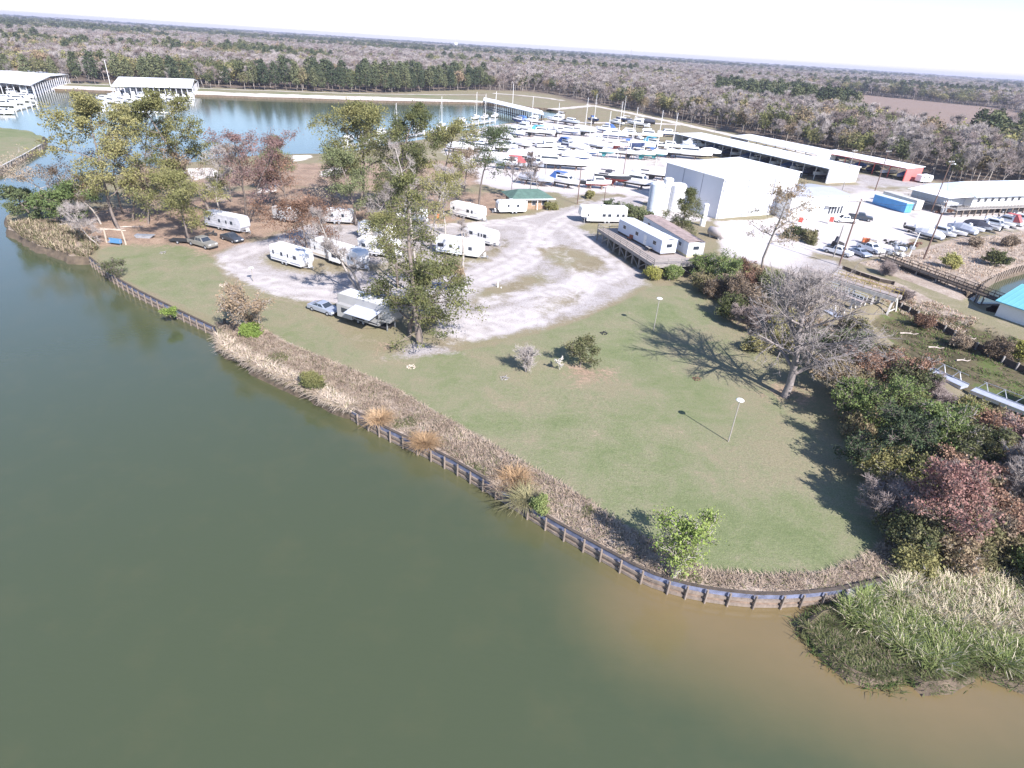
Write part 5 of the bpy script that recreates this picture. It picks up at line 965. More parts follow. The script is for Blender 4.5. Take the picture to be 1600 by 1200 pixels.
# ---- utility poles and masts
POLEM = mat('pole_wood', (.19, .12, .095), .9, .25, 2, stretch=(1, 1, .3)); POLES = []
def upole(base, ytop, label, arms=1, trans=0, r=.15, name='utility_pole', m=POLEM, az=0.0, group='utility poles', lamp=0):
    p = GZ(*base); H = HT(base, ytop); e = empty(name, p, az, label, 'utility pole' if name == 'utility_pole' else 'light pole', group); b = MB(); b.tube([(0, 0, -.2), (0, 0, H)], [r, r*.7], 8); b.obj('pole', m, e)
    for k in range(arms): 
        b = MB(); z = H-.35-k*1.1; b.bar((-1.1, -.12, z), (1.1, -.12, z), .1, .12); a_ = b.obj('crossarm', WOODG, e)
        for x in (-1.0, -.4, .4, 1.0): b = MB(); b.lathe([(.05, 0), (.09, .08), (.05, .16), (.07, .24)], 7, 0, (x, -.12, z+.06)); b.obj('insulator', WHITEP, a_)
    for k in range(trans): b = MB(); b.lathe([(.22, 0), (.24, .1), (.24, .75), (.1, .85)], 12, 0, (.42*(k*2-1) if trans > 1 else .42, -.1, H-2.4)); b.obj('transformer', STEEL, e)
    if lamp: b = MB(); b.bar((0, 0, H-1), (.9, -.6, H-.7), .06); b.lathe([(.05, .2), (.3, 0), (.2, -.1)], 10, 0, (.95, -.65, H-.8)); b.obj('lamp_head', WHITEP, e)
    POLES.append((p, H)); return e
upole((1311, 415), 311, 'dark brown utility pole beside the parked white pickup at the yard edge', 1, 0, .17, az=.4); upole((1443, 405), 313, 'dark utility pole standing between the trailered boats and the dark walkway', 2, 2, .17, az=.4)
upole((1367, 298), 235, 'utility pole rising behind the pale blue container', 1, 0, .16, az=.4); upole((1316, 297), 234, 'pale grey utility pole in front of the white shed end wall', 1, 0, .14, m=WOODG, az=.4)
upole((1455, 331), 251, 'utility pole with lamps in front of the raised office', 1, 0, .16, az=.4, lamp=1); upole((1497, 278), 239, 'utility pole with a transformer behind the office roof', 0, 1, .14, az=.4, lamp=1)
upole((902, 319), 261, 'bare wooden pole beside the boatyard entrance road', 0, 0, .13); upole((974, 272), 222, 'slim dark pole in the middle of the boatyard', 0, 0, .12); upole((943, 322), 292, 'short black pole beside the platform hedge', 0, 0, .1)
upole((1303, 398), 352, 'grey paired post left of the parked white pickup', 0, 0, .14, m=WOODG); upole((1380-80+2, 402), 356, 'second grey paired post behind the parked pickup', 0, 0, .13, m=WOODG)
upole((851, 290), 252, 'thin grey pole among the boats at the left of the yard', 0, 0, .1, m=WOODG)
for (b_, yt, lab) in (((801, 163), 131, 'tall white mast on the far bank of the basin'), ((173, 135), 94, 'tall white mast leaning beside the second covered dock'), ((938, 164), 147, 'lamp pole on the far road behind the boatyard'), ((1064, 196), 168, 'thin pole at the forest edge behind the sheds'), ((1003, 185), 164, 'dark lamp pole by the forest edge left of the sheds'), ((1116, 208), 181, 'pale lamp pole behind the first storage shed'), ((1080-2, 203), 181, 'lamp pole left of the pale lamp pole behind the shed')): upole(b_, yt, lab, 0, 0, .16 if 'white' in lab else .09, 'light_pole', WHITEP if 'white' in lab else WOODG, group='masts and lamp poles', lamp=0)
b = MB(); p = GZ(1420, 401); e = empty('leaning_post', p, 0, 'leaning white post with a black fitting near the dark utility pole', 'post'); b.tube([(0, 0, 0), (.5, .25, 5.2)], [.14, .08], 8); b.obj('pole', WHITEP, e); b = MB(); b.box(-.3, .5, -.3, .4, 1.6, 2.2); b.obj('fitting', STEEL, e)
# cables
def cable(p, q, sag, label, r=.022):
    b = MB(); n = 12; P_ = [Vector(p).lerp(Vector(q), i/n)-Vector((0, 0, sag*4*(i/n)*(1-i/n))) for i in range(n+1)]; b.tube(P_, r, 4); o = b.obj('overhead_cable', BLACK, None); setp(o, label, 'cable', 'overhead cables'); return o
pt = lambda i, dz=0: (POLES[i][0][0], POLES[i][0][1], POLES[i][1]-.2+dz)
cable(pt(0), pt(1), .9, 'overhead cable from the pickup pole to the pole by the trailered boats'); cable(pt(1), pt(4), .7, 'overhead cable from the pole by the trailered boats to the office pole'); cable(pt(4), pt(2), .8, 'overhead cable from the office pole to the pole behind the blue container')
cable(pt(2), pt(3), .6, 'overhead cable between the container pole and the pale shed pole'); cable(pt(4), pt(5), .6, 'overhead cable running over the office roof'); cable(pt(1, -.4), (pt(1)[0]+60, pt(1)[1]+24, 10.5), 1.2, 'overhead cable leaving the boat row pole to the right'); cable(pt(0, -.4), (48, 150, 8.6), .5, 'service cable running from the pickup pole to the warehouse')
# lawn lights
for b_, yt, lab in (((1138, 690), 626, 'slender light pole with a round white head on the lower lawn'), ((1021, 517), 467, 'slender light pole with a round white head on the upper lawn near the platform'), ((396, 440), 419, 'short lamp post on the lawn near the loop road')):
    p = GZ(*b_); H = HT(b_, yt); e = empty('lawn_light', p, 0, lab, 'light pole', 'lawn lights'); b = MB(); b.tube([(0, 0, -.1), (0, 0, H-.1)], [.065, .05], 8); b.obj('pole', mat('lamp_pole', (.36, .33, .30), .6), e); b = MB(); b.lathe([(.06, -.1), (.36, -.02), (.4, .06), (.3, .15), (.08, .19)], 16, 0, (0, 0, H)); b.obj('lamp_head', WHITEP, e)
# white marker posts
for b_, lab in (((728, 456), 'short white post with a hook beside the gravel lot'), ((778, 449), 'second short white post farther along the gravel lot')):
    p = GZ(*b_); e = empty('marker_post', p, 0, lab, 'post', 'white hookup posts'); b = MB(); b.bar((0, 0, -.1), (0, 0, 1.35), .13); b.bar((-.02, 0, 1.2), (.3, 0, 1.2), .1); b.obj('post', WHITEP, e)
    o = MB(); o.lathe([(.1, 0), (.12, .1), (.04, .18)], 8); k = empty('meter_box', GZ(b_[0]+5, b_[1]+1), 0, 'small white cap on the ground beside the '+('nearer' if b_[0] < 740 else 'farther')+' white post', 'utility box'); o.obj('cap', WHITEP, k)
# ---- docks
def pile_dock(name, A, B, wd, label, z=-.55, piles=10, deckm=CONC, ph=1.0, pm=WHITEP, group=None):
    rz, L = frame2(A, B); e = empty(name, (A[0], A[1], 0), rz, label, 'dock', group); b = MB(); b.box(0, L, -wd/2, wd/2, z-.25, z); b.obj('deck', deckm, e)
    for k in range(piles+1): b = MB(); b.tube([(L*k/piles, -wd/2-.2, -2), (L*k/piles, -wd/2-.2, ph)], .2, 7); b.obj('pile', pm, e)
    return e
def covered_dock(name, P0, P1, P2, zt, label, nx, ny, ridge=1.6, stepm=None, group='covered boat docks', pm=None):
    """P0-P1 near eave, P1-P2 right side"""
    rz, L = frame2(P0, P1); e = empty(name, (P0[0], P0[1], 0), rz, label, 'covered dock', group); c, s_ = math.cos(-rz), math.sin(-rz); d = P2[:2]-P0[:2]; x2, y2 = d[0]*c-d[1]*s_, d[0]*s_+d[1]*c; sh_ = (x2-L); sk = sh_/y2
    f = lambda x, y, z: (x+sk*y, y, z)
    V = [f(0, 0, zt), f(L, 0, zt), f(L, y2/2, zt+ridge), f(0, y2/2, zt+ridge), f(0, y2, zt), f(L, y2, zt)]; b = MB(); b.add(V+[(x, y, z+.35) for x, y, z in V], [(6, 7, 8, 9), (9, 8, 11, 10), (0, 3, 2, 1), (3, 4, 5, 2), (0, 1, 7, 6), (1, 2, 8, 7), (2, 5, 11, 8), (5, 4, 10, 11), (4, 3, 9, 10), (3, 0, 6, 9)]); b.obj('roof', ROOFW, e)
    for i in range(nx+1):
        for y in ((.02, .98) if nx*2+ny*2 < 96 else (.02,)): b = MB(); b.tube([f(L*i/nx, y2*y, -2), f(L*i/nx, y2*y, zt)], .22, 6); b.obj('piling', pm or STRW, e)
    for j in range(1, ny):
        for x in (0.01, .99): b = MB(); b.tube([f(L*x, y2*j/ny, -2), f(L*x, y2*j/ny, zt)], .22, 6); b.obj('piling', pm or STRW, e)
    b = MB(); b.add([f(.5, y2*.47, -.8), f(L-.5, y2*.47, -.8), f(L-.5, y2*.53, -.8), f(.5, y2*.53, -.8), f(.5, y2*.47, -.5), f(L-.5, y2*.47, -.5), f(L-.5, y2*.53, -.5), f(.5, y2*.53, -.5)], [(0, 3, 2, 1), (4, 5, 6, 7), (0, 1, 5, 4), (1, 2, 6, 5), (2, 3, 7, 6), (3, 0, 4, 7)]); b.obj('walkway', WOODG, e)
    b = MB(); b.add([f(.2, y2*.2, -.79), f(L-.2, y2*.2, -.79), f(L-.2, y2*.24, -.79), f(.2, y2*.24, -.79), f(.2, y2*.2, zt-.1), f(L-.2, y2*.2, zt-.1), f(L-.2, y2*.24, zt-.1), f(.2, y2*.24, zt-.1)], []); return e, L, y2, f
q1, q2 = G(48, 134, 4.4), G(107, 117, 4.4); q0 = q1+(G(0, 129, 4.4)-q1)*1.9
cd1 = covered_dock('covered_dock', q0, q1, q2, 4.4, 'white roofed covered boat dock at the far left edge', 9, 18, 1.6)
cd2 = covered_dock('covered_dock', G(174, 135, 4.4), G(300, 138, 4.4), G(309, 127, 4.4), 4.4, 'white roofed covered boat dock behind the large olive tree', 14, 6, 2.6)
cd3 = covered_dock('covered_dock', G(850, 181, 3.2), G(755, 158, 3.2), G(757, 153, 3.2), 3.2, 'long narrow covered dock at the right end of the basin', 30, 3, .8, pm=WOODD)
pile_dock('floating_dock', G(152, 172, -.6), G(270, 176, -.6), 2.2, 'white piled dock in front of the second covered dock', -.5, 9, WHITEP, .9); pile_dock('floating_dock', G(152, 171, -.6), G(172, 152, -.6), 1.6, 'white piled finger dock at the left end of the second covered dock', -.5, 6, WHITEP, .9)
pile_dock('floating_dock', G(0, 176, -.6), G(52, 163, -.6), 2, 'white dock among the boats at the far left', -.5, 6, WHITEP, .8); pile_dock('floating_dock', G(520, 232, -.6), G(770, 188, -.6), 2.4, 'long pale dock along the boatyard shore behind the central trees', -.5, 20, CONC, 1.2)
# ---- piers in the slip on the right
def runway(A, B, z, label, m, rail, w=1.3, legs=(.55, .8, .97), legm=None, group='boat lift runways'):
    rz, L = frame2(A, B); e = empty('pier', (A[0], A[1], 0), rz, label, 'pier', group); b = MB(); b.box(0, L, -w/2, w/2, z-.14, z); b.obj('deck', mat('pier_deck', (.36, .31, .29), .85, .2, 2), e); b = MB(); b.box(0, L, -w/2-.12, -w/2+.1, z-.75, z-.142); b.box(0, L, w/2-.1, w/2+.12, z-.75, z-.142); b.obj('girder', legm or CONC, e)
    for sd in (1, -1):
        b = MB(); y = sd*w/2
        for zz in (z+.5, z+1.0): b.bar((L*.35, y, zz), (L, y, zz), .06)
        for x in np.linspace(L*.35, L, 9): b.bar((x, y, z), (x, y, z+1.0), .06)
        b.obj('railing', rail, e)
    for x in legs:
        for sd in (1, -1): b = MB(); b.bar((L*x, sd*w*.35, z-.7), (L*x+.25, sd*w*1.0, -1.6), .3); b.obj('leg', legm or CONC, e)
        b = MB(); b.bar((L*x+.1, -w*.75, -.3), (L*x+.1, w*.75, -.3), .16); b.obj('crossbeam', legm or CONC, e)
    return e
LEGM = mat('pale_steel', (.6, .57, .52), .6, .15, 2)
runway(G(1255, 417, 2.3), G(1406, 463, 2.3), 2.3, 'boat lift pier with yellow railings and pale legs', LEGM, YEL, 2.0, legm=LEGM); runway(G(1225, 422, 1.7), G(1350, 472, 1.7), 1.7, 'lower boat lift pier with a white ladder end left of the yellow railed one', LEGM, WHITEP, 1.0, (.9,), legm=LEGM)
def mesh_walk(A, B, z, label, w=1.7):
    rz, L = frame2(A, B); e = empty('walkway_bridge', (A[0], A[1], 0), rz, label, 'walkway'); b = MB(); b.box(0, L, -w/2, w/2, z-.12, z); b.obj('deck', WOODD, e)
    for sd in (1, -1):
        b = MB(); y = sd*w/2
        for zz in (z+.1, z+.55, z+1.1): b.bar((0, y, zz), (L, y, zz), .07)
        for x in np.arange(0, L, 1.9): b.bar((x, y, z-.1), (x, y, z+1.1), .1)
        for x in np.arange(L*.55, L, .16): b.bar((x, y, z), (x, y, z+1.1), .03)
        b.obj('railing', WOODD, e)
    for x in np.arange(.5, L, 4.2):
        for sd in (1, -1): b = MB(); b.bar((x, sd*w*.45, -1.8), (x, sd*w*.45, z-.1), .2); b.obj('post', WOODG, e)
    return e
mesh_walk(G(1378, 401, .8), G(1566, 471, .8), .8, 'long dark railed walkway running to the teal roofed boathouse')
def truss_dock(A, B, label, z=.1, w=1.7):
    rz, L = frame2(A, B); e = empty('gangway', (A[0], A[1], 0), rz, label, 'gangway', 'white aluminium gangways'); b = MB(); b.box(0, L, -w/2, w/2, z-.35, z); b.obj('deck', mat('aluminium_deck', (.52, .55, .63), .5, .15, 2, .3), e)
    for sd in (1, -1): b = MB(); b.box(0, L, sd*w/2-.06, sd*w/2+.06, z-.05, z+.12); b.obj('edge_beam', STEEL, e)
    for x in np.arange(.8, L-.8, 2.0):
        b = MB(); y = w/2; b.bar((x-.55, y, z+.1), (x, y, z+1.1), .07); b.bar((x+.55, y, z+.1), (x, y, z+1.1), .07); b.obj('a_frame', WHITEP, e)
    b = MB(); b.bar((.5, w/2, z+1.1), (L-.5, w/2, z+1.1), .05); b.obj('handrail', STEEL, e); return e
truss_dock(G(1432, 568, .1), G(1508, 603, .1), 'white aluminium gangway with triangular frames above the mud channel'); truss_dock(G(1520, 608, .1), G(1640, 655, .1), 'white aluminium gangway continuing off the right edge'); truss_dock(G(1290, 482, .2), G(1345, 513, .2), 'pale blue aluminium gangway lying behind the large bare tree')
# retaining walls
def post_wall(name, line, zt, zb, label, m, pm, gap=2.0, pw=.2, extra=.2, side=1):
    A = np.array(resample(line, gap)); c = A[len(A)//2].copy(); e = empty(name, (c[0], c[1], 0), 0, label, 'retaining wall'); A = A-c; b = MB()
    for i in range(len(A)-1): b.bar((*A[i], (zt+zb)/2), (*A[i+1], (zt+zb)/2), .1, zt-zb)
    b.obj('wall', m, e)
    for i in range(len(A)):
        d = A[min(i+1, len(A)-1)]-A[max(i-1, 0)]; d = d/np.linalg.norm(d); n = np.array([d[1], -d[0]])*side*.2; b = MB(); b.bar((A[i][0]+n[0], A[i][1]+n[1], zb-.2), (A[i][0]+n[0], A[i][1]+n[1], zt+extra), pw); b.obj('post', pm, e)
    return e
post_wall('retaining_wall', [tuple(G(x, y, -.1)[:2]) for x, y in ((1352, 452), (1398, 470), (1450, 496), (1510, 528), (1570, 560), (1640, 592))], .05, -1.2, 'dark timber retaining wall along the mud channel', WOODD, WOODG); post_wall('retaining_wall', [tuple(G(x, y, -.3)[:2]) for x, y in ((1524, 466), (1533, 449), (1553, 436), (1580, 425), (1640, 408))], .15, -1.5, 'curved timber piling wall around the small pond', mat('tan_timber', (.42, .33, .25), .9, .2, 2), WOOD, 1.3, .24, .55)
post_wall('sheet_wall', [tuple(G(x, y, .3)[:2]) for x, y in ((1318, 418), (1345, 428), (1375, 438), (1397, 442))], .6, -.4, 'low dark sheet wall in the grass between the piers', WOODD, WOODD, 2.4, .15, .05)
e = empty('culvert_pipe', GZ(1470, 432), 0, 'large black pipe lying under the dark walkway', 'pipe'); a_ = GZ(1408, 420); c_ = GZ(1463, 440); o_ = np.array(e.location); b = MB(); b.tube([tuple(a_-o_+[0, 0, .45]), tuple(c_-o_+[0, 0, .45])], .45, 12); b.obj('pipe', BLACK, e)
# pond water surface
pv = np.array([(*p, -1.15) for p in GP([(1490, 490), (1530, 420), (1620, 400), (1760, 400), (1760, 520), (1640, 520)], -1.15)]); me = np_mesh('pond', pv, np.array([[0, 1, 2, 3, 4, 5]]), [bpy.data.materials['water']]); o = link('pond_water', me); o['kind'] = 'structure'
# ---- things on the lawn and shore
b = MB(); [b.bar((x, 0, 0), (x*.92, 0, 2.6), .16) for x in (-1.9, 1.9)]; c = MB(); c.bar((-2.5, 0, 2.5), (2.5, 0, 2.6), .16)
small('swing_frame', (182, 381), 'tan timber goalpost frame over a blue bench near the point', 'frame', [('posts', b, TAN), ('crossbar', c, TAN)], rz=-.15)
b = MB(); b.box(-1.2, 1.2, -.05, .05, .45, 1.1); b.box(-1.2, 1.2, -.5, -.05, .4, .48); c = MB(); [c.bar((x, -.3, 0), (x, -.1, .9), .08) for x in (-1, 1)]
small('bench', (182, 382), 'blue bench hanging under the timber goalpost frame', 'bench', [('seat', b, BLUE), ('legs', c, STEEL)], rz=-.15)
b = MB(); b.xprism([(-1.5, .45), (-1.2, 0), (1.1, 0), (1.8, .5), (-1.5, .5)], -.55, .55); small('rowing_boat', (226, 371), 'small grey rowing boat on the bare ground near the point', 'boat', [('hull', b, STEEL)], rz=.1)
for (b_, rz_, L_, lab) in (((205, 356), .3, 4.5, 'pale fallen log under the leaning olive tree'), ((176, 360), .4, 4.0, 'pale log rail beside the goalpost frame'), ((1420, 523), -.05, 2.8, 'bleached log lying on the mud of the drained slip'), ((1520, 540), -.15, 3.6, 'long bleached log by the brush below the boathouse'), ((1518, 531), .1, 1.4, 'short white log beside the long bleached one'), ((1560, 1010), -.55, 5.5, 'bare driftwood branch reaching from the green reeds to the water'), ((1535, 998), -.7, 3.5, 'second driftwood branch crossing in the reeds'), ((1462, 545), -.1, 2.2, 'thin bleached stick in the channel weeds'), ((1505, 565), 0, 2.0, 'grey stick beside the white gangway'), ):
    p = GZ(*b_); p[2] = max(p[2], -1.1); e = empty('fallen_log', p, rz_, lab, 'log'); b = MB(); b.tube([(-L_/2, 0, .15), (-L_*.1, .12, .2), (L_*.25, -.05, .16), (L_/2, .1, .3)], [.11, .1, .07, .03], 6); b.tube([(0, .1, .2), (L_*.2, .5, .35)], [.05, .02], 5); b.obj('log', mat('bleached_wood', (.55, .48, .42), .9, .2, 3), e)
for (b_, lab, mm) in (((642, 574), 'ring of pale stones and sticks on the lawn below the ragged tree', TAN), ((788, 591), 'ring of grey stones on the lawn left of the bare fan shaped tree', WOODG), ((943, 521), 'dark fire ring on the grass near the gravel edge', BLACK), ((1088, 592), 'dark twig heap on the lawn left of the large bare tree', RUST), ((250+5, 395), 'faint ring of stones on the upper left lawn', WOODG), ((348, 446), 'small pale debris pile by the loop road', TAN), ((848, 380), 'white stone on the reddish patch of the gravel lot', WHITEP)):
    p = GZ(*b_); e = empty('fire_ring', p, 0, lab, 'fire ring'); b = MB(); rs = random.Random(int(p[0]*10))
    for k in range(9): a = k*.7+rs.uniform(-.1, .1); r = rs.uniform(.32, .55); s_ = rs.uniform(.06, .13); b.lathe([(s_, 0), (s_*1.2, s_*.6), (s_*.5, s_*1.1)], 6, 0, (r*math.cos(a), r*math.sin(a), 0))
    b.tube([(-.5, .1, .12), (.6, -.2, .2)], .04, 5); b.tube([(-.2, -.4, .1), (.3, .5, .22)], .035, 5); b.obj('stones', mm, e)
b = MB(); b.lathe([(.4, 0), (.45, .35), (.3, .5)], 9); small('tree_stump', (1327, 932), 'grey stump at the end of the bulkhead', 'stump', [('stump', b, mat('stump_grey', (.42, .38, .36), .9))])
b = MB(); b.lathe([(.3, 0), (.33, .3), (.3, .9)], 14); small('barrel', (684, 341), 'orange barrel beside the white camper at the top of the campground', 'barrel', [('drum', b, ORANGE)])
b = MB(); b.box(-.5, .5, -.4, .4, 1.0, 1.1); c = MB(); [c.bar((x, y, 0), (x, y, 1.0), .05) for x in (-.4, .4) for y in (-.3, .3)]; small('feeder_table', (380, 486), 'small stand with a green top beside the tall shrub on the bank', 'table', [('table_top', b, GREENP), ('legs', c, WOODD)])
b = MB(); b.bar((0, 0, 0), (0, 0, .9), .22); small('stump_post', (352, 508), 'short dark post at the end of the left bulkhead', 'post', [('post', b, WOODD)])
# fuel pumps
for b_, lab in (((1249, 351), 'white and red fuel dispenser left of the bushes by the annex'), ((1297, 350), 'white and red fuel dispenser right of the bushes by the annex')):
    b = MB(); b.box(-.55, .55, -.35, .35, 0, 2.0); c = MB(); c.box(-.48, .48, -.37, -.352, .6, 1.85); t_ = MB(); t_.box(-.65, .65, -.4, .4, 2.003, 2.2); small('fuel_dispenser', b_, lab, 'fuel pump', [('cabinet', b, WHITEP), ('red_panel', c, RED), ('top_sign', t_, WHITEP)], rz=-.3, group='fuel dispensers')
# far landmarks
p = G(985, 92.5, 0); 
dd = G(985, 90.0); dd = dd/np.linalg.norm(dd[:2])*3600; e = empty('radio_tower', (dd[0], dd[1], 0), 0, 'faint radio tower on the horizon', 'tower'); b = MB()
for x, y in ((-2, -2), (2, -2), (0, 2.5)): b.bar((x*1.3, y*1.3, 0), (x*.4, y*.4, 66), .6)
for z in range(4, 64, 5): b.bar((-2+z*.02, -2+z*.02, z), (2-z*.02, -2+z*.02, z+4), .35); b.bar((2-z*.02, -2, z), (0, 2, z+4), .3)
b.obj('mast', mat('tower_grey', (.5, .45, .45), .7), e)
dd = G(712, 85.0); dd = dd/np.linalg.norm(dd[:2])*2900; e = empty('water_tower', (dd[0], dd[1], 0), 0, 'tiny white water tower on the horizon', 'tower'); b = MB(); b.lathe([(3, 24), (7, 27), (8, 31), (6, 35), (1, 37)], 14); b.obj('tank', WHITEP, e); b = MB(); [b.bar((x, y, 0), (x*.6, y*.6, 26), .8) for x in (-5, 5) for y in (-5, 5)]; b.obj('legs', WHITEP, e)
# ================================================================ VEHICLES
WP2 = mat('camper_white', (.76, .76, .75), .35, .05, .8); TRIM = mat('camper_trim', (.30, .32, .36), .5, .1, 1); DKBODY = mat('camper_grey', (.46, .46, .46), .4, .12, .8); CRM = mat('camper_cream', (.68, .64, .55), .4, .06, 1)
def wheel(parent, x, y, r=.36, w=.24, sgn=1):
    b = MB(); b.lathe([(r*.6, -w/2), (r, -w/2+.03), (r, w/2-.03), (r*.6, w/2)], 14, 0, (x, y, r), 'y'); t_ = b.obj('wheel', BLACK, parent)
    b = MB(); b.lathe([(r*.55, -.02), (r*.5, .02), (r*.15, .05)] if sgn > 0 else [(r*.15, -.05), (r*.5, -.02), (r*.55, .02)], 12, 0, (x, y+sgn*w/2, r), 'y'); b.obj('rim', STEEL, t_)
def orient(A, B, front='B'):
    """returns base-centre helper: near side line A-B; local x forward, near side at y = sd*W/2"""
    if front == 'A': A, B = B, A
    rz, L = frame2(A, B); return A, B, rz, L, tocam_sign(A, B)
def camper(A, B, label, front='B', style='trailer', W=2.45, H=3.05, body=None, stripe=None, wins=((.12, .9), (.45, .7), (.75, 1.0)), door=.58, slide=None, group='campers parked in the campground', awn=False, Lfix=None, skirtm=None):
    A, B, rz, L, s = orient(A, B, front); body = body or WP2; stripe = stripe or TRIM
    if Lfix: L = Lfix
    d = np.array([math.cos(rz), math.sin(rz)]); n = np.array([-d[1], d[0]])*s; c = A[:2]+d*L/2+n*W/2; e = empty('camper', (c[0], c[1], hz(c)), rz, label, 'camper', group); h0 = .55; x0, x1 = -L/2, L/2
    if style == 'fifth': prof = [(x0, h0), (x1-2.3, h0), (x1-2.1, 1.35), (x1-.3, 1.5), (x1, 1.9), (x1-.15, H-.25), (x1-.5, H), (x0+.1, H), (x0, H-.12)]
    elif style == 'round': prof = [(x0, h0), (x1-.9, h0), (x1-.3, h0+.35), (x1, h0+1.0), (x1-.08, H-.75), (x1-.5, H-.2), (x1-1.1, H), (x0+.35, H), (x0+.08, H-.2), (x0, H-.6)]
    else: prof = [(x0, h0), (x1-.45, h0), (x1, h0+.75), (x1-.05, H-.55), (x1-.4, H-.08), (x1-.8, H), (x0+.15, H), (x0, H-.15)]
    b = MB(); b.xprism(prof, -W/2, W/2); b.obj('body', body, e, bev=.06)
    b = MB(); b.box(x0+.4, x1-1.2, -W/2+.12, W/2-.12, H-.002, H+.025); b.obj('roof', mat('roof_membrane', (.80, .80, .78), .6, .08, 1), e)
    for sd in (1, -1):
        b = MB(); y = sd*(W/2); b.box(x0+.05, x1-(2.4 if style == 'fifth' else .6), *sorted((y, y+sd*.012)), .75, .98); b.box(x0+.1, x1-1.0, *sorted((y, y+sd*.010)), 1.75, 1.84); b.obj('stripe', stripe, e)
        for fx, ww in (wins if sd == -s else wins[:2]):
            x = x0+L*fx; b = MB(); b.box(x, x+ww, *sorted((y+sd*.002, y+sd*.03)), 1.55, 2.25); w_ = b.obj('window', TRIM, e); b = MB(); b.box(x+.06, x+ww-.06, *sorted((y+sd*.031, y+sd*.04)), 1.61, 2.19); b.obj('pane', GLASS, w_)
    y = -s*W/2; b = MB(); b.box(x0+L*door, x0+L*door+.68, *sorted((y-s*.002, y-s*.03)), .62, 2.5); d_ = b.obj('door', body, e); b = MB(); b.box(x0+L*door+.16, x0+L*door+.52, *sorted((y-s*.031, y-s*.04)), 1.6, 2.2); b.obj('door_window', GLASS, d_)
    if slide is not None: b = MB(); xs = x0+L*slide; b.box(xs, xs+2.6, *sorted((y-s*.03, y-s*.75)), .75, 2.6); so_ = b.obj('slide_out', body, e, bev=.03); b = MB(); b.box(xs+.8, xs+1.9, *sorted((y-s*.751, y-s*.77)), 1.5, 2.2); b.obj('slide_window', GLASS, so_)
    for k, x in enumerate((x0+L*.42-.48, x0+L*.42+.42)):
        for sd in (1, -1): wheel(e, x, sd*(W/2-.13), .35, .22, sd)
    b = MB(); b.box(-.45, .45, -.45, .45, H+.03, H+.3); b.obj('air_conditioner', WHITEP, e, bev=.06)
    b = MB(); b.box(x0+L*.2, x0+L*.2+.36, .3, .66, H+.026, H+.1); b.obj('roof_vent', WHITEP, e); b = MB(); b.box(x0+L*.78, x0+L*.78+.36, -.5, -.14, H+.026, H+.1); b.obj('roof_vent', TRIM, e)
    b = MB(); b.box(x0+L*.05, x1-1.2, -W/2+.3, W/2-.3, .38, h0-.003); b.obj('chassis', BLACK, e)
    if style == 'fifth': b = MB(); b.bar((x1-1.1, -.8, 0), (x1-1.1, -.8, 1.45), .12); b.bar((x1-1.1, .8, 0), (x1-1.1, .8, 1.45), .12); b.obj('jack_leg', STEEL, e)
    else:
        b = MB(); b.bar((x1-.5, -.7, .48), (x1+1.1, 0, .48), .1); b.bar((x1-.5, .7, .48), (x1+1.1, 0, .48), .1); b.bar((x1+.9, 0, 0), (x1+.9, 0, .8), .08); b.obj('hitch', STEEL, e)
        b = MB(); b.lathe([(.16, .52), (.18, .6), (.18, 1.0), (.08, 1.1)], 10, 0, (x1+.35, -.18, 0)); b.lathe([(.16, .52), (.18, .6), (.18, 1.0), (.08, 1.1)], 10, 0, (x1+.35, .2, 0)); b.obj('gas_bottles', WHITEP, e)
    if awn: b = MB(); V = [(x0+L*.35, y-s*.05, 2.85), (x0+L*.82, y-s*.05, 2.85), (x0+L*.82, y-s*2.4, 2.45), (x0+L*.35, y-s*2.4, 2.45)]; b.add(V+[(p, q, r-.04) for p, q, r in V], [(0, 1, 2, 3), (7, 6, 5, 4), (0, 4, 5, 1), (1, 5, 6, 2), (2, 6, 7, 3), (3, 7, 4, 0)]); a_ = b.obj('awning', mat('awning_fabric', (.45, .48, .56), .7, .1, 2), e); b = MB(); b.bar((x0+L*.35, y-s*2.4, 2.43), (x0+L*.37, y-s*.05, .9), .05); b.bar((x0+L*.82, y-s*2.4, 2.43), (x0+L*.80, y-s*.05, .9), .05); b.obj('awning_arm', STEEL, a_)
    return e
camper(G(424, 409), G(474, 424), 'small white travel trailer at the lower left of the gravel loop', wins=((.08, .45), (.33, .6), (.72, .8)), door=.52)
camper(G(487, 401), G(562, 425), 'long white travel trailer with a slide out and tan skirt beside the small one', slide=.45, H=3.25, stripe=TAN, wins=((.08, .35), (.3, .6), (.84, .6)), door=.76, body=WP2)
camper(G(560, 398), G(619, 407), 'white travel trailer behind the long one, partly hidden by the ragged tree', wins=((.1, .8), (.5, .7), (.74, .6)))
camper(G(681, 397), G(751, 407), 'large white travel trailer behind the topped bare tree', wins=((.04, 1.2), (.3, .55), (.5, .3), (.72, .75)), stripe=mat('pale_blue_stripe', (.42, .47, .55), .5), H=3.2)
camper(G(724, 375), G(769, 387), 'older white travel trailer with a flat front next to the large one', wins=((.2, .9), (.5, .4), (.68, .8)), stripe=STEEL, H=2.85)
camper(G(703, 337), G(750, 348), 'white travel trailer with a front window at the top of the campground', wins=((.1, .5), (.55, .5), (.7, .5)), H=3.1)
camper(G(778, 335), G(822, 334), 'white camper with a dark nose beside the green roofed house', front='A', body=WP2, wins=((.25, .7), (.6, .5)), H=2.9)
camper(G(906, 349), G(978, 350), 'white fifth wheel camper with big side windows beside the hedge', front='A', style='fifth', H=3.7, wins=((.05, .7), (.17, .7), (.34, .85), (.46, .85)), stripe=TAN, door=.8)
camper(G(619, 345), G(648, 350), 'white camper showing between the central trees', wins=((.2, .7), (.6, .6)), Lfix=6.5)
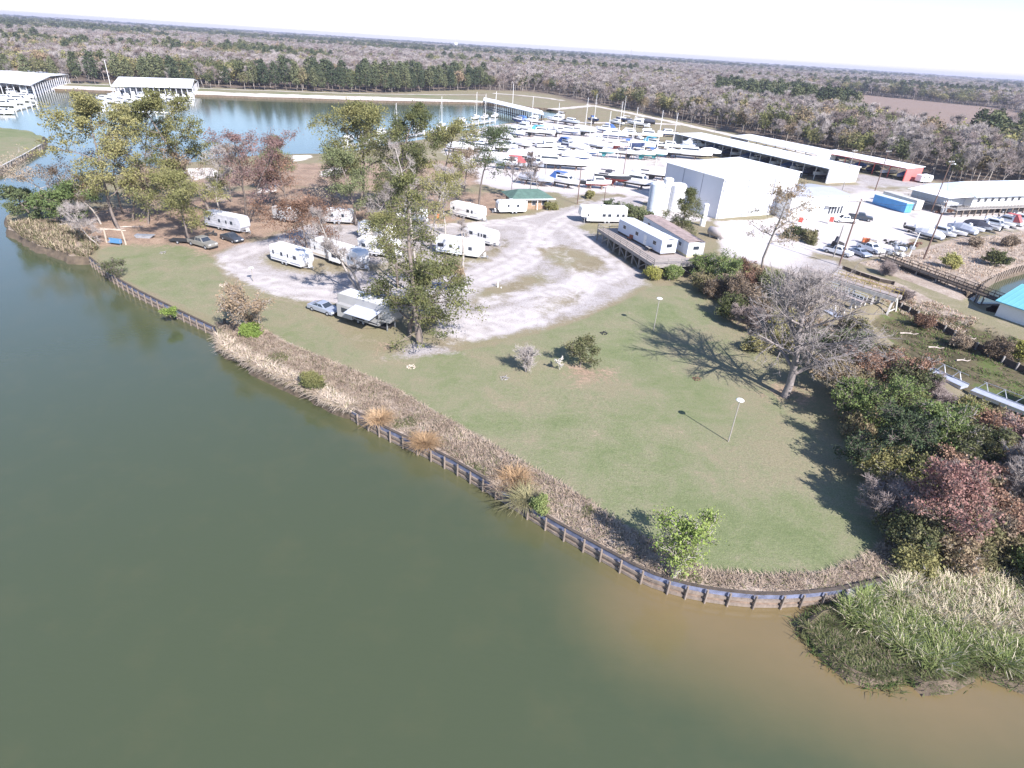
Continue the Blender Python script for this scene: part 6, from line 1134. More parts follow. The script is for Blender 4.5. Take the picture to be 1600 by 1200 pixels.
camper(G(427, 344), G(462, 350), 'grey and white camper half hidden behind the rust coloured tree', front='B', body=DKBODY, wins=((.2, .7), (.6, .6)), H=2.9)
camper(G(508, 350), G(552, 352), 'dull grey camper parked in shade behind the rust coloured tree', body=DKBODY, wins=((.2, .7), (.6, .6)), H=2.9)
camper(G(321, 355), G(378, 367), 'silver and white camper parked under the trees behind the dark sedan', body=mat('camper_silver', (.55, .57, .62), .35, .2, .9), wins=((.12, .6), (.4, .6), (.72, .7)), H=3.1)
camper(G(530, 497), G(607, 521), 'tall grey fifth wheel camper with an open awning beside the lawn', style='fifth', H=3.75, body=mat('camper_stone', (.36, .36, .355), .4, .08, .8), stripe=BLACK, Lfix=9.2, wins=((.1, .5), (.22, .9), (.72, .5)), awn=True, slide=.05, door=.5)
camper(G(1437, 286), G(1458, 286), 'small white camper next to the red shed end wall', Lfix=5.5, wins=((.2, .6), (.6, .6)), H=2.7, group=None)
camper(G(560, 372), G(600, 378), 'white camper in the middle of the campground behind the two front rows', wins=((.2, .7), (.6, .6)), Lfix=7)
def car(A, B, label, paint, front='B', kind='sedan', L=None, group=None, name=None, load=None):
    A, B, rz, L0, s = orient(A, B, front); L = L or {'sedan': 4.8, 'pickup': 5.7, 'suv': 5.0}[kind]; W = 1.85 if kind == 'sedan' else 2.0
    d = np.array([math.cos(rz), math.sin(rz)]); n = np.array([-d[1], d[0]])*s; m_ = (A[:2]+B[:2])/2; c = m_+n*W/2; e = empty(name or {'sedan': 'car', 'pickup': 'pickup_truck', 'suv': 'car'}[kind], (c[0], c[1], hz(c)), rz, label, {'sedan': 'car', 'pickup': 'pickup truck', 'suv': 'car'}[kind], group); a = L/2
    if kind == 'sedan': lo = [(-a, .35), (a-.1, .3), (a, .55), (a-.15, .78), (a-1.3, .95), (-a+.9, 1.0), (-a+.1, .95), (-a, .7)]; cab = [(-a+.55, .98), (a-1.35, .93), (a-2.15, 1.42), (-a+1.75, 1.44)]; r = .33
    elif kind == 'suv': lo = [(-a, .4), (a-.05, .38), (a, .75), (a-.15, 1.0), (a-1.3, 1.1), (-a+.1, 1.12), (-a, .9)]; cab = [(-a+.08, 1.1), (a-1.35, 1.08), (a-2.0, 1.76), (-a+.35, 1.78)]; r = .39
    else: lo = [(-a, .5), (a-.05, .45), (a, .85), (a-.12, 1.08), (a-1.4, 1.18), (-a+2.0, 1.2), (-a+2.0, 1.16), (-a, 1.16)]; cab = [(-a+2.0, 1.17), (a-1.45, 1.15), (a-2.15, 1.84), (-a+2.2, 1.86)]; r = .41
    b = MB(); b.xprism(lo, -W/2, W/2); bd = b.obj('body', paint, e, bev=.07)
    b = MB(); n0 = len(b.V); wi = .17; V = [(x, -W/2+(.06 if i < 2 else wi+.06), z) for i, (x, z) in enumerate(cab)]+[(x, W/2-(.06 if i < 2 else wi+.06), z) for i, (x, z) in enumerate(cab)]; b.add(V, [(0, 1, 2, 3), (7, 6, 5, 4), (0, 4, 5, 1), (1, 5, 6, 2), (2, 6, 7, 3), (3, 7, 4, 0)]); cb = b.obj('cabin', paint, e, bev=.05)
    def q(i, f, side): p0, p1 = V[i+4*side], V[j_+4*side]
    def lerp(p, q_, t): return tuple(p[k]+(q_[k]-p[k])*t for k in range(3))
    for side in (0, 1):
        o_ = (-.012 if side == 0 else .012); p = V[4*side:4*side+4]
        bl, br, tr_, tl = p[0], p[1], p[2], p[3]
        for u0, u1 in ((.09, .46), (.5, .88)):
            w0 = lerp(lerp(bl, br, u0), lerp(tl, tr_, u0), .18); w1 = lerp(lerp(bl, br, u1), lerp(tl, tr_, u1), .18); w2 = lerp(lerp(bl, br, u1), lerp(tl, tr_, u1), .86); w3 = lerp(lerp(bl, br, u0), lerp(tl, tr_, u0), .86)
            Q = [(x, y+o_, z) for x, y, z in (w0, w1, w2, w3)]; g_ = MB(); g_.add(Q+[(x, y-o_*3, z) for x, y, z in Q], [(0, 1, 2, 3), (7, 6, 5, 4), (0, 4, 5, 1), (1, 5, 6, 2), (2, 6, 7, 3), (3, 7, 4, 0)]); g_.obj('side_window', GLASS, e)
    for (i, j, nm, sx) in ((1, 2, 'windscreen', .02), (0, 3, 'rear_window', -.02)):
        p0, p1, p2, p3 = V[i], V[i+4], V[j+4], V[j]; Q = [lerp(lerp(p0, p1, t), lerp(p3, p2, t), u) for t, u in ((.07, .1), (.93, .1), (.93, .9), (.07, .9))]; Q = [(x+sx, y, z+.02) for x, y, z in Q]; g_ = MB(); g_.add(Q+[(x-sx*1.8, y, z-.036) for x, y, z in Q], [(0, 1, 2, 3), (7, 6, 5, 4), (0, 4, 5, 1), (1, 5, 6, 2), (2, 6, 7, 3), (3, 7, 4, 0)]); g_.obj(nm, GLASS, e)
    for x in (-a+.95, a-.95):
        for sd in (1, -1): wheel(e, x, sd*(W/2-.08), r, .24, sd)
    for sd in (1, -1):
        b = MB(); b.box(a-.06, a+.015, sd*(W/2-.38)-.2, sd*(W/2-.38)+.2, lo[2][1]-.02, lo[2][1]+.16); b.obj('headlight', STRW, e); b = MB(); b.box(-a-.015, -a+.05, sd*(W/2-.25)-.15, sd*(W/2-.25)+.15, .72, .9); b.obj('tail_light', RED, e)
    b = MB(); b.box(a-.04, a+.05, -W/2+.1, W/2-.1, .34, .52); b.box(-a-.05, -a+.04, -W/2+.1, W/2-.1, .4, .56); b.obj('bumper', BLACK, e)
    if kind == 'pickup': b = MB(); b.box(-a+.1, -a+1.9, -W/2+.14, W/2-.14, 1.161, 1.19); b.obj('bed_liner', BLACK, e)
    return e
PSIL = mat('paint_silver', (.42, .46, .54), .3, .05, 1, .4); PTAN = mat('paint_pewter', (.30, .29, .26), .35, .06, 1, .3); PDK = mat('paint_charcoal', (.06, .07, .085), .3, .05, 1, .2); PWH = mat('paint_white', (.75, .76, .78), .3, .03, 1)
car(G(484, 485), G(515, 495), 'silver blue sedan parked on the grass behind the tall fifth wheel camper', PSIL)
car(G(296, 383), G(324, 391), 'grey pickup truck parked on the bare ground by the upper left lawn', PTAN, kind='pickup')
car(G(346, 374), G(366, 381), 'dark charcoal sedan parked beside the silver camper under the trees', PDK)
car(G(1290, 394), G(1320, 402), 'white pickup at the yard edge, leftmost of the three parked vehicles', PWH, kind='pickup'); car(G(1327, 395), G(1348, 403), 'silver sedan between the two white pickups at the yard edge', PSIL); car(G(1338, 388), G(1368, 399), 'white crew cab pickup right of the silver sedan', PWH, kind='pickup')
car(G(1308, 348), G(1335, 350), 'white pickup parked in front of the annex windows', PWH, front='A', kind='pickup'); car(G(1333, 343), G(1354, 346), 'dark pickup behind the white one by the annex', PDK, front='B', kind='pickup')
car(G(1562, 333), G(1588, 335), 'black car parked under the raised office deck', PDK, kind='suv')
car(G(930, 219), G(945, 220), 'small white van among the boats in the middle of the yard', PWH, kind='suv'); car(G(990, 216), G(1001, 219), 'white car parked beside the beige boat in the yard', PWH, kind='suv')
b = MB(); b.box(-1.6, 1.6, -.8, .8, .45, .6); b.bar((-1.6, 0, .5), (-2.8, 0, .5), .1); e = empty('utility_trailer', GZ(282, 379), 0, 'small dark utility trailer left of the grey pickup', 'trailer'); b.obj('frame', BLACK, e); [wheel(e, 0, sd*.9, .3, .18, sd) for sd in (1, -1)]
b = MB(); b.xprism([(-.9, .5), (-.4, .75), (.1, .7), (.5, 1.05), (.7, 1.0), (.6, .45), (-.4, .35)], -.14, .14); e = empty('motorcycle', GZ(330, 369), .4, 'dark motorcycle in front of the silver camper', 'motorcycle'); b.obj('body', BLACK, e, bev=.04); [wheel(e, x, 0, .33, .12) for x in (-.75, .8)]; b = MB(); b.bar((.6, -.35, 1.15), (.6, .35, 1.15), .04); b.obj('handlebar', STEEL, e)
# ================================================================ BOATS
HULLW = mat('hull_white', (.76, .77, .78), .3, .06, .7); HULLC = mat('hull_cream', (.66, .60, .50), .35, .06, .7); HULLB = mat('hull_navy', (.04, .06, .14), .3, .08, .8); HULLG = mat('hull_grey', (.42, .46, .52), .35, .08, .8); HULLK = mat('hull_black', (.04, .045, .055), .35, .1, .8); BOTB = mat('bottom_blue', (.05, .11, .26), .7, .2, 1); BOTR = mat('bottom_red', (.28, .06, .05), .75, .2, 1); BOTK = mat('bottom_black', (.035, .04, .045), .7, .2, 1); BOTT = mat('bottom_teal', (.06, .27, .29), .7, .2, 1)
CANB = mat('canvas_blue', (.07, .16, .42), .8, .15, 2); CANT = mat('canvas_teal', (.10, .42, .55), .8, .12, 2); CANW = mat('canvas_white', (.74, .74, .74), .85, .08, 1.4, bump=.4); CANK = mat('canvas_black', (.05, .055, .075), .85, .15, 2); DECK = mat('deck_white', (.74, .74, .72), .5, .07, 1.2)
HM = {'w': HULLW, 'c': HULLC, 'n': HULLB, 'g': HULLG, 'k': HULLK}; BM = {'b': BOTB, 'r': BOTR, 'k': BOTK, 't': BOTT}
MESHC = {}
def hull_meshes(L, B, D, hk, bk, keel):
    key = (round(L), hk, bk, keel)
    if key in MESHC: return MESHC[key]
    ns = 9; top = []; rowsV = []
    for i in range(ns):
        t = i/(ns-1); x = -L/2+L*t; bw = B/2*(.86+.14*math.sin(min(1, t*1.8)*math.pi/2)) if t < .5 else B/2*max(.02, 1-((t-.5)/.5)**2.3); sh = D*(.9+.28*t*t); kz = D*.05+D*.75*max(0, (t-.75)/.25)**2*.9; wl_ = D*.45+.1*t
        rowsV.append([(x, 0, kz), (x, bw*.55, kz+D*.12), (x, bw*.86, wl_), (x+.12*t, bw, sh)])
    def loft(a, b_, m_, nm):
        V = []; F = []
        for sd in (1, -1):
            o = len(V); 
            for r in rowsV:
                for k in range(a, b_+1): V.append((r[k][0], sd*r[k][1], r[k][2]))
            w_ = b_-a+1
            for i in range(ns-1):
                for k in range(w_-1): q = (o+i*w_+k, o+(i+1)*w_+k, o+(i+1)*w_+k+1, o+i*w_+k+1); F.append(q if sd > 0 else q[::-1])
            if sd == -1:
                h = ns*w_
                for k in range(w_-1): F.append((k, k+1, h+k+1, h+k))
        mb = MB(); mb.add(V, F); return mb.mesh(nm, m_, smooth=False, recalc=False)
    hullm = loft(2, 3, HM[hk], 'hull'); botm = loft(0, 2, BM[bk], 'bottom_paint')
    mb = MB(); V = [(r[3][0], r[3][1], r[3][2]-.02) for r in rowsV]+[(r[3][0], -r[3][1], r[3][2]-.02) for r in rowsV]; mb.add(V, [(i+ns, i+1+ns, i+1, i) for i in range(ns-1)]); dk = mb.mesh('deck', DECK, recalc=False)
    kl = None
    if keel: mb = MB(); mb.xprism([(-L*.12, D*.06+.05), (L*.10, D*.06+.05), (L*.02, -1.0), (-L*.10, -1.0)], -.12, .12); kl = mb.mesh('keel', BM[bk])
    MESHC[key] = (hullm, botm, dk, kl); return MESHC[key]
def boat(px, py, L, rz, label, kind='motor', hk='w', bk='k', can=None, group=None, z=None, mast=None, trailer=False, sup=True, pos=None, parts=True):
    """hauled out boat: kind motor / sail / cruiser / covered / open"""
    p = (GZ(px, py) if z is None else G(px, py, z)) if pos is None else np.array(pos); B = L*(.33 if kind != 'sail' else .29); D = .95+L*.075; keel = kind == 'sail'
    lift = (1.35 if keel else .75) if sup and not trailer else (.45 if trailer else 0); D = D if not trailer else D*.75
    e = empty({'motor': 'motor_boat', 'cruiser': 'cabin_cruiser', 'sail': 'sailing_boat', 'covered': 'covered_boat', 'open': 'open_boat'}[kind], (p[0], p[1], p[2] if sup or trailer else p[2]), rz, label, 'boat', group)
    hm, bo, dk, kl = hull_meshes(L, B, D, hk, bk, keel and sup)
    for nm, me in (('hull', hm), ('bottom_paint', bo), ('deck', dk), ('keel', kl)):
        if me: link(nm, me, e, loc=(0, 0, lift))
    z0 = lift+D*.98
    if kind in ('motor', 'cruiser'):
        k = 1 if kind == 'motor' else 1.25; b = MB(); c0, c1 = -L*.22, L*.18; w_ = B*.36; hh = 1.15*k
        V = [(c0, -w_, z0-.3), (c1+.9, -w_*.75, z0-.1), (c1+.9, w_*.75, z0-.1), (c0, w_, z0-.3), (c0+.1, -w_*.9, z0+hh), (c1-.1, -w_*.8, z0+hh), (c1-.1, w_*.8, z0+hh), (c0+.1, w_*.9, z0+hh)]
        b.add(V, [(0, 3, 2, 1), (4, 5, 6, 7), (0, 1, 5, 4), (1, 2, 6, 5), (2, 3, 7, 6), (3, 0, 4, 7)]); b.obj('cabin', HULLW, e, bev=.05)
        b = MB(); 
        for sd in (1, -1): b.add([(c0+.5, sd*(w_*.965+.02), z0+hh*.35), (c1+.1, sd*(w_*.85+.03), z0+hh*.4), (c1-.1, sd*(w_*.82+.03), z0+hh*.8), (c0+.5, sd*(w_*.925+.02), z0+hh*.8)], [(0, 1, 2, 3)])
        b.add([(c1+.62, -w_*.7, z0+hh*.3), (c1+.62, w_*.7, z0+hh*.3), (c1+.13, w_*.74, z0+hh*.82), (c1+.13, -w_*.74, z0+hh*.82)], [(0, 1, 2, 3)]); b.obj('windows', GLASS, e)
        b = MB(); b.bar((L*.22, -B*.33, z0+.1), (L*.47, 0, z0+.75), .05); b.bar((L*.22, B*.33, z0+.1), (L*.47, 0, z0+.75), .05); b.bar((L*.22, -B*.33, z0-.2), (L*.22, -B*.33, z0+.4), .05); b.bar((L*.22, B*.33, z0-.2), (L*.22, B*.33, z0+.4), .05); b.obj('bow_rail', STEEL, e)
        if kind == 'cruiser': 
            b = MB(); b.xprism([(-L*.24, z0+hh), (L*.05, z0+hh), (L*.09, z0+hh+.7), (-L*.22, z0+hh+.5)], -w_*.8, w_*.8); b.obj('flybridge', HULLW, e, bev=.04); b = MB(); b.box(-L*.2, L*.02, -w_*.75, w_*.75, z0+hh+1.6, z0+hh+1.7); [b.bar((x, y, z0+hh+.4), (x, y, z0+hh+1.6), .06) for x in (-L*.19, L*.01) for y in (-w_*.7, w_*.7)]; b.obj('hardtop', can or HULLW, e)
        elif can: b = MB(); b.box(-L*.3, L*.06, -w_, w_, z0+hh+.55, z0+hh+.65); b.xprism([(-L*.46, z0+.1), (-L*.30, z0+hh+.5), (-L*.22, z0+hh+.5), (-L*.22, z0-.1)], -w_, w_); b.obj('canvas', can, e)
        b = MB(); b.box(-L*.47, -L*.24, -B*.36, B*.36, z0-.015, z0+.02); b.obj('cockpit', BLACK if can is None else DECK, e)
    elif kind == 'sail':
        b = MB(); b.xprism([(-L*.12, z0-.1), (L*.24, z0-.05), (L*.16, z0+.4), (-L*.1, z0+.5)], -B*.27, B*.27); b.obj('cabin', HULLW, e, bev=.05); b = MB(); b.box(-L*.4, -L*.13, -B*.24, B*.24, z0-.02, z0+.015); b.obj('cockpit', BLACK, e)
        if can: b = MB(); b.xprism([(-L*.22, z0+.5), (-L*.06, z0+.5), (-L*.08, z0+1.25), (-L*.2, z0+1.2)], -B*.3, B*.3); b.obj('canvas', can, e)
    elif kind == 'covered':
        b = MB(); prof = [(-B*.5, -.25), (-B*.46, .1), (-B*.2, .75), (0, 1.0), (B*.2, .75), (B*.46, .1), (B*.5, -.25)]; xs = [(-L*.5, .9, .5), (-L*.35, 1, 1.0), (0, 1.02, 1.35), (L*.25, .8, .9), (L*.5, .1, .35)]; V = []; F = []
        for x, sy, sz in xs: V += [(x, y*sy, z0+zz*sz) for y, zz in prof]
        for i in range(len(xs)-1):
            for j in range(6): F.append((i*7+j, (i+1)*7+j, (i+1)*7+j+1, i*7+j+1))
        F.append(tuple(range(7))); b.add(V, F); b.obj('tarpaulin', can or CANW, e)
    elif kind == 'open':
        b = MB(); b.box(-L*.42, L*.2, -B*.34, B*.34, z0-.015, z0+.012); b.obj('cockpit', mat('cockpit_grey', (.4, .4, .42), .6, .1, 2), e); b = MB(); b.xprism([(-L*.08, z0-.1), (L*.06, z0-.1), (L*.02, z0+.65), (-L*.05, z0+.75)], -B*.16, B*.16); b.obj('console', can or HULLW, e)
        b = MB(); b.box(-L*.5-.35, -L*.5-.02, -.22, .22, z0-.5, z0+.45); b.obj('outboard_motor', BLACK if (int(px) % 2) else HULLG, e, bev=.05)
    if mast:
        b = MB(); b.tube([(L*.05, 0, z0), (L*.05, 0, z0+mast)], [.11, .07], 6); mo = b.obj('mast', WHITEP, e); b = MB(); b.bar((L*.05, -.9, z0+mast*.62), (L*.05, .9, z0+mast*.62), .05); b.obj('spreader', WHITEP, mo)
        b = MB(); b.tube([(L*.04, 0, z0+1.15), (-L*.36, 0, z0+1.1)], .13, 7); b.obj('boom', can or CANW, e); b = MB(); [b.tube([(x, y, z0), (L*.05, 0, z0+mast)], .014, 3) for x, y in ((L*.49, 0), (-L*.48, 0), (0, B*.42), (0, -B*.42))]; b.obj('rigging', STEEL, e)
    if trailer:
        b = MB(); b.bar((-L*.4, -.7, .42), (L*.45, 0, .42), .1); b.bar((-L*.4, .7, .42), (L*.45, 0, .42), .1); b.bar((L*.4, 0, .42), (L*.68, 0, .42), .1); b.bar((-L*.1, -1, .35), (-L*.1, 1, .35), .1); t_ = b.obj('trailer', STEEL, e)
        for sd in (1, -1): b = MB(); b.lathe([(.18, -.1), (.32, -.08), (.32, .08), (.18, .1)], 10, 0, (-L*.12, sd*1.05, .32), 'y'); b.obj('wheel', BLACK, t_)
    elif sup:
        for x in (-L*.3, L*.12):
            for sd in (1, -1): b = MB(); b.bar((x, sd*B*.5, 0), (x, sd*B*.33, lift+D*.4), .09); b.bar((x-.25, sd*B*.52, .03), (x+.25, sd*B*.52, .03), .06); b.obj('boat_stand', RUST, e)
        b = MB(); [b.box(x-.2, x+.2, -.3, .3, 0, max(.08, (lift if not keel else lift-1.0)+.05)) for x in ((-L*.3, L*.15) if not keel else (-.6, .2))]; b.obj('blocks', WOOD, e)
    return e
hd = lambda a: math.radians(a)
YARD = {
 'back row of the boatyard': [(812, 191, 8, 150, 'motor', 'n', 'b', CANB, 'dark blue motor boat with blue canvas'), (833, 192, 9, 160, 'cruiser', 'w', 'k', None, 'white cabin cruiser'), (872, 190, 11, 160, 'cruiser', 'w', 'k', None, 'large white cabin cruiser'), (892, 193, 9.5, -40, 'motor', 'g', 'k', None, 'grey and white motor boat'), (927, 191, 8, -60, 'sail', 'n', 'k', CANB, 'navy hulled sailing boat'), (962, 194, 8, 140, 'motor', 'w', 'k', None, 'white motor boat'), (974, 190, 8, 160, 'sail', 'n', 'k', None, 'dark hulled sailing boat'), (996, 196, 10.5, 150, 'cruiser', 'w', 'k', None, 'white two deck cabin cruiser'), (1010, 193, 8, 170, 'covered', 'k', 'k', CANK, 'black covered boat'), (1042, 211, 9, -170, 'motor', 'w', 'b', None, 'white motor boat with a blue bottom')],
 'second row of the boatyard': [(740, 222, 9, -20, 'motor', 'w', 'b', None, 'white motor boat behind the grey green tree'), (768, 214, 9, -40, 'motor', 'w', 'k', None, 'white motor boat'), (786, 218, 9, -35, 'covered', 'w', 'k', None, 'white shrink wrapped boat'), (803, 211, 11, -40, 'cruiser', 'w', 'b', CANK, 'white cruiser with dark windows and a blue bottom'), (818, 203, 9, 150, 'cruiser', 'w', 'k', None, 'small white cabin cruiser'), (828, 211, 7, -20, 'sail', 'w', 'k', None, 'small white sailing boat'), (846, 210, 10.5, -15, 'motor', 'w', 'k', CANT, 'white motor boat with a teal canopy'), (869, 211, 7.5, -60, 'sail', 'w', 'k', CANW, 'short white sailing boat'), (888, 208, 10, -15, 'motor', 'w', 'b', None, 'white motor boat with a low cabin'), (911, 210, 10.5, -12, 'sail', 'g', 'k', CANW, 'grey hulled sailing boat with a white boom cover'), (946, 205, 9, 165, 'motor', 'w', 'b', CANB, 'white motor boat with blue canvas'), (961, 214, 10, -10, 'motor', 'w', 'b', CANW, 'white motor boat with a navy bottom'), (985, 213, 9, -15, 'motor', 'c', 'k', CANW, 'cream motor boat under a white canopy'), (1012, 215, 11.5, -10, 'cruiser', 'c', 'k', None, 'beige trawler with a long roof')],
 'third row of the boatyard': [(720, 236, 9, -20, 'covered', 'w', 'k', None, 'white wrapped boat behind the pale olive tree'), (752, 236, 9, -20, 'motor', 'w', 'k', None, 'white motor boat'), (778, 234, 9, -10, 'cruiser', 'w', 'k', None, 'white cruiser beside the grey green tree'), (797, 233, 8, -50, 'motor', 'w', 'b', None, 'white motor boat'), (815, 230, 8.5, -40, 'covered', 'w', 'k', None, 'white wrapped boat'), (838, 226, 8, -10, 'open', 'w', 'k', None, 'white open boat'), (856, 232, 8.5, 20, 'motor', 'w', 'k', None, 'white motor boat with a small cabin'), (886, 231, 10, -60, 'motor', 'n', 'b', CANB, 'navy motor boat with blue canvas'), (905, 235, 7.5, -30, 'covered', 'w', 'k', None, 'white wrapped boat'), (933, 232, 11.5, -28, 'covered', 'g', 'k', CANW, 'big grey hulled boat wrapped in white'), (961, 233, 9.5, -10, 'sail', 'w', 'r', None, 'white sailing boat with a red bottom'), (985, 232, 10, -10, 'sail', 'n', 'b', CANB, 'blue hulled sailing boat with blue canvas'), (1003, 232, 8.5, -12, 'covered', 'w', 'k', None, 'white wrapped boat'), (1020, 228, 9, -40, 'motor', 'w', 'k', CANT, 'white motor boat with a bright blue canopy'), (1046, 232, 9, -12, 'motor', 'w', 'k', None, 'long low white motor boat'), (1085, 231, 9.5, -8, 'motor', 'w', 'k', CANW, 'white motor boat behind the large cruiser')],
 'fourth row of the boatyard': [(772, 252, 9, 0, 'covered', 'w', 'k', None, 'white wrapped boat beside the grey green tree'), (815, 247, 8.5, -10, 'covered', 'w', 'k', None, 'white wrapped boat'), (845, 246, 9.5, -10, 'covered', 'w', 'k', None, 'long white wrapped boat'), (880, 245, 9.5, -20, 'motor', 'w', 'k', CANW, 'white motor boat with a white canopy'), (900, 249, 9, -15, 'covered', 'w', 'b', None, 'white wrapped boat with a blue bottom'), (916, 244, 7.5, -12, 'sail', 'w', 'b', None, 'small white sailing boat with a blue bottom'), (944, 243, 7.5, -8, 'sail', 'w', 't', None, 'small white sailing boat with a teal bottom'), (981, 246, 8.5, -12, 'sail', 'w', 'k', None, 'white sailing boat with a pinkish hull line'), (1002, 247, 8.5, -14, 'sail', 'c', 't', None, 'cream sailing boat with a green bottom'), (1022, 246, 8, -16, 'sail', 'w', 't', CANB, 'white sailing boat with a teal bottom and blue canvas'), (1045, 244, 9.5, -14, 'sail', 'w', 'k', CANW, 'white sailing boat with a long cabin'), (1076, 245, 15, -10, 'cruiser', 'w', 'k', None, 'largest white cabin cruiser'), (1108, 242, 7, -10, 'covered', 'w', 'k', None, 'small white wrapped boat')],
 'near row of the boatyard': [(797, 262, 9.5, 175, 'motor', 'g', 'k', mat('canvas_red', (.5, .12, .12), .8), 'grey boat with a red cover'), (833, 262, 9, -50, 'cruiser', 'g', 'k', None, 'grey cabin cruiser'), (858, 260, 13, -4, 'cruiser', 'w', 'k', None, 'large white cruiser with a dark waterline'), (892, 262, 10.5, -2, 'covered', 'w', 'k', None, 'long white wrapped boat'), (838, 287, 9, -20, 'covered', 'g', 'k', mat('canvas_grey', (.36, .37, .42), .85), 'grey covered boat behind the bare trees'), (880, 290, 8.5, -32, 'motor', 'w', 'k', CANB, 'white motor boat with a blue canopy over the stern'), (914, 290, 5.5, -15, 'open', 'k', 'k', None, 'small black open boat'), (934, 292, 6.5, 5, 'motor', 'w', 'r', None, 'small white boat with a red bottom'), (956, 287, 9.5, -22, 'sail', 'k', 'r', CANK, 'black sailing boat with a red bottom and black canvas'), (993, 291, 10, -30, 'cruiser', 'w', 'k', None, 'white fishing cruiser with an open stern'), (1018, 280, 8.5, -25, 'sail', 'w', 'k', None, 'white sailing boat right behind the tallest tank'), (1046, 280, 7, -20, 'covered', 'w', 'k', None, 'white wrapped boat at the warehouse corner')]}
MASTS = {(869, 211): 11, (911, 210): 13, (846, 210): 0, (927, 191): 12, (828, 211): 13, (961, 233): 15, (985, 232): 13, (944, 243): 13, (1022, 246): 14, (1045, 244): 13, (981, 246): 12, (974, 190): 11, (956, 287): 6, (916, 244): 11, (1018, 280): 4, (1002, 247): 5, (962, 194): 0}
ORD = ['first', 'second', 'third', 'fourth', 'fifth', 'sixth', 'seventh', 'eighth', 'ninth', 'tenth', 'eleventh', 'twelfth', 'thirteenth', 'fourteenth', 'fifteenth', 'sixteenth', 'seventeenth']
SHORTR = {'back row of the boatyard': 'yard back row', 'second row of the boatyard': 'yard second row', 'third row of the boatyard': 'yard third row', 'fourth row of the boatyard': 'yard fourth row', 'near row of the boatyard': 'yard near row'}
for row, lst in YARD.items():
    for i, (x, y, L, a, kd, hk, bk, cn, ds) in enumerate(sorted(lst, key=lambda q: q[0])): boat(x, y+3, L*1.13, hd(a), f'{ds}, {ORD[i]} from left, {SHORTR[row]}', kd, hk, bk, cn, 'boats hauled out in the boatyard', mast=MASTS.get((x, y)) or None)
# trailered boats in a row on the right
for i, (x, y, L, kd, hk, cn, ds) in enumerate([(1427, 364, 5, 'open', 'k', None, 'small dark open boat'), (1448, 374, 6.5, 'covered', 'g', CANW, 'white covered pontoon boat'), (1467, 371, 7, 'motor', 'w', None, 'white cuddy boat'), (1484, 369, 7, 'open', 'w', None, 'white open boat with grey deck'), (1499, 366, 7, 'covered', 'g', mat('canvas_silver', (.4, .43, .5), .85), 'boat under a grey cover'), (1512, 363, 7, 'open', 'w', None, 'white open boat'), (1525, 361, 6.5, 'covered', 'g', CANK, 'boat under a dark cover'), (1537, 360, 7, 'open', 'w', None, 'white bow rider'), (1549, 358, 7, 'motor', 'w', None, 'white cuddy boat'), (1560, 355, 7, 'open', 'w', None, 'white open boat'), (1570, 353, 7, 'motor', 'w', MC['canvas_red'], 'white boat with a red canopy'), (1581, 352, 7, 'open', 'w', None, 'white open boat'), (1592, 350, 7, 'motor', 'w', None, 'white cuddy boat'), (1603, 349, 7, 'covered', 'g', CANK, 'boat under a black cover')]):
    boat(x, y, L, hd(-62+i*.6+RNG.uniform(-3, 3)+(180 if i % 3 == 1 else 0)), f'{ds} on a trailer, {ORD[i]} from left along the bank', kd, hk, 'k', cn, 'trailered boats along the bank', trailer=True)
# boats in the sheds
def in_shed(sh, n, depth, label, kinds, group):
    e, L, s = sh; rz = e.rotation_euler[2]; c, q = math.cos(rz), math.sin(rz)
    for i in range(n):
        lx = L*(i+.5)/n; ly = s*depth*.48; p = (e.location[0]+lx*c-ly*q, e.location[1]+lx*q+ly*c, 0); k = kinds[i % len(kinds)]
        boat(0, 0, 7.5, rz-math.pi/2*s+RNG.uniform(-.05, .05), f'{k[2]}, {ORD[i]} bay from left {label}', k[0], k[1], 'k', k[3], group, pos=p, trailer=True)
KS = [('motor', 'w', 'white motor boat on a trailer', None), ('covered', 'n', 'dark covered boat on a trailer', CANK), ('open', 'w', 'white open boat on a trailer', None), ('covered', 'g', 'grey covered boat on a trailer', CANB)]
in_shed(sA, 16, 14, 'of the long white shed', KS, 'boats stored in the open sheds'); in_shed(sB, 8, 10, 'of the white back shed', KS[::-1], 'boats stored in the open sheds'); in_shed(sC, 6, 9, 'of the red ended shed', KS[1:], 'boats stored in the open sheds')
# boats at the covered docks and basin docks
def dock_boats(cd, n, ys, tag_, group, rzadd=0.0, L=9):
    e, LL, W_, f = cd; rz = e.rotation_euler[2]; c, q = math.cos(rz), math.sin(rz)
    for i in range(n):
        lx, ly, _ = f(0, W_*(i+.5)/n, 0) if ys == 'side' else f(LL*(i+.5)/n, ys, 0); lx = lx+(LL-6 if ys == 'side' else 0); p = (e.location[0]+lx*c-ly*q, e.location[1]+lx*q+ly*c, WATER_Z-.45); k = ('cruiser', 'motor', 'cruiser', 'motor', 'covered')[i % 5]
        boat(i, 0, L+RNG.uniform(-1, 2), rz+rzadd+RNG.uniform(-.06, .06), f'{"white cabin cruiser" if k == "cruiser" else "white motor boat" if k == "motor" else "white covered boat"}, {ORD[i]} slip {tag_}', k, 'w', 'k', None, group, pos=p, sup=False)
dock_boats(cd1, 13, 'side', 'along the right side of the far left dock', 'boats berthed at the covered docks', 0, 9)
dock_boats(cd2, 11, 4, 'from left under the second covered dock', 'boats berthed at the covered docks', math.pi/2, 9)
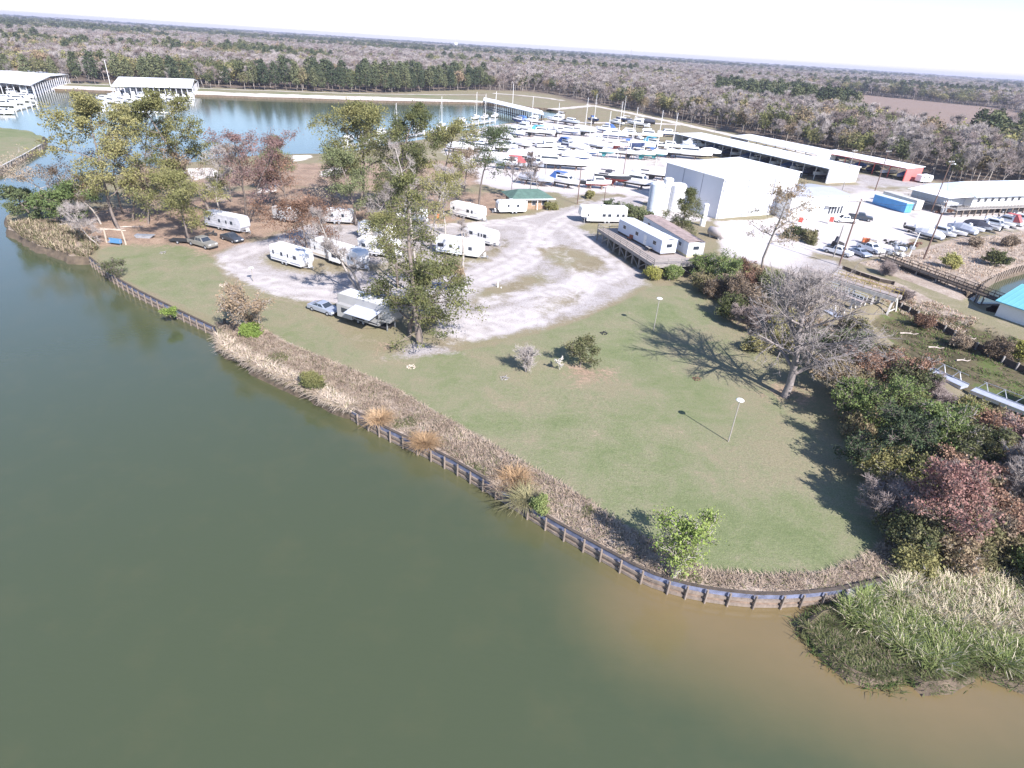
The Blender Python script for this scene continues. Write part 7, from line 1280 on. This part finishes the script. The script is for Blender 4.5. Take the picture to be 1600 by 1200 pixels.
for i, (x, y, L, a) in enumerate([(6, 168, 11, 10), (20, 164, 10, 15), (30, 160, 10, 10), (8, 158, 10, 5), (22, 155, 9, 10), (38, 155, 9, 10), (42, 150, 9, 15), (4, 180, 9, 10)]): boat(x, y, L, hd(a), f'white boat {ORD[i]} in the cluster before the far left covered dock', ('cruiser', 'motor')[i % 2], 'w', 'k', None, 'boats clustered before the far left dock', z=WATER_Z-.45, sup=False)
for i, (x, y, L, a) in enumerate([(176, 163, 10, 165), (192, 161, 10, 170), (206, 163, 9, 165), (221, 160, 10, 175), (236, 163, 10, 165), (252, 160, 9, 170), (268, 163, 10, 165), (284, 159, 9, 170), (182, 154, 10, 170), (200, 152, 9, 170), (216, 151, 9, 165), (163, 158, 9, 170)]): boat(x, y, L, hd(a), f'white boat {ORD[i]} in the cluster before the second covered dock', ('cruiser', 'motor', 'motor')[i % 3], 'w', 'k', None, 'boats clustered before the second dock', z=WATER_Z-.45, sup=False)
for i, (x, y, m) in enumerate([(620, 206, 10), (655, 203, 0), (690, 200, 12), (722, 193, 0), (744, 187, 12), (758, 186, 11), (774, 184, 12), (838, 178, 0), (596, 212, 0), (571, 216, 0), (545, 222, 0)]): boat(x, y, 9, hd(75+RNG.uniform(-8, 8)), f'{"white sailing boat" if m else "white motor boat"} moored {ORD[i]} along the pale shore dock', 'sail' if m else 'motor', 'w', 'k', None, 'boats moored along the boatyard shore', z=WATER_Z-.4, sup=False, mast=m or None)
# loose yard gear
b = MB(); b.xprism([(-1.2, 0), (1.2, 0), (1.0, .9), (.2, 1.2), (-.9, 1.0)], -.8, .8); e = empty('yard_lift', GZ(1308, 385), .3, 'dark machine with two arms behind the leftmost white pickup', 'machine'); b.obj('body', BLACK, e, bev=.08); b = MB(); b.bar((-.8, 0, 1), (-.5, 0, 2.2), .5); b.obj('arm', CANK, e)
rj = random.Random(4)
for i, (x, y, lab, mm) in enumerate([(1352, 380, 'orange and white engine crate behind the crew cab pickup', ORANGE), (1362, 383, 'tan crate behind the crew cab pickup', TAN), (1372, 386, 'tan wrapped pallet beside the crew cab pickup', CRM), (1390, 381, 'heap of dark scrap left of the trailered boats', BLACK), (1402, 384, 'heap of dark and silver scrap by the trailered boats', STEEL), (1412, 388, 'low heap of black scrap before the dark walkway', BLACK), (1430, 384, 'stack of rusty planks at the end of the boat row', RUST), (1388, 396, 'grey wheeled cart by the silver tank', STEEL), (1405, 402, 'pale equipment pile at the start of the dark walkway', LEGM), (1468, 333, 'rusty red frame pile in front of the office', RUST), (1480, 331, 'second rusty red frame pile by the office pole', RUST)]):
    e = empty('scrap_pile' if 'crate' not in lab and 'pallet' not in lab else 'crate', GZ(x, y), rj.uniform(-.5, .5), lab, 'scrap' if 'crate' not in lab and 'pallet' not in lab else 'crate'); b = MB()
    if 'crate' in lab or 'pallet' in lab: b.box(-.7, .7, -.5, .5, .12, 1.1); [b.box(xx, xx+.12, -.54, .54, 0, 1.14) for xx in (-.72, -.05, .6)]
    else:
        for k in range(12): cx, cy, cz = rj.uniform(-1.3, 1.3), rj.uniform(-.8, .8), rj.uniform(.1, .6); s_ = rj.uniform(.15, .4); b.lathe([(s_, 0), (s_*1.1, s_), (s_*.4, s_*1.4)], 6, 0, (cx, cy, cz-.1)); b.bar((cx-.8*rj.random(), cy-.4, cz), (cx+.8, cy+.6*rj.random(), cz+.3), .07)
    b.obj('pile' if 'crate' not in lab and 'pallet' not in lab else 'box', mm, e)
# ================================================================ AIR
b = MB(); b.box(-12000, 12000, -160, 12000, -3.6, 72.0)
hm = bpy.data.materials.new('haze'); hm.use_nodes = True; t = hm.node_tree; t.nodes.remove(t.nodes['Principled BSDF'])
pv_ = t.nodes.new('ShaderNodeVolumePrincipled'); pv_.inputs['Color'].default_value = (.74, .76, .95, 1); pv_.inputs['Density'].default_value = .00013; pv_.inputs['Anisotropy'].default_value = .2
t.links.new(pv_.outputs[0], t.nodes['Material Output'].inputs['Volume'])
o = b.obj('haze', hm, None); o['kind'] = 'stuff'; o['label'] = 'thin pale haze that fades the far forest'
